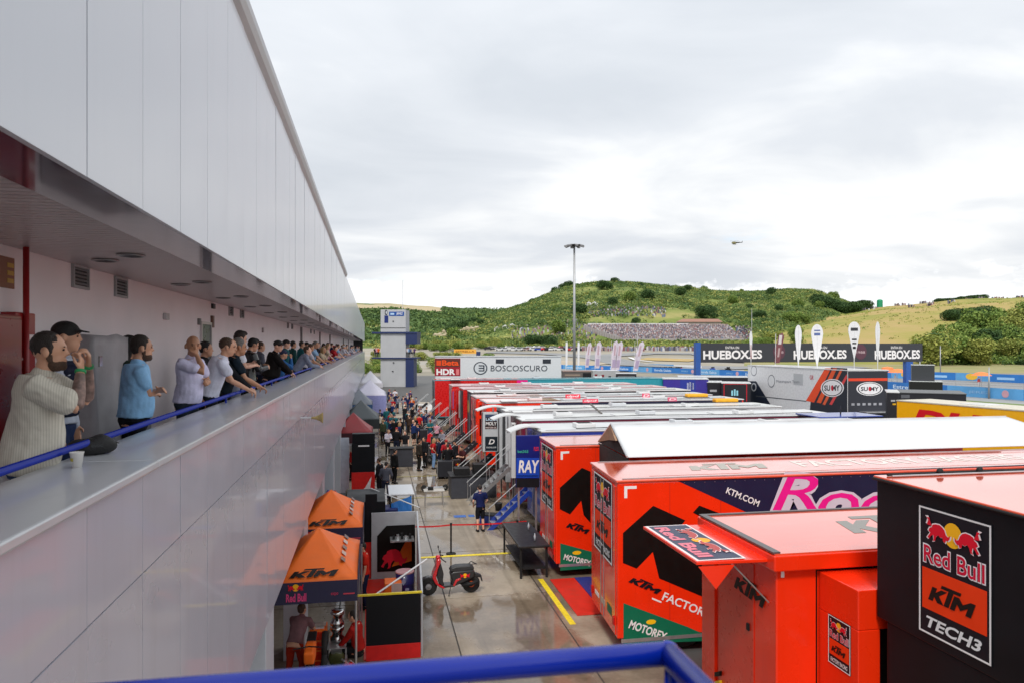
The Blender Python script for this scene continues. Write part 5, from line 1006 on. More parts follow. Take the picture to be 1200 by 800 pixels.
q = MB(); q.tube([(-.16, -.33, 1.00), (-.24, -.24, 1.04), (-.32, 0, 1.08), (-.24, .24, 1.04), (-.16, .33, 1.00)], .017, 8); q.build('handlebar', M_SB, t, smooth=True)
for s_ in (-1, 1): q = MB(); q.tube([(-.26, .2*s_, 1.05), (-.31, .24*s_, 1.25)], .008, 6); q.ball((-.31, .25*s_, 1.28), .02, .07, .045, 12, 6); q.build('mirror', M_SB, t, smooth=True)
q = MB(); q.tube([(.0, -.14, .26), (-.06, -.2, .02)], .012, 6); q.tube([(-.06, -.24, .012), (-.06, -.16, .012)], .014, 6); q.build('side_stand', M_SB, t)
q = MB(); q.tube([(.48, -.13, .72), (.62, -.13, .84), (.76, 0, .80), (.62, .13, .84), (.48, .13, .72)], .013, 8); q.build('grab_rail', M_SB, t, smooth=True); q = MB(); q.tube([(.30, -.17, .26), (.55, -.19, .30), (.78, -.19, .36)], [.03, .045, .05], 12); q.build('exhaust', M_CHAS, t, smooth=True)
sprof('rear_mudguard', [(.66, .46), (.86, .42), (.90, .30), (.93, .32), (.89, .48), (.72, .56)], -.07, .07, M_SB, .01)
fr = Frame(t, (.24, -.162, .47), (1, 0, 0), (0, 0, 1)); bulls(fr, .02, .0, .28, .13)
SCOOT = t
# ---- under the near orange tent
t = thing('pit_bike', 'orange mini motorbike on a white stand under the nearest orange tent', 'motorbike', (-1.25, 15.1, 0))
for yw in (-.35, .55): q = MB(); q.lathe([(.13, -.04), (.22, -.045), (.25, 0), (.22, .045), (.13, .04)], (0, yw, .55), 24, 'X'); o = q.build('wheel', M_TYRE, t, smooth=True); q = MB(); q.lathe([(.02, -.03), (.13, -.03), (.13, .03), (.02, .03)], (0, yw, .55), 14, 'X'); q.build('rim', M_RIM, o)
q = MB(); q.prism([(-.1, -.2, .75), (-.1, .25, .72), (-.1, .45, 1.0), (-.1, .1, 1.08), (-.1, -.3, 1.02)], (.2, 0, 0)); q.build('fairing', M_TO, t, bevel=.04); q = MB(); q.box(-.08, -.1, .42, .08, .25, .7); q.build('engine', M_CHAS, t, bevel=.03, fix=False); q = MB(); q.prism([(-.09, .3, .98), (-.09, .7, 1.02), (-.09, .72, 1.08), (-.09, .3, 1.06)], (.18, 0, 0)); q.build('seat', M_CHAS, t, bevel=.02)
q = MB(); q.tube([(-.3, -.25, 1.1), (0, -.2, 1.12), (.3, -.25, 1.1)], .014, 8); q.build('handlebar', M_CHAS, t)
q = MB(); q.tube([(-.22, -.2, 0), (0, 0, .45), (.22, -.2, 0), (-.22, -.2, 0)], .025, 8); q.tube([(-.22, .3, 0), (0, .1, .45), (.22, .3, 0)], .025, 8); q.build('paddock_stand', M_WHITE, t)
q = MB(); q.box(0, 0, 0, .35, .45, .95); t = thing('orange_tool_chest', 'orange tool chest with papers on top under the nearest orange tent', 'tool chest', (-1.35, 16.2, 0)); q.build('chest', M_TO, t, bevel=.01, fix=False)
for k in range(4): q = MB(); q.box(.02, -.012, .1+k*.21, .33, -.001, .27+k*.21); q.build('drawer', M_OR, t, fix=False)
q = MB(); q.box(.02, .05, .952, .30, .35, .975); q.build('paper', M_WHITE, t, fix=False)
for k in range(2):
    o = thing('fuel_keg', ['upper polished steel keg of two stacked under the nearest orange tent', 'lower polished steel keg of two stacked under the nearest orange tent'][k], 'keg', (-.78, 16.4, .95-.34*k)); q = MB(); q.lathe([(.12, 0), (.15, .02), (.15, .09), (.11, .14), (.11, .20), (.15, .25), (.15, .31), (.12, .335)], (0, 0, 0), 28); q.build('vessel', mat('steel', (.62, .62, .62), .18, metal=1.0), o, smooth=True); q = MB(); q.box(-.03, -.16, .13, .03, -.10, .19); q.build('tap', M_CHAS, o, bevel=.005, fix=False)
t = thing('engine_on_stand', 'dark motorcycle engine on an aluminium stand below the steel kegs', 'engine', (-.78, 16.15, 0)); q = MB(); q.lathe([(.12, -.1), (.17, -.08), (.17, .08), (.10, .12)], (0, 0, .36), 20, 'Y'); q.build('crankcase', mat('engine_green', (.08, .09, .03), .4, metal=.5), t, smooth=True)
for k in range(7): q = MB(); q.box(-.11, -.1, .47+k*.018, .11, .1, .477+k*.018); q.build('fin', M_AL, t, fix=False)
q = MB()
for a_, b_ in ((-.2, -.15), (.2, -.15), (-.2, .3), (.2, .3)): q.box(a_-.015, b_-.015, 0, a_+.015, b_+.015, .6)
q.box(-.2, -.15, .2, .2, .3, .22); q.box(-.2, -.15, .585, .2, .3, .605); q.build('stand', M_AL, t, fix=False); q = MB(); q.tube([(.1, -.1, .35), (.24, -.12, .25), (.3, .1, .2)], .025, 8); q.build('pipe', M_AL, t, smooth=True)
t = thing('wheel_pair', 'bright motorcycle wheels leaning beside the tool chest', 'wheels', (-1.02, 16.0, .3))
for k in range(2): q = MB(); q.lathe([(.20, -.05), (.27, -.06), (.29, 0), (.27, .06), (.20, .05)], (.0, .12*k, .0+.35*k), 24, 'X'); o = q.build('tyre', M_TYRE, t, smooth=True); q = MB(); q.lathe([(.17, -.04), (.20, -.05), (.20, .05), (.17, .04)], (0, .12*k, .35*k), 24, 'X'); q.tube([(0, .12*k-.18, .35*k), (0, .12*k+.18, .35*k)], .02); q.build('rim', M_RIM, o)
t = thing('white_jerry_can', 'white plastic fuel can with red caps at the tent front', 'fuel can', (-1.52, 14.4, 0))
q = MB(); q.box(0, 0, 0, .42, .3, .55); q.build('can', mat('plastic_white', (.62, .64, .66), .4), t, bevel=.05, fix=False)
for x_ in (.08, .32): q = MB(); q.lathe([(.035, 0), (.035, .10), (.02, .14)], (x_, .15, .55), 12); q.build('cap', M_WHITE if x_ > .2 else M_RED, t)
q = MB(); q.tube([(.1, .1, .62), (.2, .05, .75), (.26, .02, .6), (.26, -.02, .2)], .016, 8); q.build('hose', M_CHAS, t, smooth=True)
t = thing('blue_crate', 'dark blue crate with a pale manual on top beside the white fuel can', 'crate', (-1.0, 14.75, 0)); q = MB(); q.box(0, 0, 0, .42, .4, .36); q.build('crate', mat('box_navy', (.015, .025, .14), .5), t, bevel=.02, fix=False); q = MB(); q.box(.08, .05, .361, .3, .22, .39); q.build('manual', mat('paper_pink', (.6, .5, .5), .6), t, fix=False)

# more small kit under the tents and along the lane
rk = random.Random(12)
def kit(kind, x, y, z=0.0, s=1.0, label=None):
    if kind == 'bucket': t = thing('bucket', label, 'bucket', (x, y, z)); q = MB(); q.lathe([(.11*s, 0), (.14*s, .26*s), (.145*s, .27*s), (.13*s, .25*s)], (0, 0, 0), 18); q.build('pail', M_OR if 'orange' in label else M_DG, t, smooth=True); q = MB(); q.tube([(-.14*s, 0, .26*s), (0, 0, .38*s), (.14*s, 0, .26*s)], .005, 5); q.build('handle', M_AL, t)
    if kind == 'box': t = thing('parts_box', label, 'box', (x, y, z), rk.uniform(-.4, .4)); m_ = M_RED if 'red' in label else mat('kit_blue', (.02, .04, .2), .5) if 'blue' in label else M_LG if 'grey' in label else M_CHAS; q = MB(); q.box(-.2*s, -.15*s, 0, .2*s, .15*s, .2*s); q.build('box', m_, t, bevel=.01, fix=False); q = MB(); q.box(-.21*s, -.16*s, .2*s, .21*s, .16*s, .23*s); q.build('lid', M_CHAS, t, bevel=.008, fix=False)
    if kind == 'bottle': t = thing('drink_bottle', label, 'bottle', (x, y, z)); q = MB(); q.lathe([(.03, 0), (.033, .15), (.014, .2), (.014, .23)], (0, 0, 0), 10); q.build('bottle', mat('bottle_clear', (.5, .55, .6), .2), t, smooth=True)
    if kind == 'cable': t = None; q = MB(); pts = [(x+.25*math.sin(k*.8+y)+.28*k*s, y+.12*math.cos(k*1.3), .012) for k in range(14)]; q.tube(pts, .012, 5); o = q.build('cable', M_CHAS, None, smooth=True); tag(o, label, 'cable')
    if kind == 'rag': t = None; q = MB(); vs = [(x+.07*i, y+.06*j, z+.02+.02*noise.noise(Vector((i*.7, j*.7, x)))) for j in range(5) for i in range(5)]; q.add(vs, [(j*5+i, j*5+i+1, j*5+i+6, j*5+i+5) for j in range(4) for i in range(4)]); o = q.build('cleaning_cloth', cloth('#b8b0a8'), None, smooth=True, fix=False); o.modifiers.new('t', 'SOLIDIFY').thickness = .008; tag(o, label, 'cloth')
for a in (('box', -1.45, 15.3, 0, 1, 'small red parts box by the front wheel of the pit bike'), ('box', -.62, 15.1, 0, .9, 'small grey parts box below the steel kegs'), ('box', -1.05, 15.5, 0, 1.1, 'blue lidded parts box behind the dark blue crate'), ('bucket', -.5, 15.9, 0, 1, 'black bucket at the right leg of the nearest orange tent'),
    ('bucket', -1.28, 14.7, 0, .8, 'small orange bucket between the fuel can and the crate'), ('rag', -1.3, 16.3, .98, 1, 'pale cloth on the orange tool chest'), ('rag', -.9, 14.95, .40, 1, 'pale cloth on the dark blue crate'), ('box', -.55, 17.1, 0, 1.3, 'black lidded box at the back of the nearest orange tent'),
    ('cable', 2.2, 35.6, 0, .6, 'black cable snaking over the concrete near the grey counter'), ('cable', 5.2, 25.2, 0, .3, 'black cable by the black table'), ('cable', 3.2, 39.4, 0, .5, 'black cable on the concrete by the tyre stack'), ('bottle', 4.9, 22.2, 1.0, 1, 'clear bottle on the black table, near end'), ('bottle', 5.0, 23.6, 1.0, 1, 'clear bottle on the black table, far end'),
    ('box', 4.5, 28.9, 0, 1.6, 'black case at the foot of the blue stair'), ('box', 2.45, 32.3, .73, .6, 'little black box on the pale folding table'), ('bucket', 5.25, 31.0, 0, 1.2, 'black bucket under the wide silver stair'), ('box', .3, 18.0, .02, 1.2, 'red box on the floor of the grey pen'), ('box', .25, 19.2, .02, .9, 'black box beside the white stand in the grey pen')): kit(*a[:5], label=a[5])
M_SKB = M_SB
for k, (x, y, r_) in enumerate(((4.1, 40.2, .5), (3.9, 43.9, -.3), (4.3, 47.6, .2), (4.0, 50.6, .9), (3.8, 54.8, -.4))):
    c_ = copy_tree(SCOOT); c_.location = (x, y, 0); c_.rotation_euler = (0, 0, r_); c_['group'] = 'dark scooters parked between the stairs'; c_['label'] = 'dark scooter parked %s' % ['behind the grey sign panel', 'near the first orange ended trailer stair', 'by the second orange ended trailer stair', 'by the slender dark banner stair', 'near the striped banner stair'][k]
    for ch in c_.children:
        if ch.material_slots and ch.material_slots[0].material == M_SR: ch.material_slots[0].link = 'OBJECT'; ch.material_slots[0].material = [M_SB, mat('scooter_green', (.02, .12, .07), .3, coat=.5), M_SB, M_SR, M_SB][k]
# light marks and a gutter line in the lane
q = MB(); q.box(4.70, 2, -.05, 4.74, 90, -.001); tag(q.build('gutter_line', M_JOINT, None, fix=False), None, kind='structure')
# ================================================================ PEOPLE
def ring_loft(q, rings, n=14):
    """rings: (centre, half width, half depth, axis across, axis front)"""
    vs = []; fs = []
    for c, a, b, ax, ay in rings:
        for k in range(n):
            t = 2*PI*k/n; vs.append(Vector(c)+ax*(a*math.cos(t))+ay*(b*math.sin(t)))
    for i in range(len(rings)-1):
        for k in range(n): fs.append((i*n+k, i*n+(k+1) % n, (i+1)*n+(k+1) % n, (i+1)*n+k))
    fs.append(tuple(range(n))[::-1]); fs.append(tuple((len(rings)-1)*n+k for k in range(n))); q.add(vs, fs)
def limb(q, pts, rs, n=12, flat=1.0):
    """tapered round limb with rounded ends through joints"""
    P_ = [Vector(p) for p in pts]; L = []; R = []
    d0 = (P_[1]-P_[0]).normalized(); d1 = (P_[-1]-P_[-2]).normalized()
    for k in (1.0, .7, .3): L.append(P_[0]-d0*rs[0]*k*.9); R.append(rs[0]*math.sqrt(max(.02, 1-k*k)))
    for i in range(len(P_)):
        L.append(P_[i]); R.append(rs[i])
    for k in (.3, .7, 1.0): L.append(P_[-1]+d1*rs[-1]*k*.9); R.append(rs[-1]*math.sqrt(max(.02, 1-k*k)))
    q.tube(L, R, n)
def ruffle(me_, kind, voxel):
    '''folds in cloth, tufts in hair'''
    if kind not in ('top', 'bot', 'hair'): return
    n = len(me_.vertices); co = np.empty(n*3, np.float32); no = np.empty(n*3, np.float32); me_.vertices.foreach_get('co', co); me_.vertices.foreach_get('normal', no); co = co.reshape(-1, 3); no = no.reshape(-1, 3)
    if voxel > .03: return
    if kind == 'hair': d = np.array([noise.noise(Vector((x*70, y*70, z*45))) for x, y, z in co])*.006
    else:
        d = np.array([noise.noise(Vector((x*9+z*5, y*9, z*4+x*3)))+.28*noise.noise(Vector((x*22+z*14, y*22, z*12+x*9))) for x, y, z in co])*(.013 if kind == 'top' else .010)
    co = co+no*d[:, None]; me_.vertices.foreach_set('co', co.astype(np.float32).ravel()); me_.update()
def remesh(parts_, voxel, smooth_it=3, q_kinds=()):
    """parts_: list of MB -> list of fused smooth meshes"""
    obs = []
    for q in parts_:
        me_ = bpy.data.meshes.new('t'); me_.from_pydata(q.v, [], q.f); bm = bmesh.new(); bm.from_mesh(me_); bmesh.ops.recalc_face_normals(bm, faces=bm.faces); bm.to_mesh(me_); bm.free()
        o = bpy.data.objects.new('t', me_); COL.objects.link(o)
        r = o.modifiers.new('r', 'REMESH'); r.mode = 'VOXEL'; r.voxel_size = voxel; s = o.modifiers.new('s', 'SMOOTH'); s.factor = .5; s.iterations = smooth_it; obs.append(o)
    dg = bpy.context.evaluated_depsgraph_get(); dg.update(); out = []
    for o in obs:
        m_ = bpy.data.meshes.new_from_object(o.evaluated_get(dg)); m_.polygons.foreach_set('use_smooth', [True]*len(m_.polygons)); out.append(m_); ruffle(m_, q_kinds[len(out)-1] if len(q_kinds) > 1 else '', voxel)
    for o in obs:
        d = o.data; bpy.data.objects.remove(o); bpy.data.meshes.remove(d)
    return out
def ik(a, b, l1, l2, pole):
    d = b-a; L = min(d.length, (l1+l2)*.995); d.normalize(); x = (l1*l1-l2*l2+L*L)/(2*L); h = math.sqrt(max(1e-4, l1*l1-x*x)); pl = (pole-d*pole.dot(d)).normalized(); return a+d*x+pl*h, a+d*L
V = Vector
def hand(q, wrist, d, nrm, sc=1.0, curl=.6, side=1):
    d = d.normalized(); nrm = (nrm-d*nrm.dot(d)).normalized(); s = d.cross(nrm)
    ring_loft(q, [(wrist-d*.01, .026*sc, .019*sc, s, nrm), (wrist+d*.03, .036*sc, .018*sc, s, nrm), (wrist+d*.09*sc, .042*sc, .014*sc, s, nrm)], 10)
    for k, l in enumerate((.070, .080, .074, .058)):
        b0 = wrist+d*.085*sc+s*((k-1.5)*.021*sc); d1 = (d*math.cos(curl*.5)-nrm*math.sin(curl*.5)); d2 = (d*math.cos(curl*1.5)-nrm*math.sin(curl*1.5)); d3 = (d*math.cos(curl*2.3)-nrm*math.sin(curl*2.3))
        p1 = b0+d1*l*.5*sc; p2 = p1+d2*l*.35*sc; limb(q, [b0-d*.01, p1, p2, p2+d3*l*.25*sc], [.0105*sc, .0098*sc, .009*sc, .008*sc], 8)
    b0 = wrist+d*.02+s*side*.03*sc; p1 = b0+(d*.6+s*side*.7-nrm*.4).normalized()*.045*sc; limb(q, [b0, p1, p1+(d*.9+s*side*.1-nrm*.4).normalized()*.035*sc], [.014*sc, .0115*sc, .009*sc], 8)
POSES = {
 # lean, (hand targets relative to standing pelvis frame; x right y front z up), head (yaw,pitch), legs
 'stand': dict(lean=.03, L=V((-.27, .08, .80)), R=V((.27, .06, .80)), curl=.5),
 'rail': dict(lean=.34, L=V((-.20, .50, 1.02)), R=V((.20, .50, 1.02)), curl=.8, step=.12),
 'rail2': dict(lean=.22, L=V((-.24, .44, 1.00)), R=V((.12, .46, 1.01)), curl=.9, head=(.35, -.1)),
 'elbows': dict(lean=.62, L=V((-.12, .66, 1.08)), R=V((.14, .66, 1.06)), curl=.7, step=.16, head=(.1, .35)),
 'cross': dict(lean=.05, L=V((.10, .21, 1.20)), R=V((-.12, .23, 1.16)), curl=.5, pole=V((.3, .05, -1))),
 'photo': dict(lean=.14, L=V((-.05, .34, 1.53)), R=V((.07, .31, 1.50)), curl=.9, head=(0, .05), pole=V((0, .15, -1)), noarm=1),
 'phone': dict(lean=.10, L=V((-.06, .36, 1.20)), R=V((.12, .34, 1.18)), curl=.8, head=(0, -.30)),
 'chin': dict(lean=.10, L=V((-.10, .22, 1.18)), R=V((.07, .17, 1.53)), curl=1.2, pole=V((.1, .3, -1)), head=(.75, -.02)),
 'walk': dict(lean=.06, L=V((-.26, .22, .86)), R=V((.26, -.14, .84)), curl=.6, walk=.28),
 'hips': dict(lean=.02, L=V((-.20, .04, 1.02)), R=V((.20, .04, 1.02)), curl=.9, pole=V((0, -.6, -.2))),
 'sit': dict(lean=.15, L=V((-.15, .42, .98)), R=V((.15, .42, .98)), curl=.7, sit=1),
 'back': dict(lean=.05, L=V((-.22, .20, .98)), R=V((.22, .20, .98)), curl=.7, head=(.2, -.2)),
}
PC = {}
def person_meshes(pose, sleeve, legs, hair, voxel, build_):
    key = (pose, sleeve, legs, hair, voxel, build_)
    if key in PC: return PC[key]
    P_ = POSES[pose]; lean = P_['lean']; fat = build_; piv = V((0, 0, .95)); Rl = Matrix.Rotation(-lean, 3, 'X'); hy, hp = P_.get('head', (0, 0))
    up = lambda p: piv+Rl @ (V(p)-piv); X_ = V((1, 0, 0)); Yl = Rl @ V((0, 1, 0))
    body = MB(); top = MB(); bot = MB(); shoe = MB(); hr = MB(); gl = {}
    def torso(q, g, z0=.86, z1=1.50, flare=0.0):
        secs = [(.84, .155, .115), (.93, .168, .122), (1.04, .150, .108), (1.14, .150, .108), (1.25, .165, .116), (1.36, .182, .116), (1.43, .178, .105), (1.475, .148, .09), (1.505, .092, .072)]
        rr = []
        for z, a, b in secs:
            if z < z0-.02 or z > z1+.001: continue
            belly = .02*fat*math.exp(-((z-1.08)/.14)**2)*3
            fl = flare*max(0, (1.15-z)/.3)
            rr.append((up((0, belly*.6-.01*(z > 1.3), z)), a*(1+.10*fat)+g+fl, b*(1+.10*fat)+belly+g+fl, X_, Yl))
        ring_loft(q, rr, 18)
    torso(body, 0); nb = up((0, .0, 1.47)); Rh = Rl @ Matrix.Rotation(lean*.75, 3, 'X') @ Matrix.Rotation(-hy, 3, 'Z') @ Matrix.Rotation(hp, 3, 'X'); hc = nb+(Rl @ V((0, .012, .05)))+Rh @ V((0, .028, .115))
    H = lambda x, y, z: hc+Rh @ (V((x, y, z))*1.06)
    limb(body, [nb-(Rl @ V((0, 0, .04))), nb+(Rl @ V((0, .01, .05))), H(0, -.015, -.05)], [.062, .055, .052])
    body.ball(H(0, 0, .025), .080, .100, .103, 18, 12, 0, Rh); body.ball(H(0, .028, -.05), .060, .068, .070, 14, 10, 0, Rh); body.ball(H(0, .062, -.085), .03, .028, .028, 10, 8, 0, Rh)
    body.add([H(-.012, .088, .02), H(.012, .088, .02), H(.018, .09, -.028), H(-.018, .09, -.028), H(0, .122, -.022), H(0, .100, .02)], [(0, 1, 5), (0, 5, 4, 3), (1, 2, 4, 5), (3, 4, 2), (0, 3, 2, 1)])
    body.ball(H(0, .087, .032), .05, .012, .012, 10, 6, 0, Rh); body.ball(H(0, .088, -.055), .026, .013, .012, 10, 6, 0, Rh)
    for s in (-1, 1): body.ball(H(s*.084, -.005, -.005), .013, .024, .036, 8, 8, 0, Rh)
    gl['eyes'] = [H(s*.031, .084, .012) for s in (-1, 1)]; gl['H'] = H; gl['Rh'] = Rh
    torso(top, .014 if sleeve != 'jacket' else .028, .93 if sleeve != 'loose' else .86, 1.48, .03 if sleeve in ('loose', 'jacket') else .012)
    if sleeve in ('long', 'jacket'): limb(top, [nb-(Rl @ V((0, 0, .02))), nb+(Rl @ V((0, .005, .02)))], [.078, .066])
    if sleeve in ('short', 'loose'): limb(top, [nb-(Rl @ V((0, .004, .025))), nb+(Rl @ V((0, .004, .012)))], [.082, .074])
    wr = []
    for s, tgt in ((-1, P_['L']), (1, P_['R'])):
        sh = up((s*(.185+.015*fat), -.005, 1.425)); tg = V(tgt); tg = piv+(tg-piv)
        pole = P_.get('pole', V((s*.55, -.6, -.5)))
        if 'pole' in P_: pole = V((pole.x*0+s*.35, pole.y, pole.z))
        el, wp = ik(sh, tg, .29, .26, pole); gl['w%d' % s] = wp; wr.append((el, wp))
        limb(body, [sh-V((s*.03, 0, 0)), sh, sh.lerp(el, .45), el, el.lerp(wp, .35), wp], [.05, .054*(1+.1*fat), .047*(1+.12*fat), .038, .040*(1+.08*fat), .026])
        d = (wp-el).normalized(); nrm = V((0, .15, 1)) if pose in ('rail', 'rail2', 'elbows', 'sit') else V((s, 0, .1)) if pose in ('stand', 'walk') else V((0, .6, .3)) if pose in ('photo', 'phone', 'chin') else V((0, .8, .6))
        hand(body, wp, d if pose not in ('rail', 'rail2') else V((0, .8, -.45)), nrm, 1.0, P_['curl'], -s if pose not in ('stand', 'walk') else 1)
        g = .014
        if sleeve in ('long', 'jacket'):
            g = .016 if sleeve == 'long' else .026
            limb(top, [sh-V((s*.04, 0, 0)), sh, sh.lerp(el, .5), el, el.lerp(wp, .4), wp-d*.01], [.058+g*.3, .056+g, .050+g, .045+g, .042+g*.9, .032+g*.7])
        elif sleeve != 'vest':
            k = .72 if sleeve == 'loose' else .58; g = .016 if sleeve != 'loose' else .03
            limb(top, [sh-V((s*.04, 0, 0)), sh, sh.lerp(el, k*.6), sh.lerp(el, k)], [.056, .056+g, .052+g*1.2, .052+g*1.3])
    st = P_.get('step', 0); wk = P_.get('walk', 0)
    for s in (-1, 1):
        hip = V((s*.092, 0, .91)); fy = (wk*s if wk else st*(1 if s > 0 else -.6)); kn = V((s*.105, .03+fy*.55, .50)); an = V((s*.11, fy-.02, .09))
        if P_.get('sit'): hip = V((s*.092, 0, .92)); kn = V((s*.14, .43, .93)); an = V((s*.14, .44, .50))
        if wk and s < 0: an.z = .14
        limb(body, [hip, hip.lerp(kn, .5), kn, kn.lerp(an, .35), an], [.085, .075, .052, .054, .036]); gl['an%d' % s] = an
        fr_ = an+V((0, .12, -.055)); limb(body, [an+V((0, -.03, -.04)), an+V((0, .05, -.05)), fr_], [.034, .036, .026])
        limb(shoe, [an+V((0, -.035, -.04)), an+V((0, .05, -.042)), fr_+V((0, .02, 0))], [.043, .045, .037]); shoe.box(an.x-.045, an.y-.08, an.z-.09, an.x+.045, an.y+.175, an.z-.065)
        g = .017
        if legs == 'short': limb(bot, [hip+V((0, 0, .03)), hip.lerp(kn, .5), hip.lerp(kn, .93)], [.095, .092, .078])
        else: limb(bot, [hip+V((0, 0, .03)), hip.lerp(kn, .5), kn, kn.lerp(an, .35), an+V((0, 0, .03))], [.094, .087, .069, .066, .056])
    ring_loft(bot, [(V((0, 0, .80)), .13+.02, .11, X_, V((0, 1, 0))), (V((0, 0, .90)), .168+.014+.015*fat, .128+.03*fat, X_, V((0, 1, 0))), (up((0, .01*fat, 1.0)), .158+.012+.02*fat, .116+.035*fat, X_, Yl)], 18)
    # hair or cap
    if hair in ('short', 'long', 'quiff'):
        hr.ball(H(0, -.016, .050), .087, .099, .092, 18, 12, 0, Rh); hr.ball(H(0, -.045, .01), .076, .066, .075, 14, 10, 0, Rh)
        for s in (-1, 1): hr.ball(H(s*.076, .008, .012), .012, .026, .040, 8, 8, 0, Rh)
        if hair == 'quiff': hr.ball(H(0, .03, .105), .066, .062, .036, 14, 8, 0, Rh)
        if hair == 'long':
            limb(hr, [H(0, -.05, .03), H(0, -.07, -.08), H(0, -.08, -.22)], [.085, .080, .055]); 
            for s in (-1, 1): limb(hr, [H(s*.06, -.01, .05), H(s*.075, -.01, -.05), H(s*.07, -.03, -.18)], [.032, .03, .022])
    elif hair == 'crop':
        hr.ball(H(0, -.012, .040), .084, .099, .096, 18, 12, 0, Rh)
        for s in (-1, 1): hr.ball(H(s*.076, .012, .014), .010, .022, .045, 8, 8, 0, Rh)
    elif hair == 'cap':
        hr.ball(H(0, -.006, .048), .091, .109, .091, 18, 12, 0, Rh); hr.prism([H(-.07, .075, .052), H(-.06, .135, .042), H(-.02, .165, .038), (H(.02, .165, .038)), H(.06, .135, .042), H(.07, .075, .052)], Rh @ V((0, 0, .014)))
    elif hair == 'bald': pass
    parts_ = [body, top, bot, shoe]+([hr] if hair != 'bald' else []); ms = remesh(parts_, voxel, 3 if voxel < .02 else 2, ('body', 'top', 'bot', 'shoe', 'hair' if hair != 'cap' else 'cap'))
    PC[key] = (ms, gl, wr); return PC[key]
SKIN = [mat('skin_light', (.74, .42, .30), .5, var=.08, nscale=10), mat('skin_mid', (.60, .32, .205), .5, var=.08, nscale=10), mat('skin_tan', (.48, .24, .14), .5, var=.1, nscale=10)]
HAIRM = {k: mat('hair_'+k, c, .6, var=.3, nscale=60, bump=.6, bscale=120) for k, c in dict(black=(.008, .007, .007), dark=(.02, .013, .01), brown=(.06, .03, .016), grey=(.16, .15, .14), blond=(.35, .22, .10), red=(.35, .01, .01), teal=(.02, .10, .09), navy=(.012, .018, .07), white=(.5, .5, .5)).items()}
M_EYE = mat('eye_dark', (.015, .012, .012), .2); M_BEARD = mat('beard', (.085, .048, .03), .8, var=.3, nscale=80, bump=.6, bscale=120)
def person(label, loc, rz, pose, topc, botc, hair='short', hairc='dark', sleeve='short', legs='long', skin=0, h=1.76, voxel=.02, fat=0.0, shoec='#15161a', group=None, feat=False, beard=False, topm=None):
    ms, gl, wr = person_meshes(pose, sleeve, legs, hair, voxel, fat)
    def ob(name, me_, m, parent):
        o = bpy.data.objects.new(name, me_); link(o, parent)
        if not me_.materials: me_.materials.append(m)
        o.material_slots[0].link = 'OBJECT'; o.material_slots[0].material = m; return o
    b = ob('person', ms[0], SKIN[skin], None); b.location = loc; b.rotation_euler = (0, 0, rz); k = h/1.765; b.scale = (k, k, k); tag(b, label, 'person', group)
    ob('top', ms[1], topm or cloth(topc), b); ob('trousers' if legs == 'long' else 'shorts', ms[2], cloth(botc), b); ob('shoes', ms[3], cloth(shoec), b)
    if hair != 'bald': ob('cap' if hair == 'cap' else 'hair', ms[4], HAIRM[hairc], b)
    if feat:
        H, Rh = gl['H'], gl['Rh']
        for s, e_ in zip((-1, 1), gl['eyes']):
            q = MB(); q.ball(e_, .011, .008, .0075, 10, 6, 0, Rh); q.build('eye', M_EYE, b, smooth=True)
            q = MB(); q.ball(e_+Rh @ V((0, .006, .020)), .018, .006, .004, 8, 6, 0, Rh); q.build('eyebrow', HAIRM['black'], b, smooth=True)
        if beard:
            q = MB(); q.ball(H(0, .034, -.078), .0605, .068, .050, 14, 10, 0, Rh); q.ball(H(0, .070, -.092), .034, .032, .030, 10, 8, 0, Rh)
            for s in (-1, 1): q.ball(H(s*.060, .012, -.035), .012, .022, .036, 8, 8, 0, Rh)
            m_ = remesh([q], .007, 2)[0]; m_.materials.append(M_BEARD); o = bpy.data.objects.new('beard', m_); link(o, b)
    return b, gl, wr
FZ = 5.38; grpT = 'spectators leaning on the terrace rail'
def terr_pos(px, X):
    a, b, v = _ray(px, 400); t = X/a; return Vector((X, b*t, FZ))
def TP(px, X, label, look, pose, topc, botc, h=1.76, **kw):
    """look: degrees from +X (paddock) towards +Y"""
    return person(label, terr_pos(px, X), math.radians(look-90), pose, topc, botc, h=h, group=grpT, **kw)
M_STRIPE = None
def stripe_cloth():
    m = bpy.data.materials.new('striped_cream'); m.use_nodes = True; t = m.node_tree; b = t.nodes['Principled BSDF']; tcn = t.nodes.new('ShaderNodeTexCoord'); w_ = t.nodes.new('ShaderNodeTexWave'); w_.wave_type = 'BANDS'; w_.bands_direction = 'Y'; w_.inputs['Scale'].default_value = 22; w_.inputs['Distortion'].default_value = .3; w_.inputs['Detail'].default_value = 2
    t.links.new(tcn.outputs['Object'], w_.inputs[0]); r = t.nodes.new('ShaderNodeValToRGB'); t.links.new(w_.outputs[0], r.inputs[0]); r.color_ramp.elements[0].color = (.47, .44, .37, 1); r.color_ramp.elements[1].color = (.60, .57, .49, 1); r.color_ramp.elements[1].position = .6
    t.links.new(r.outputs[0], b.inputs['Base Color']); b.inputs['Roughness'].default_value = .85
    n = t.nodes.new('ShaderNodeTexNoise'); n.inputs['Scale'].default_value = 9; t.links.new(tcn.outputs['Object'], n.inputs[0]); bp = t.nodes.new('ShaderNodeBump'); bp.inputs['Strength'].default_value = .6; bp.inputs['Distance'].default_value = .03; t.links.new(n.outputs[0], bp.inputs['Height']); t.links.new(bp.outputs[0], b.inputs['Normal']); return m
b, gl, wr = TP(33, -2.18, 'bearded tattooed man in a cream striped shirt with a phone, nearest on the terrace', 12, 'photo', '#cfcabd', '#24406a', 1.72, hair='crop', hairc='dark', sleeve='loose', skin=1, voxel=.0085, fat=.7, feat=True, beard=True, topm=stripe_cloth())
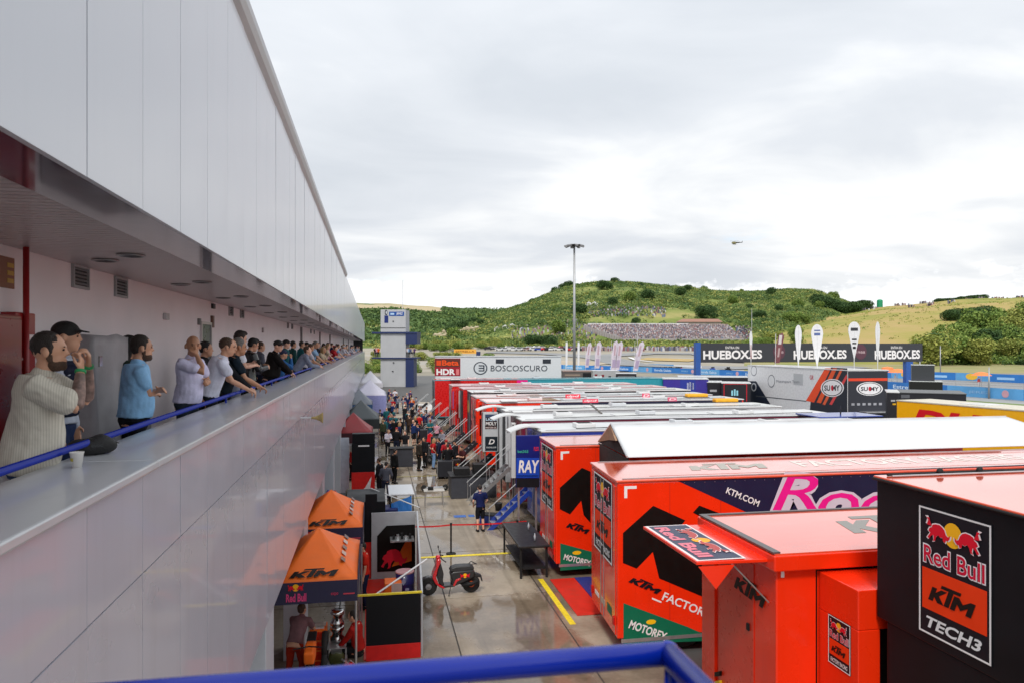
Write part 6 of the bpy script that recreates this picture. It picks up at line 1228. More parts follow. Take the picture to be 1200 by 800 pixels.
M_TAT = mat('tattoo', (.20, .13, .11), .55, var=.6, nscale=22)
for s, (el, wp) in zip((-1, 1), wr): q = MB(); limb(q, [el.lerp(wp, .1), el.lerp(wp, .4), el.lerp(wp, .88)], [.043, .0445, .031]); o = q.build('tattooed_forearm', M_TAT, b, smooth=True); q = MB(); d = (wp-el).normalized(); q.tube([wp-d*.012, wp+d*.008], .034, 14); q.build('wristband', mat('green_band', (.02, .30, .10), .5), b, smooth=True)
H = gl['H']; mid = (gl['w-1']+gl['w1'])/2; q = MB(); q.box(-.075, .0, -.036, .075, .009, .036, M=Matrix.Translation(mid+V((0, .09, .05)))); q.build('phone', M_GLASSD, b, bevel=.003, fix=False)
q = MB(); q.box(-.16, .175, 1.16, -.11, .18, 1.26); q.build('accreditation_tag', mat('tag_white', (.6, .55, .58), .4), b, fix=False)
b, gl, wr = TP(68, -2.66, 'man in a black cap and padded navy vest behind the man with the phone', 10, 'stand', '#aeb4c2', '#1c2c50', 1.83, hair='cap', hairc='black', sleeve='long', skin=1, voxel=.012, feat=True)
q = MB(); X_ = V((1, 0, 0)); Y_ = V((0, 1, 0))
for k in range(8): z = .99+.058*k; a_ = .185+.012*math.sin(k*.9)+(.012 if k > 4 else 0); ring_loft(q, [(V((0, .0, z)), a_, .142, X_, Y_), (V((0, 0, z+.025)), a_+.016, .156, X_, Y_), (V((0, 0, z+.053)), a_, .142, X_, Y_)], 18)
m_ = remesh([q], .010, 2)[0]; m_.materials.append(cloth('#141a30')); link(bpy.data.objects.new('padded_vest', m_), b)
TP(146, -2.78, 'person with long dark hair and a dark green coat behind the man in light blue', 20, 'stand', '#0c2418', '#10141c', 1.74, hair='long', hairc='black', sleeve='jacket', skin=1, voxel=.014)
TP(157, -2.38, 'man in a light blue polo shirt standing with crossed arms', 25, 'cross', '#8ec0ea', '#12151e', 1.73, hair='short', hairc='dark', skin=1, voxel=.010, fat=.6, feat=True, beard=True)
TP(219, -2.30, 'bald man in a white polo shirt with one hand on his cheek', -18, 'chin', '#d4d2ee', '#2a3440', 1.76, hair='bald', skin=2, voxel=.010, fat=.5, feat=True)
TP(236, -2.72, 'spectator with black hair just behind the bald man, in a dark top', 10, 'cross', '#1a1c22', '#14161c', 1.70, hair='short', hairc='black', sleeve='long', skin=1, voxel=.014)
TP(244, -2.24, 'man with receding hair in a white shirt leaning on the rail beside the bald man', 15, 'rail', '#dcdff0', '#20242c', 1.78, hair='crop', hairc='brown', skin=1, voxel=.011, feat=True)
TP(254, -2.28, 'bald bearded man in a black jacket with a tag round his neck', 5, 'rail2', '#14161c', '#101218', 1.76, hair='bald', skin=1, voxel=.011, sleeve='long', feat=True, beard=True)
TP(260, -2.22, 'man with grey hair in a dark t-shirt with both tanned arms on the rail', 20, 'rail', '#12202c', '#1a1c24', 1.78, hair='short', hairc='grey', skin=2, voxel=.011, feat=True)
b, gl, wr = TP(272, -2.52, 'tall man with thick dark hair in a white shirt holding a paper cup', 30, 'phone', '#e6e8f6', '#8a90a4', 1.92, hair='quiff', hairc='dark', skin=0, voxel=.011, feat=True)
q = MB(); w_ = gl['w1']; q.lathe([(.03, 0), (.038, .09)], w_+V((-.05, .08, .0)), 16); q.build('held_cup', M_CHAS, b, smooth=True)
TP(289, -2.48, 'man in a black leather jacket and sunglasses with a moustache', 35, 'phone', '#0d0e12', '#2c3438', 1.80, hair='quiff', hairc='black', sleeve='jacket', skin=1, voxel=.012, feat=True, topm=mat('leather', (.012, .012, .014), .3, coat=.3, bump=.4, bscale=10))
TP(303, -2.85, 'spectator in a grey top behind the leather jacket', 30, 'stand', '#5a5c68', '#20243a', 1.74, hair='short', hairc='brown', skin=1, voxel=.016)
TP(316, -2.34, 'older man in a black and dark red team jacket and patterned cap', 10, 'rail2', '#15100f', '#14161c', 1.78, hair='cap', hairc='black', sleeve='jacket', skin=0, voxel=.012, fat=.8, feat=True)
TP(327, -2.25, 'boy in a blue denim jacket and navy cap holding up a phone', 20, 'photo', '#2a5c94', '#1c2430', 1.55, hair='cap', hairc='navy', sleeve='long', skin=1, voxel=.013)
TP(333, -2.60, 'man in a teal jacket and black cap behind the boy with the phone', 15, 'stand', '#1c5a60', '#1c2430', 1.82, hair='cap', hairc='black', sleeve='jacket', skin=0, voxel=.014)
TP(342, -2.9, 'spectator with curly black hair behind the teal jacket', 30, 'stand', '#1c4444', '#1c2430', 1.82, hair='short', hairc='black', sleeve='long', skin=1, voxel=.016)
TP(346, -2.20, 'person in a grey hooded top bending far over the rail', 12, 'elbows', '#7c8498', '#30343c', 1.74, hair='short', hairc='brown', sleeve='long', skin=0, voxel=.013)
TCOL = [('white', '#c9c6d0'), ('grey', '#80808c'), ('black', '#15161a'), ('red', '#a01420'), ('navy', '#18244c'), ('light blue', '#88a8c8'), ('beige', '#b8a890'), ('pink', '#c08898'), ('green', '#28503c'), ('cream', '#d0c8b8'), ('dark blue', '#1c3060'), ('purple', '#4c3460'), ('orange', '#c85a20'), ('teal', '#1c6068')]
CAPS = [('short', 'dark', 'dark hair'), ('short', 'brown', 'brown hair'), ('short', 'grey', 'grey hair'), ('cap', 'black', 'a black cap'), ('cap', 'white', 'a white cap'), ('long', 'dark', 'long dark hair'), ('long', 'blond', 'long fair hair'), ('cap', 'red', 'a red cap'), ('cap', 'navy', 'a navy cap'), ('bald', 'dark', 'a bald head')]
rr = random.Random(11)
far_order = [(356, 'white', 1), (360, 'black', 5), (364, 'light blue', 2), (367, 'white', 1), (369, 'beige', 6), (373, 'purple', 3), (376, 'navy', 0), (380, 'beige', 6), (383, 'pink', 1), (386, 'red', 0), (387, 'red', 7), (390, 'grey', 3), (393, 'light blue', 0), (395, 'white', 9), (397, 'white', 4), (399, 'grey', 1), (401, 'cream', 6), (403, 'white', 0), (405, 'black', 0), (407, 'white', 8), (409, 'pink', 5), (410.5, 'navy', 3), (412, 'white', 2), (413.5, 'cream', 1), (415, 'light blue', 4), (416.5, 'white', 7), (418, 'grey', 0), (419.5, 'white', 6), (421, 'black', 8)]
seenL = set()
TD = dict(TCOL)
for i, (px, tn, ci) in enumerate(far_order):
    hs, hc_, hl = CAPS[ci]; pose = ['rail', 'rail2', 'elbows', 'phone', 'cross'][(i*3) % 5]; X_p = -2.25-.18*(pose in ('phone', 'cross'))-rr.random()*.1
    zone = 'by the grey hood' if px < 368 else 'mid row' if px < 385 else 'far along' if px < 400 else 'near the end' if px < 412 else 'at the end'
    lb = 'spectator in a %s top with %s at the rail, %s' % (tn, hl, zone)
    if lb in seenL: lb = lb.replace('spectator', 'second spectator')
    seenL.add(lb)
    person(lb, terr_pos(px, X_p), math.radians(rr.uniform(-10, 40)-90), pose, TD[tn], rr.choice(['#1c2438', '#20242c', '#4a4e58']), hair=hs, hairc=hc_, sleeve=rr.choice(['short', 'long']) if i % 3 else 'short', skin=rr.choice([0, 1, 1, 2]), h=rr.uniform(1.66, 1.84), voxel=.024, group=grpT)
# second line standing behind
for i, (px, tn, ci) in enumerate([(352, 'teal', 0), (358, 'black', 3), (371, 'black', 0), (378, 'grey', 5), (388, 'navy', 1), (394, 'black', 2), (400, 'red', 3), (406, 'beige', 0), (411, 'black', 1)]):
    hs, hc_, hl = CAPS[ci]
    person('spectator in a %s top with %s behind the leaning row, %s' % (tn, hl, 'near' if px < 360 else 'midway' if px < 390 else 'far along'), terr_pos(px, -2.8), math.radians(rr.uniform(0, 50)-90), 'stand', TD[tn], '#20242c', hair=hs, hairc=hc_, sleeve='short', skin=rr.choice([0, 1]), h=rr.uniform(1.74, 1.86), voxel=.024, group=grpT)
# ---- people in the paddock
grpP = 'people walking and standing in the paddock lane'
def PP(px, py, label, face, pose, topc, botc, **kw):
    p = onZ(px, py, 0); kw.setdefault('voxel', .018 if p.y < 45 else .026)
    return person(label, p, math.radians(face), pose, topc, botc, group=grpP, **kw)
# face: 0 looks away along the lane, 180 towards the camera
PP(563, 622, 'man in a navy shirt and dark shorts seen from behind by the blue stair', 10, 'back', '#141f50', '#15161c', legs='short', hair='short', hairc='dark', skin=0)
PP(452, 586, 'man in a grey sweater and dark trousers seen from behind, beside the blue covered table', -10, 'back', '#50525e', '#20263c', hair='short', hairc='dark', sleeve='long', skin=1)
PP(445, 580, 'person in dark clothes turned sideways left of the man in the grey sweater', 60, 'stand', '#14161c', '#14161c', hair='short', hairc='brown', sleeve='long', skin=1)
PP(462, 566, 'person in a long black coat standing right of the man in the grey sweater', -60, 'stand', '#0d0e10', '#0d0e10', hair='short', hairc='dark', sleeve='jacket', skin=1)
PP(491, 551, 'person in a dark brown jacket, left of the pair in the middle of the lane', -70, 'stand', '#2a241e', '#15130f', hair='short', hairc='brown', sleeve='jacket', skin=1, fat=.5)
PP(498, 547, 'person in black, right of the pair in the middle of the lane', 120, 'stand', '#17181c', '#121316', hair='short', hairc='dark', sleeve='jacket', skin=1)
PP(508, 549, 'woman in a red top and light blue jeans with fair hair by the folding table', -80, 'hips', '#b01c20', '#7090b8', hair='long', hairc='blond', skin=0)
PP(515, 548, 'person in navy clothes between the red top and the red team jacket', 80, 'stand', '#1a2038', '#1a2038', hair='short', hairc='dark', sleeve='long', skin=1)
PP(523, 551, 'person in a red team jacket with a white emblem on the back', 0, 'hips', '#981420', '#1a1416', hair='cap', hairc='red', sleeve='jacket', skin=1)
PP(525, 558, 'mechanic in black seen from behind, in front of the red team jacket', 5, 'back', '#101114', '#101114', hair='short', hairc='dark', sleeve='long', skin=1)
PP(534, 552, 'person in a dark top beside the tyre stacks, right of the mechanic in black', 60, 'stand', '#1c2026', '#14161a', hair='cap', hairc='black', sleeve='long', skin=1)
PP(543, 560, 'mechanic in a black and red top working near the grey counter', 120, 'phone', '#40181c', '#15161a', hair='short', hairc='dark', skin=1)
PP(491, 511, 'man in a red t-shirt and black shorts walking away down the lane', 0, 'walk', '#b41c1c', '#14151a', legs='short', hair='short', hairc='dark', skin=0)
PP(480, 512, 'man in a brown jacket left of the man in the red t-shirt', -20, 'walk', '#3a2a22', '#1a1614', hair='short', hairc='brown', sleeve='jacket', skin=1)
PP(462, 518, 'person in black next to another in black beside the charcoal tent, left one', 30, 'stand', '#101216', '#101216', hair='short', hairc='dark', sleeve='long', skin=1)
PP(469, 517, 'person in black next to another in black beside the charcoal tent, right one', -30, 'stand', '#101216', '#101216', hair='short', hairc='dark', sleeve='long', skin=1)
PP(475, 537, 'person in a black top and pale shorts walking by the small grey booth', 160, 'walk', '#18191e', '#8c8888', legs='short', hair='short', hairc='dark', skin=0)
PP(449, 520, 'person in a camouflage green jacket at the edge of the dark red tent', 40, 'stand', '#3c4430', '#1a1c18', hair='short', hairc='blond', sleeve='long', skin=1)
PP(412, 562, 'mechanic in a bright red overall behind the black covered workbench', -60, 'phone', '#a81818', '#301014', hair='short', hairc='dark', sleeve='long', skin=1)
PP(417, 560, 'mechanic in a dark red overall beside the bright red one', 30, 'stand', '#6a1418', '#201014', hair='short', hairc='dark', sleeve='long', skin=1)
PP(427, 712, 'mechanic in an orange red shirt with black sleeves standing beside the nearest orange tent', 100, 'stand', '#c82410', '#1a2040', hair='short', hairc='dark', sleeve='short', skin=1)
person('mechanic in a black and red shirt crouched behind the black front panel of the pen', (-.32, 16.2, -.45), math.radians(70), 'sit', '#a01810', '#121216', hair='short', hairc='dark', sleeve='long', skin=1, voxel=.016, group=grpP)
person('mechanic in a greyish pink shirt bending at the pit bike under the nearest orange tent', (-1.62, 15.9, -.12), math.radians(-20), 'elbows', '#7c5c60', '#a02810', hair='short', hairc='brown', sleeve='short', skin=1, voxel=.018, group=grpP)
# the booth
t = thing('grey_booth', 'small dark grey booth with a black top standing in the lane left of the pair', 'booth', (.95, 43.2, 0)); q = MB(); q.box(0, 0, 0, 1.3, .8, 1.05); q.build('cabinet', mat('counter_grey', (.05, .053, .065), .5), t, bevel=.02, fix=False); q = MB(); q.box(-.05, -.05, 1.051, 1.35, .85, 1.1); q.build('top', M_CHAS, t, fix=False)
# the denser crowd further down
spots = []; rr = random.Random(5); tries = 0
while len(spots) < 68 and tries < 4000:
    tries += 1; Y = rr.uniform(46, 92)
    if rr.random() < .3: Y = rr.uniform(54, 66)
    x0_, x1_ = .5, 4.6
    X = rr.uniform(x0_, x1_)
    if Y < 62 and 1.9 < X < 2.6: continue
    if all((X-a)**2+(Y-b_)**2 > .32 for a, b_ in spots): spots.append((X, Y))
combos = set(); poses = ['stand', 'walk', 'hips', 'cross', 'back', 'phone']
for i, (X, Y) in enumerate(sorted(spots, key=lambda s: s[1])):
    for _ in range(60):
        tn, tc_ = rr.choice(TCOL+[t_ for t_ in TCOL if t_[0] in ('black', 'navy', 'dark blue', 'grey', 'teal')]*5); hs, hc_, hl = rr.choice(CAPS); side_ = 'near the stairs' if X > 3.3 else 'beside the tents' if X < 1.7 else 'mid lane'
        zone = 'front of crowd' if Y < 58 else 'thick of crowd' if Y < 68 else 'rear of crowd'
        lb = 'person in a %s top with %s %s, %s' % (tn, hl, side_, zone)
        if lb not in combos: break
    combos.add(lb)
    person(lb, (X, Y, 0), rr.uniform(0, 2*PI), rr.choice(poses), tc_, rr.choice(['#14161c', '#1c2438', '#3c5070', '#14161c']), hair=hs, hairc=hc_, sleeve=rr.choice(['short', 'long']), legs=rr.choice(['long', 'long', 'short']), skin=rr.choice([0, 1, 1]), h=rr.uniform(1.62, 1.86), voxel=.034, group='people crowding the far part of the paddock lane')
# ================================================================ BACKGROUND
# control tower
tx = atD(446, 128); t = thing('control_tower', 'pale square tower with navy balconies at the end of the pit building', 'tower', (tx.x, tx.y, 0), -YAW); k = 128/F
M_TW = mat('tower_render', (.42, .43, .45), .7, var=.06, nscale=.5); M_NV = mat('tower_navy', (.012, .025, .10), .5)
W_ = 29.5*k; q = MB(); q.box(0, 0, 0, W_, 4.6, 7+43*k); q.build('shaft', M_TW, t, bevel=.05, fix=False)
zb = lambda py: 7-(py-406)*k
q = MB(); q.box(-1.5, -.3, zb(391), 43*k, 5, zb(389)); q.build('upper_ledge', M_NV, t, fix=False); q = MB(); q.box(W_, -.2, zb(403), 43*k, 4.5, zb(391)+.001); q.build('navy_room', M_NV, t, fix=False)
q = MB(); q.box(-1.5, -.3, zb(420), 43*k, 5, zb(418.5)); q.build('lower_ledge', M_NV, t, fix=False); q = MB(); q.box(W_, -.2, 0, 39*k, 4.0, zb(420)-.01); q.build('navy_base', M_NV, t, fix=False)
q = MB(); q.box(.02, -.06, zb(384.5), W_-.02, -.001, zb(384)); q.build('seam', M_CHAS, t, fix=False); q = MB(); q.tube([(W_*.85, 1, 7+43*k), (W_*.85, 1, 7+78*k)], .04, 6); q.build('aerial', M_AL, t)
for i in range(7): q = MB(); q.tube([(W_+.3+i*.28, -.2, zb(418.5)), (W_+.3+i*.28, -.2, zb(412))], .02, 5); q.build('baluster', M_AL, t)
for i in range(4): q = MB(); q.tube([(-1.4+i*.4, -.2, zb(418.5)), (-1.4+i*.4, -.2, zb(412))], .02, 5); q.build('baluster', M_AL, t)
fr = Frame(t, (0, -.005, 0), (1, 0, 0), (0, 0, 1)); X = lambda px: (px-446)*k
fr.rect('sign_board', X(456), zb(370.5), X(473.5), zb(365.5), vinyl('#1c4c94'), .03); fr.text('JEREZ', X(464.5), zb(369.7), 7.5*k, 3.2*k, WHT, .04); fr.text('XX', X(457.5), zb(369.5), 4*k, 2.8*k, WHT, .04) if False else None
fr.rect('print', X(457.5), zb(369.2), X(462), zb(367), vinyl('#a8c4e0'), .036); fr.rect('sign_board', X(450.5), zb(378.5), X(455), zb(370), vinyl('#1c2c6c'), .03)
fr.poly('emblem', [(X(452.5)+1.6*k*math.cos(a*.6), zb(366.5)+3.2*k*math.sin(a*.6)) for a in range(11)], vinyl('#20242c'), .03); fr.poly('emblem', [(X(452.8)+.9*k*math.cos(a*.6), zb(366.5)+1.8*k*math.sin(a*.6)) for a in range(11)], vinyl('#b8bcc4'), .036)
for (a_, b_) in ((460, 376), (460.5, 424), (459.5, 434)): fr.rect('lamp', X(a_), zb(b_+1), X(a_+1.6), zb(b_), M_CHAS, .12)
for i in range(9):
    px_ = (477.5+i*1.6) if i < 6 else (439.5+2*(i-6)); p = atD(px_, 128.5, zb(418.5)); rr = random.Random(40+i); tn, tc_ = TCOL[(i*5) % 14]
    person('spectator in a %s top on the tower balcony, %s' % (tn, 'right of the shaft' if i < 6 else 'left of the shaft'), p, PI, 'stand', tc_, '#15161c', voxel=.034, group='people on the tower balcony', sleeve='short')
# lamp masts
def mast(px, ytop, d, label, r=.28, heads=8):
    zt_ = 7-(ytop-406)/F*d; p = atD(px, d, 0); t = thing('floodlight_mast', label, 'lamp mast', p); q = MB(); q.tube([(0, 0, 0), (0, 0, zt_)], [r, r*.6], 14); q.build('pole', mat('mast_grey', (.36, .37, .38), .45, metal=.4), t, smooth=True)
    if heads:
        q = MB(); q.lathe([(.3, -.5), (1.3, -.35), (1.3, -.2), (.3, -.15)], (0, 0, zt_), 18); q.build('ring', M_CHAS, t)
        for i in range(heads):
            a = 2*PI*i/heads; q = MB(); q.box(-.35, -.25, -.15, .35, .25, .12, M=Matrix.Translation((1.45*math.cos(a), 1.45*math.sin(a), zt_-.35)) @ Matrix.Rotation(a, 4, 'Z') @ Matrix.Rotation(.3, 4, 'Y')); q.build('lamp_head', mat('lamp_grey', (.25, .25, .26), .4), t, fix=False)
    return t
mast(673, 286, 130, 'tall grey floodlight mast rising behind the row of trailers')
for i, (px, yt, d) in enumerate(((881, 362, 330), (1159, 430, 100), (747, 385, 300), (1102, 405, 170), (1078, 420, 150))): mast(px, yt, d, ['thin far pole in front of the scrub hill', 'pale thin pole at the right before the blue hoarding', 'thin pole before the grandstand', 'thin pole in front of the bushes, left of the pale one', 'thin pole right of the dark box'][i], .14, 0)
# the long advertising banner on a gantry
dA, dB = 111, 118; A = atD(819, dA); B = atD(1081, dB); dvb = (B-A); L = dvb.length; rz = math.atan2(dvb.y, dvb.x); t = thing('banner_gantry', 'long dark banner with white lettering three times, carried between blue posts over the track', 'banner', A, rz)
z1 = 7+4*dA/F; z0 = 7-18.5*dA/F; q = MB(); q.box(0, 0, z0, L, .35, z1); q.build('banner', mat('banner_dark', (.035, .037, .045), .5, var=.06), t, fix=False)
q = MB(); q.box(-.5, -.1, 0, .25, .7, z1+.1); q.build('post', mat('post_blue', (.02, .09, .35), .4), t, fix=False); q = MB(); q.box(L-3.0, -.1, 0, L-1.8, .7, z0); q.build('post', mat('post_blue', (.02, .09, .35), .4), t, fix=False)
q = MB(); q.box(0, .36, z1-.3, L, .6, z1); q.box(0, .36, z0, L, .6, z0+.3); q.build('truss', M_AL, t, fix=False)
fr = Frame(t, (0, -.01, 0), (1, 0, 0), (0, 0, 1))
for a_, b_, c_, d_ in ((824, 893, 850, 866), (930, 992, 953, 969), (1025, 1078, 1044, 1057)):
    ptext(fr, 'HUEBOX.ES', (a_, 421), (b_, 420), 10.5, WHT, .03, 0, .035); ptext(fr, 'ENTRA EN', (c_, 408.5), (d_, 408.5), 2.9, WHT, .03, 0, .01)
for cx_ in (913, 1008.5): fr.poly('emblem', [f_at(fr, cx_+7*math.cos(j*.35), 412-9*math.sin(j*.35)) for j in range(18)], vinyl('#5c3c48'), .03); ptext(fr, '1988', (cx_-5, 414), (cx_+5, 414), 3, vinyl('#b8a0a4'), .04)
# feather flags
def flag(px, ytop, ybot, d, wpx, shape, m, label, lean=0.0, prints=()):
    kk = d/F; zt_ = 7-(ytop-406)*kk; zb_ = 7-(ybot-406)*kk; p = atD(px, d, 0); t = thing('feather_flag', label, 'flag', p, -YAW); hw = wpx*kk/2; Hh = zt_-zb_
    q = MB(); q.tube([(-hw*.9 if shape == 'f' else 0, 0, 0), (-hw*.9+lean*.3 if shape == 'f' else 0, 0, zt_-.1)], .035, 6); q.build('pole', M_WHITE, t)
    if shape == 't': pts = [(0, 0)]+[(hw*math.sin(PI*.5+a)*(1 if a < PI/2 else 1), 0) for a in []]; pts = [(0, zb_)]+[(hw*math.cos(a), zb_+Hh*.78+Hh*.22*math.sin(a)) for a in [-.35+j*(PI+.7)/12 for j in range(13)]]
    else: pts = [(-hw, zb_), (hw*.7, zb_), (hw+lean*.5, zb_+Hh*.55), (hw*1.05+lean, zb_+Hh*.88), (hw*.5+lean, zt_), (-hw*.6+lean*.9, zb_+Hh*.93), (-hw+lean*.4, zb_+Hh*.5)]
    q = MB(); q.prism([(a, -.02, b) for a, b in pts], (0, .03, 0)); q.build('sail', m, t); fr = Frame(t, (0, -.021, 0), (1, 0, 0), (0, 0, 1))
    for f0, f1, c_, w2_ in prints: fr.poly('print', [(-hw*w2_+lean*f0, zb_+Hh*f0), (hw*w2_+lean*f0, zb_+Hh*f0), (hw*w2_+lean*f1, zb_+Hh*f1), (-hw*w2_+lean*f1, zb_+Hh*f1)], vinyl(c_), .01)
    return t
M_FL = mat('flag_white', (.72, .73, .75), .6, var=.05)
flag(880, 388, 428, 88, 3.5, 't', M_FL, 'narrow white teardrop flag at the left of the helmet truck', 0, [(.2, .6, '#a05858', .25)])
flag(935.5, 381, 431, 62, 8, 't', M_FL, 'white teardrop flag behind the helmet truck, before the middle lettering'); flag(957.5, 380, 431, 60, 14, 't', M_FL, 'wide white teardrop flag with a blue ring behind the helmet truck', 0, [(.74, .80, '#5c6c9c', .5), (.84, .87, '#5c6c9c', .5)])
flag(1001, 377, 422, 63, 14, 't', M_FL, 'white teardrop flag with black chevrons and an oval badge', 0, [(.76, .84, '#383a40', .6), (.52, .56, '#202228', .4), (.42, .46, '#202228', .33), (.30, .36, '#202228', .26)]); flag(1028.5, 377, 432, 74, 5.5, 't', M_FL, 'slim white teardrop flag at the right of the chevron flag')
flag(911, 390, 425, 80, 7, 'f', mat('flag_maroon', (.18, .06, .07), .6), 'maroon and white feather flag left of the white teardrop flags', .4, [(.62, .92, '#d0c8c8', .5), (.2, .5, '#b09898', .3)])
for i, (px, yt, yb, ln) in enumerate(((688, 401, 430, .5), (700, 400, 431, .3), (719, 399, 433, .4), (723.5, 400, 433, .6), (745, 400, 434, 1.2))):
    flag(px, yt, yb, 150, 6.5 if i else 5, 'f', mat('flag_lilac', (.60, .54, .62), .6, var=.2, nscale=1.5), 'pale lilac and white feather flag beyond the roofs, %s of five from the left' % ['first', 'second', 'third', 'fourth', 'fifth'][i], ln, [(.5, .85, '#b89aa4', .3), (.08, .35, '#a898b4', .6)])
for i, px in enumerate((664, 678)): flag(px, 400, 428, 160, 2.5, 'f', M_FL, 'very thin white flag %s of the tall mast' % ('left', 'right')[i])
# dark screen box and track side
t = far_box('dark square screen box on legs right of the long banner', 1068.5, 1090, 427, 100, 2.5, mat('screen_dark', (.035, .038, .045), .4), [], name='screen_box', cat='screen'); t = far_box('low black stage below the dark screen box', 1066, 1097, 446, 99, 3, M_CHAS, [], name='stage', cat='stage')
# blue hoardings (each board a part)
M_HB = mat('hoarding_blue', (.02, .17, .52), .45, var=.08, nscale=.5); M_HL = mat('hoarding_light', (.10, .34, .66), .45, var=.12, nscale=.5)
def hoarding(label, pts, h0, seg, text=None, mats_=(M_HB,), dots=None, tsc=1.0):
    t = thing('hoarding', label, 'hoarding', (0, 0, 0)); k = 0; t.location = pts[0]
    for a, b in zip(pts, pts[1:]):
        n = max(1, round((b-a).length/seg))
        for i in range(n):
            p, q_ = a.lerp(b, i/n), a.lerp(b, (i+1)/n); d = (q_-p).normalized(); w_ = Vector((-d.y, d.x, 0))*.08; L_ = (q_-p).length-.05
            mb = MB(); o_ = p-pts[0]; mb.prism([o_, o_+d*L_, o_+d*L_+V((0, 0, h0)), o_+V((0, 0, h0))], w_); mb.build('board', mats_[k % len(mats_)], t)
            fr = Frame(t, o_-w_*.05, d, (0, 0, 1))
            if text and k % 2 == 0: fr.text(text, L_*.12, h0*.3, L_*.76*tsc, h0*.42, vinyl('#c8dcf0'), .02, 0, .02)
            elif text: fr.text('JEREZ', L_*.3, h0*.32, L_*.3, h0*.3, vinyl('#8cb8e0'), .02); fr.poly('print', [(L_*.78+.35*h0*math.cos(j*.6), h0*.5+.35*h0*math.sin(j*.6)) for j in range(11)], vinyl('#c89aa8'), .02)
            if dots and k % 2: fr.poly('print', [(L_*.5+.8*h0*math.cos(j*.6), h0*.55+.42*h0*math.sin(j*.6)) for j in range(11)], vinyl(dots), .03)
            elif dots: fr.rect('print', L_*.25, h0*.3, L_*.75, h0*.6, vinyl('#9cc4e8'), .02)
            k += 1
    return t
P_ = [onZ(px, py) for px, py in ((600, 431.5), (660, 432.5), (740, 435), (818, 438.5), (900, 443), (970, 449), (1039, 457), (1110, 462.5), (1200, 469), (1290, 475.5))]
hoarding('near blue hoarding along the service road with pale brewery lettering', P_, 1.45, 9.0, 'Estrella Galicia', (M_HB, M_HB, M_HL))
P_ = [onZ(px, py) for px, py in ((980, 441), (1045, 442.5), (1120, 445), (1200, 448.5), (1290, 452))]
hoarding('far blue hoarding behind the track with yellow round badges', P_, 1.6, 8.0, None, (M_HB, M_HL), '#e8b83c')
P_ = [onZ(px, py) for px, py in ((560, 426.8), (660, 427.6), (760, 430), (822, 432.5))]; hoarding('light blue hoarding farther off behind the lilac flags', P_, 1.2, 12, None, (M_HL, M_FL))
# grey crash barrier and fence at the service road
def fence(label, pts, h, seg, m, name='fence', rails=(.5, .95)):
    t = thing(name, label, 'fence', pts[0])
    for a, b in zip(pts, pts[1:]):
        for r_ in rails: q = MB(); q.tube([a-pts[0]+V((0, 0, h*r_)), b-pts[0]+V((0, 0, h*r_))], .05, 6); q.build('rail', m, t)
        n = max(1, int((b-a).length/seg))
        for i in range(n): p = a.lerp(b, i/n)-pts[0]; q = MB(); q.tube([p, p+V((0, 0, h))], .05, 5); q.build('post', m, t)
    return t
fence('grey tubular fence between the camper and the purple truck', [onZ(px, py) for px, py in ((735, 447), (790, 448), (850, 452))], 1.9, 5, mat('fence_grey', (.33, .34, .35), .5), rails=(.3, .6, .95))
fence('grey crash barrier across the track from the right hoardings', [onZ(px, py) for px, py in ((1045, 449), (1120, 452), (1200, 455.5), (1290, 459))], .9, 4, mat('fence_grey', (.33, .34, .35), .5))
tag(None, None) if False else None
def flat_ground(name, pxy, m, z): q = MB(); p = [onZ(a, b, 0) for a, b in pxy]; q.add([(v.x, v.y, z) for v in p], [tuple(range(len(p)))]); return tag(q.build(name, m, fix=False), None, kind='structure')
M_TEALK = mat('kerb_teal', (.12, .42, .48), .6, var=.2, nscale=.3); M_GRV = mat('grey_hard', (.30, .31, .31), .8, var=.1, nscale=.3)
flat_ground('service_road', [(700, 452), (1000, 461), (1400, 490), (1400, 470), (1000, 448), (700, 439)], M_GRV, -.06)
flat_ground('track', [(820, 441), (1000, 447.6), (1400, 476), (1400, 456), (1000, 440.5), (820, 436)], M_TRACK, -.04); flat_ground('teal_kerb', [(900, 446), (1100, 454.5), (1400, 472), (1400, 470), (1100, 453.4), (900, 445.2)], M_TEALK, -.02)
flat_ground('grass_verge', [(1000, 470), (1060, 463), (1400, 487), (1400, 505)], mat('verge_green', (.14, .20, .06), .95, var=.3, nscale=.3), -.03)
# track ribbons on the rising ground beyond
drape('track_ribbon', [(560, 205), (700, 212), (800, 222), (900, 235), (1010, 240)], 13, M_TRACK, .22); drape('track_ribbon', [(575, 330), (640, 318), (700, 292), (722, 268), (738, 248), (790, 238), (860, 232)], 13, M_TRACK, .25)
drape('track_ribbon', [(700, 300), (760, 322), (820, 318), (850, 292), (850, 262)], 13, M_TRACK, .28); drape('gravel_trap', [(752, 282), (780, 278), (815, 272)], 16, mat('gravel_ochre', (.42, .30, .12), .95, var=.12, nscale=.2), .25)
drape('kerb', [(738, 288), (745, 272), (765, 262)], 1.5, M_FL, .45); drape('light_runoff', [(565, 262), (640, 258), (700, 246)], 30, mat('runoff_tan', (.40, .34, .26), .9, var=.1, nscale=.1), .2)
drape('yellow_banner_line', [(690, 372), (760, 366), (835, 360)], 5, mat('yellow_flowers', (.45, .36, .03), .9, var=.3, nscale=.3), .8, kind='structure')
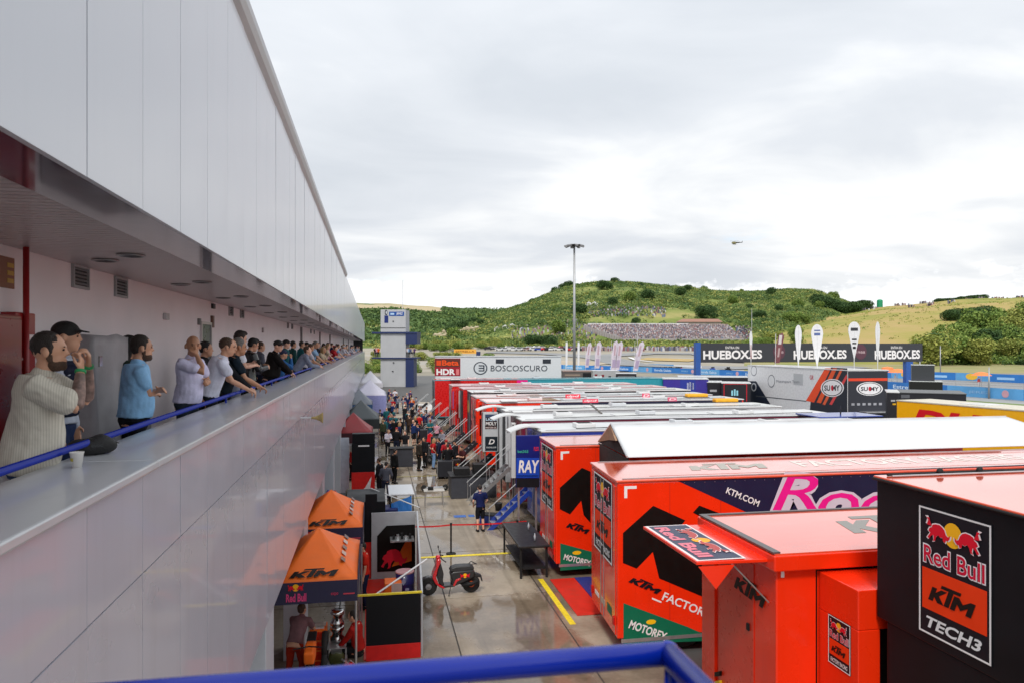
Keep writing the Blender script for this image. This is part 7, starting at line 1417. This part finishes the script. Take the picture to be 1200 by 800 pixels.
# racing bikes seen beyond the hoarding, parasols of the marshals
for i, px in enumerate((772, 779, 785, 793, 797, 835, 853)):
    p = onZ(px, 434.5); p.z = .0; p = atD(px, 205); p.z = terr(px, 205).z+.3; t = thing('racing_bike', 'tiny racing motorbike and rider on the track beyond the hoarding, %s from the left' % ['first', 'second', 'third', 'fourth', 'fifth', 'sixth', 'seventh'][i], 'motorbike', p, -YAW+PI)
    q = MB(); q.lathe([(.1, -.08), (.33, -.08), (.33, .08), (.1, .08)], (-.7, 0, .33), 12, 'Y'); q.lathe([(.1, -.08), (.33, -.08), (.33, .08), (.1, .08)], (.7, 0, .33), 12, 'Y'); q.build('wheel', M_TYRE, t)
    q = MB(); q.prism([(-.9, -.2, .5), (-.2, -.2, .35), (.5, -.2, .5), (.95, -.2, .95), (.3, -.2, .9), (-.5, -.2, 1.1)], (0, .4, 0)); q.build('fairing', [M_CHAS, M_RED, M_TB][i % 3], t, bevel=.05)
    q = MB(); q.ball((.05, 0, 1.1), .38, .22, .26, 10, 8); q.ball((-.42, 0, 1.25), .15, .14, .16, 10, 8); q.build('rider', M_CHAS, t, smooth=True)
for i, (px, py) in enumerate(((1052, 441), (1040, 437.5), (1150, 446))):
    d = 1/( (py+9-406)/F)*7; p = onZ(px, py+7); t = thing('orange_parasol', 'orange marshal parasol beside the track, %s' % ['right of two near the screen box', 'left of two near the screen box', 'alone further right'][i], 'parasol', p)
    kk = (p.x*SY+p.y*CY)/F; q = MB(); q.lathe([(11*kk if i != 1 else 7*kk, 0), (6*kk, 3.2*kk), (.1, 4.4*kk)], (0, 0, 2.0), 12); q.build('canopy', mat('parasol_orange', (.85, .22, .06), .6, var=.1), t); q = MB(); q.tube([(0, 0, 0), (0, 0, 2.1)], .05, 6); q.build('pole', M_AL, t)
    person('track marshal in %s under an orange parasol' % ['white overalls', 'pale grey overalls', 'red and white overalls'][i], (p.x-.8, p.y-.3, -.03), PI, 'stand', ['#c8c8cc', '#a0a0a8', '#c05050'][i], '#c0c0c4', voxel=.034, sleeve='long', group='track marshals')
# orange board on the left
p = terr(545, 300); t = thing('orange_board', 'orange advertising board on blue legs below the scrub hill', 'advertising board', (p.x, p.y, p.z), -YAW); kk = 300/F; q = MB(); q.box(-13*kk, 0, 1.2, 13*kk, .4, 1.2+5*kk); q.build('board', mat('board_orange', (.75, .38, .05), .5), t, fix=False); Frame(t, (-13*kk, -.01, 1.2), (1, 0, 0), (0, 0, 1)).text('ESTRELLA', 2*kk, 1.3*kk, 22*kk, 2.2*kk, vinyl('#8c5018'), .05)
q = MB(); q.box(-16*kk, .1, -1, -12*kk, .5, 2.4); q.box(13*kk, .1, -1, 18*kk, .5, 2.0); q.build('leg', M_NV, t, fix=False)
# parked cars strip (far left middle): tiny vans and tents
rr = random.Random(9); cp = [M_WHITE, M_LG, M_DG, M_TB, M_RED, M_WHITE]
def blob_vehicle():
    q = MB(); q.prism([(-2.1, -.85, .35), (2.1, -.85, .35), (2.15, -.85, .8), (1.5, -.85, .95), (.9, -.85, 1.45), (-1.2, -.85, 1.5), (-2.0, -.85, 1.0)], (0, 1.7, 0)); return q
bm_ = blob_vehicle().mesh('car_body', [M_WHITE]); q = MB(); q.prism([(1.3, -.87, .98), (.85, -.87, 1.38), (-1.1, -.87, 1.42), (-1.7, -.87, 1.02)], (0, 1.74, 0)); gm = q.mesh('car_glass', [M_GLASSD]); q = MB()
for xx in (-1.35, 1.35): q.lathe([(.1, -.9), (.33, -.9), (.33, .9), (.1, .9)], (xx, 0, .33), 12, 'Y')
wm = q.mesh('wheels', [M_TYRE])
cn = ['white', 'light grey', 'dark', 'blue', 'red', 'silver']; used_c = {}
for i in range(34):
    px = 572+i*3.3+rr.uniform(-1, 1); d = 345+rr.choice([0, 9, 18]); p = terr(px, d); ci = rr.randrange(6); lb_ = 'far %s car parked below the scrub hill, left of the grandstand' % cn[ci]
    o = bpy.data.objects.new('parked_car', bm_); link(o); o.location = (p.x, p.y, p.z+.1); o.rotation_euler = (0, 0, -YAW+rr.choice([0, PI, .4])); o.material_slots[0].link = 'OBJECT'; o.material_slots[0].material = cp[ci]
    tag(o, lb_, 'car', 'far %s cars parked below the hill' % cn[ci]); link(bpy.data.objects.new('windows', gm), o); link(bpy.data.objects.new('wheels', wm), o)
# helicopter
p = atD(862, 620); p.z = 7+121/F*620; t = thing('helicopter', 'tiny olive and dark helicopter in the sky right of the mast', 'helicopter', p, -YAW+.3); q = MB(); q.ball((-1.5, 0, 0), 2.4, 1.0, 1.1, 14, 10); q.build('cabin', mat('heli_olive', (.20, .18, .08), .4), t, smooth=True)
q = MB(); q.tube([(0, 0, .3), (6, 0, .7)], [.6, .2], 8); q.build('tail_boom', M_CHAS, t); q = MB(); q.prism([(5.6, -.05, .6), (6.6, -.05, 2.0), (6.9, -.05, 2.0), (6.5, -.05, .4)], (0, .1, 0)); q.build('fin', M_CHAS, t); q = MB(); q.box(-5.5, -.12, 1.5, 4.5, .12, 1.56); q.box(-.62, -4.8, 1.57, -.38, 4.8, 1.62); q.build('rotor', M_CHAS, t, fix=False); q = MB(); q.tube([(-.5, 0, .9), (-.5, 0, 1.6)], .12); q.build('rotor_mast', M_CHAS, t)
q = MB(); q.tube([(-3, .8, -1.5), (1, .8, -1.5)], .07); q.tube([(-3, -.8, -1.5), (1, -.8, -1.5)], .07); q.tube([(-1, .8, -1.5), (-1, .4, -.8)], .06); q.tube([(-1, -.8, -1.5), (-1, -.4, -.8)], .06); q.build('skid', M_CHAS, t)
# green tank on the grassy hill
p = terr(1031, 600); t = thing('green_tank', 'bright green cylindrical tank on the skyline of the grassy hill', 'tank', (p.x, p.y, p.z-.5)); kk = 600/F; q = MB(); q.lathe([(3.2*kk, 0), (3.2*kk, 8.5*kk), (2.6*kk, 9.5*kk), (1*kk, 10.1*kk)], (0, 0, 0), 24); q.build('shell', mat('tank_green', (.01, .25, .12), .5), t, smooth=False); q = MB(); q.lathe([(3.6*kk, 0), (3.6*kk, .8*kk)], (0, 0, 0), 24); q.build('base', mat('tank_base', (.5, .3, .28), .7), t)
# ---- grandstand slope with its crowd
CC = [mat('crowd_%d' % i, c, .8, var=0) for i, c in enumerate([(.38, .37, .40), (.10, .09, .12), (.26, .12, .13), (.55, .54, .55), (.045, .045, .06), (.34, .24, .22), (.14, .18, .28), (.20, .18, .20)])]
t = thing('grandstand', 'open grandstand packed with spectators on the hillside beyond the track', 'grandstand', atD(778, 440), -YAW); rows = 17; dd = 34; z0_ = 7+9.5/F*440; z1_ = 7+24.5/F*(440+dd); kk = 440/F; xl, xr = (690-778)*kk, (872-778)*kk
q = MB()
for r_ in range(rows):
    xa = xl+(r_ < rows)*(rows-1-r_)*.9*1.4; q.box(xa, dd*r_/rows, z0_-9, xr, dd*(r_+1)/rows-.01, z0_+(z1_-z0_)*r_/(rows-1))
q.build('terraces', mat('stand_concrete', (.34, .31, .32), .9, var=.1), t, fix=False)
q = MB(); rs_ = np.random.RandomState(4)
for r_ in range(rows):
    xa = xl+(rows-1-r_)*.9*1.4; n = int((xr-xa)/.62); z = z0_+(z1_-z0_)*r_/(rows-1)
    for i in range(n):
        if rs_.rand() < .12: continue
        x = xa+.62*i+rs_.rand()*.3; y = dd*r_/rows+.3+rs_.rand()*.9; mi = int(rs_.randint(8)); h_ = .95+.3*rs_.rand()
        q.box(x-.24, y-.15, z, x+.24, y+.15, z+h_*.75, mi); q.add([(x-.12, y-.12, z+h_*.75), (x+.12, y-.12, z+h_*.75), (x+.12, y+.12, z+h_*.75), (x-.12, y+.12, z+h_*.75), (x, y, z+h_*1.1)], [(0, 1, 4), (1, 2, 4), (2, 3, 4), (3, 0, 4)], 5)
o = q.build('spectator_crowd', CC, None, fix=False); o.location = t.location; o.rotation_euler = t.rotation_euler; tag(o, 'dense crowd of spectators filling the hillside grandstand', 'crowd', None, 'stuff')
q = MB(); q.box(xl+3, dd, z1_-.5, xr-25, dd+1, z1_+1.4); q.build('white_parapet', M_WHITE, t, fix=False)
p = terr(868, 470); 
t2 = thing('stand_hut', 'brown roofed hut above the right part of the grandstand', 'hut', atD(820, 482, z1_-2), -YAW); q = MB(); q.box(-14, 0, 0, 14, 6, 4.5); q.build('wall', mat('hut_wall', (.42, .36, .33), .8), t2, fix=False); q = MB(); q.prism([(-15, -1, 4.5), (15, -1, 4.5), (13, 3, 6.6), (-10, 3, 6.6)], (0, 5, 0)); q.build('roof', mat('hut_roof', (.30, .16, .12), .8), t2)
# loose crowd on the slopes
q = MB(); rs_ = np.random.RandomState(8)
def dot(px, d):
    p = terr(px, d); x, y, z = p; mi = int(rs_.randint(8)); w_ = .5+.4*rs_.rand(); q.box(x-w_/2, y-.3, z-.3, x+w_/2, y+.3, z+1.3+rs_.rand()*.7, mi)
for _ in range(260): dot(rs_.uniform(600, 700), rs_.uniform(425, 500))
for _ in range(260): dot(rs_.uniform(690, 780), rs_.uniform(505, 545))
for _ in range(200): dot(rs_.uniform(862, 880), rs_.uniform(440, 480))
for _ in range(420): dot(rs_.uniform(660, 850), rs_.uniform(345, 362))
tag(q.build('slope_crowd', CC, None, fix=False), 'loose spectators dotted over the slopes round the grandstand', 'crowd', None, 'stuff')
q = MB()
for px, d, n in ((1023, 600, 8), (1052, 600, 10), (1060, 590, 6), (1082, 590, 12), (1090, 560, 14), (1068, 560, 10), (1115, 560, 10), (1150, 600, 16), (1165, 600, 14), (1172, 600, 8), (1195, 610, 14), (1135, 600, 6), (1015, 600, 5)):
    for _ in range(n): dot(px+rs_.uniform(-4, 4), d+rs_.uniform(-8, 14))
tag(q.build('hilltop_crowd', [CC[4], CC[1]]+CC[2:], None, fix=False), 'scattered spectators along the skyline of the grassy hill', 'crowd', None, 'stuff')
# ---- vegetation
LG1 = leafmat('leaf_dark', (.028, .065, .022), (.075, .14, .04)); LG2 = leafmat('leaf_mid', (.07, .14, .028), (.24, .32, .07)); LG3 = leafmat('leaf_olive', (.15, .20, .04), (.38, .39, .10)); M_BARK = mat('bark', (.09, .065, .045), .9, var=.3)
def leaf_cloud(rs, n, R, size, lobes):
    cs = [(rs.uniform(-1, 1, 3)*np.array([R[0], R[1], R[2]])*.55, .45+.3*rs.rand()) for _ in range(lobes)]; vs = []; 
    L = []
    for _ in range(n):
        c, s = cs[rs.randint(lobes)]; d = rs.normal(size=3); d /= np.linalg.norm(d); p = c+d*np.array(R)*s*(.75+.3*rs.rand()); L.append(p)
    L = np.array(L); a = rs.normal(size=(n, 3)); a /= np.linalg.norm(a, axis=1)[:, None]; b = np.cross(a, rs.normal(size=(n, 3))); b /= np.linalg.norm(b, axis=1)[:, None]; s = (size*(.6+.8*rs.rand(n)))[:, None]
    V_ = np.concatenate([L-a*s, L+b*s*.7, L+a*s, L-b*s*.7], 1).reshape(-1, 3); return V_
def np_mesh(name, V_, m, k=4, mi=None):
    n = len(V_)//k; me_ = bpy.data.meshes.new(name); me_.vertices.add(len(V_)); me_.vertices.foreach_set('co', V_.astype(np.float32).ravel()); me_.loops.add(n*k); me_.loops.foreach_set('vertex_index', np.arange(n*k, dtype=np.int32)); me_.polygons.add(n); me_.polygons.foreach_set('loop_start', np.arange(0, n*k, k, dtype=np.int32))
    for x in (m if isinstance(m, list) else [m]): me_.materials.append(x)
    if mi is not None: me_.polygons.foreach_set('material_index', mi.astype(np.int32))
    me_.update(calc_edges=True); me_.validate(); return me_
SG1 = leafmat('scrub_dark', (.045, .095, .035), (.125, .20, .06), .03); SG2 = leafmat('scrub_mid', (.07, .13, .036), (.20, .27, .075), .02); SG3 = leafmat('scrub_light', (.15, .20, .045), (.40, .40, .12), .025)
rs = np.random.RandomState(21); crowns = []
for v in range(6):
    V_ = leaf_cloud(rs, 3000, (3.2, 3.2, 3.3), .25, 13); V_[:, 2] += 3.3; crowns.append(np_mesh('crown', V_, [LG1, LG2, LG3][[0, 1, 1, 2, 1, 2][v]]))
trunks = []
for v in range(3):
    q = MB(); q.tube([(0, 0, -1.5), (.1, .05, 1.5), (.2, -.1, 3.2), (.1, .1, 5)], [.28, .22, .15, .06], 8)
    for k_ in range(5): a = k_*1.3+v; q.tube([(.12, 0, 1.6+.4*k_), (.9*math.cos(a), .9*math.sin(a), 3+.35*k_), (1.9*math.cos(a), 1.9*math.sin(a), 4+.4*k_)], [.11, .07, .03], 6)
    trunks.append(q.mesh('trunk', [M_BARK], True))
kinds = ['dense dark green', 'mid green', 'spreading mid green', 'olive green', 'rounded fresh green', 'pale olive']
treeN = {}
def tree(px, d, s, v, where, zs=1.0):
    p = terr(px, d); o = thing('tree', '%s bushy tree %s' % (kinds[v], where), 'tree', (p.x, p.y, p.z-.2), rs.rand()*6.28, 'bushy trees %s' % where); c = bpy.data.objects.new('crown', crowns[v]); link(c, o); tr = bpy.data.objects.new('trunk', trunks[v % 3]); link(tr, o); o.scale = (s, s, s*zs); return o
hm = lambda px, d: ridge_h(R_MAIN, px, 900)*(1-(1-min(1, max(0, (d-410)/490)))**1.5); hg = lambda px, d: ridge_h(R_GRASS, px, 640)*(1-(1-min(1, max(0, (d-265)/375)))**1.5)
notstand = lambda px, d: not (686 < px < 876 and 425 < d < 480) and hm(px, d) > hg(px, d)*1.02
n_t = 0
for _ in range(4000):
    if n_t > 115: break
    px = rs.uniform(1066, 1290); d = rs.uniform(255, 420); ylim = 366+max(0, (1200-px))*.28 if px > 1100 else 415; p = terr(px, d); ytop = 406-(p.z+5.5-7)/d*F
    if px < 1110 and ytop < 392: continue
    lim = 424-(px-1070)*.85 if px < 1130 else 373-(px-1130)*.14
    if ytop < lim: continue
    sc_ = rs.uniform(1.0, 1.9); tree(px, d, sc_, int(rs.choice([0, 0, 1, 1, 2, 4, 4, 3, 5])), 'on the right slope, %s, %s' % ('low' if d < 300 else 'halfway up' if d < 350 else 'high up', 'left part' if px < 1120 else 'middle part' if px < 1165 else 'right part'), rs.uniform(.75, 1.0)); n_t += 1
for i in range(46):
    px_ = rs.uniform(480, 1000); d_ = rs.uniform(450, 860)
    if notstand(px_, d_) and hm(px_, d_) > 3: tree(px_, d_, rs.uniform(.9, 1.9), int(rs.choice([0, 0, 0, 1])), 'scattered in the scrub of the big hill, %s' % ('left flank' if px_ < 640 else 'above the grandstand' if px_ < 850 else 'right flank'), .75)
for i in range(8): tree(1112+i*4.8, 380+rs.rand()*8, 1.1, 0, 'in the dark clump upper left of the right slope', .8)
for i in range(22): tree(1100+i*2.5, 618+rs.rand()*14, 1.25, 0, 'in the dark clump on the skyline of the grassy hill', .62)
for i in range(6): tree(925+rs.rand()*16, 500+rs.rand()*10, 1.4, 4, 'in the green clump at the foot of the bare slope', .8)
for i in range(24): tree(955+i*2.6+rs.rand()*2, 610-i*.5+rs.rand()*20, 1.7, 0, 'in the dark wood where the scrub hill meets the grass', .7)
for px_, d_ in ((622, 405), (628, 408), (640, 404), (645, 407)): tree(px_, d_, 1.25, 0, 'left of the grandstand, round and dark', .85)
for i in range(38): tree(425+rs.rand()*150, 190+rs.rand()*110, rs.uniform(.5, .9), int(rs.choice([1, 2, 3, 4, 5, 3])), 'between the tower and the orange board, %s' % ['near', 'middle', 'far'][i % 3], .62)
for i in range(14): tree(880+rs.rand()*55, 330+rs.rand()*60, .9, int(rs.randint(1, 5)), 'behind the long banner', .7)
for i in range(26): tree(480+rs.rand()*110, 335+rs.rand()*70, rs.uniform(.6, 1.0), int(rs.choice([1, 2, 3, 4, 5])), 'below the scrub hill behind the long pale truck', .7)
# scrub cover of the hills: nobody could count it
def scrub(name, label, npts, fpx, fd, size, mats_, cond=None, per=26, sx=2.6, sz=1.5):
    P_ = []; S = []
    while len(P_) < npts:
        px = rs.uniform(*fpx); d = fd[0]+(fd[1]-fd[0])*rs.rand()**.8; 
        if cond and not cond(px, d): continue
        p = terr(px, d)
        if noise.noise(Vector((p.x*.012, p.y*.012, 3)))+.22*rs.normal() < -.12: continue
        P_.append(p[:]); S.append(.5+.9*rs.rand())
    P_ = np.array(P_); S = np.array(S); n = len(P_); d = rs.normal(size=(n, per, 3)); d /= np.linalg.norm(d, axis=2)[:, :, None]; d[:, :, 2] = np.abs(d[:, :, 2]); C = P_[:, None, :]+d*np.array([sx, sx, sz*1.6])*S[:, None, None]*(.8+.3*rs.rand(n, per, 1)); C = C.reshape(-1, 3)
    N_ = len(C); a = rs.normal(size=(N_, 3)); a /= np.linalg.norm(a, axis=1)[:, None]; b = np.cross(a, rs.normal(size=(N_, 3))); b /= np.linalg.norm(b, axis=1)[:, None]; s = size*(.6+.8*rs.rand(N_, 1)); V_ = np.concatenate([C-a*s, C+b*s, C+a*s*.6-b*s*.5], 1).reshape(-1, 3)
    mi = np.repeat(rs.choice(len(mats_), n, p=[.42, .36, .22] if len(mats_) == 3 else None), per); me_ = np_mesh(name, V_, mats_, 3, mi); return tag(link(bpy.data.objects.new(name, me_)), label, 'scrub', None, 'stuff')
scrub('hill_scrub', 'dense green scrub covering the big hill behind the grandstand', 11500, (430, 1040), (415, 920), .62, [SG1, SG2, SG3], notstand, 34, 3.4, 1.35)
scrub('low_scrub', 'low green scrub at the foot of the hill by the track', 2600, (440, 880), (385, 440), .6, [SG2, SG3, SG3], lambda px, d: not (575 < px < 705 and d < 370), 22, 2.0, 1.1)
scrub('far_scrub', 'distant dark green scrub below the pale fields on the left', 5200, (380, 640), (905, 1900), 2.6, [SG1, SG1, SG2], lambda px, d: d < 1500 or px > 520, 16, 7, 3)
scrub('grass_tufts', 'sparse tufts and low bushes on the dry grassy slope', 900, (860, 1400), (270, 630), .35, [LG3, LG3, LG2], lambda px, d: hg(px, d) > hm(px, d), 10, 1.0, .5)
scrub('slope_bushes', 'thick green bushes between the trees on the right slope', 1500, (1085, 1300), (262, 400), .42, [LG1, LG2, LG2], lambda px, d: 406-(terr(px, d).z+2-7)/d*F > (424-(px-1070)*.85 if px < 1130 else 373), 60, 2.6, 1.3)
scrub('yellow_hedge', 'yellow green hedge line below the grandstand', 1500, (655, 850), (368, 384), .5, [LG3, LG3, LG2], None, 22, 1.8, 1.0)
# sandstone cliff on the left and white tents on the hill
for i in range(14):
    p = terr(512+i*3.4, 560+rs.rand()*30); q = MB(); hh = 1.5+2.5*rs.rand(); pr_ = [(-4+8*j/6, 0, hh*(.75+.5*rs.rand()) if 0 < j < 6 else 0) for j in range(7)]; q.prism([(-4, -2, -4)]+[(a, 0, c_) for a, b__, c_ in pr_]+[(4, -2, -4)], (1.5, 7, 1)); o = q.build('rock_face', mat('sandstone', (.40, .34, .22), .95, var=.3, nscale=.3), None); o.location = p; tag(o, 'pale sandstone outcrop on the wooded slope at the left', 'rock', 'sandstone outcrops on the left slope')
for i, (px, d) in enumerate(((583, 520), (592, 520), (600, 515), (690, 560), (697, 560))):
    p = terr(px, d); q = MB(); q.prism([(-2.4, 0, 0), (2.4, 0, 0), (2.4, 0, 2), (0, 0, 3.6), (-2.4, 0, 2)], (0, 4, 0)); o = q.build('white_marquee', M_WHITE, None); o.location = p; o.rotation_euler = (0, 0, -YAW); tag(o, 'tiny white marquee on the scrub hill, %s' % ['first of three at the left', 'second of three at the left', 'third of three at the left', 'left of two above the stand', 'right of two above the stand'][i], 'tent')
# small furniture of the parapet view: fabric of the far pit lane
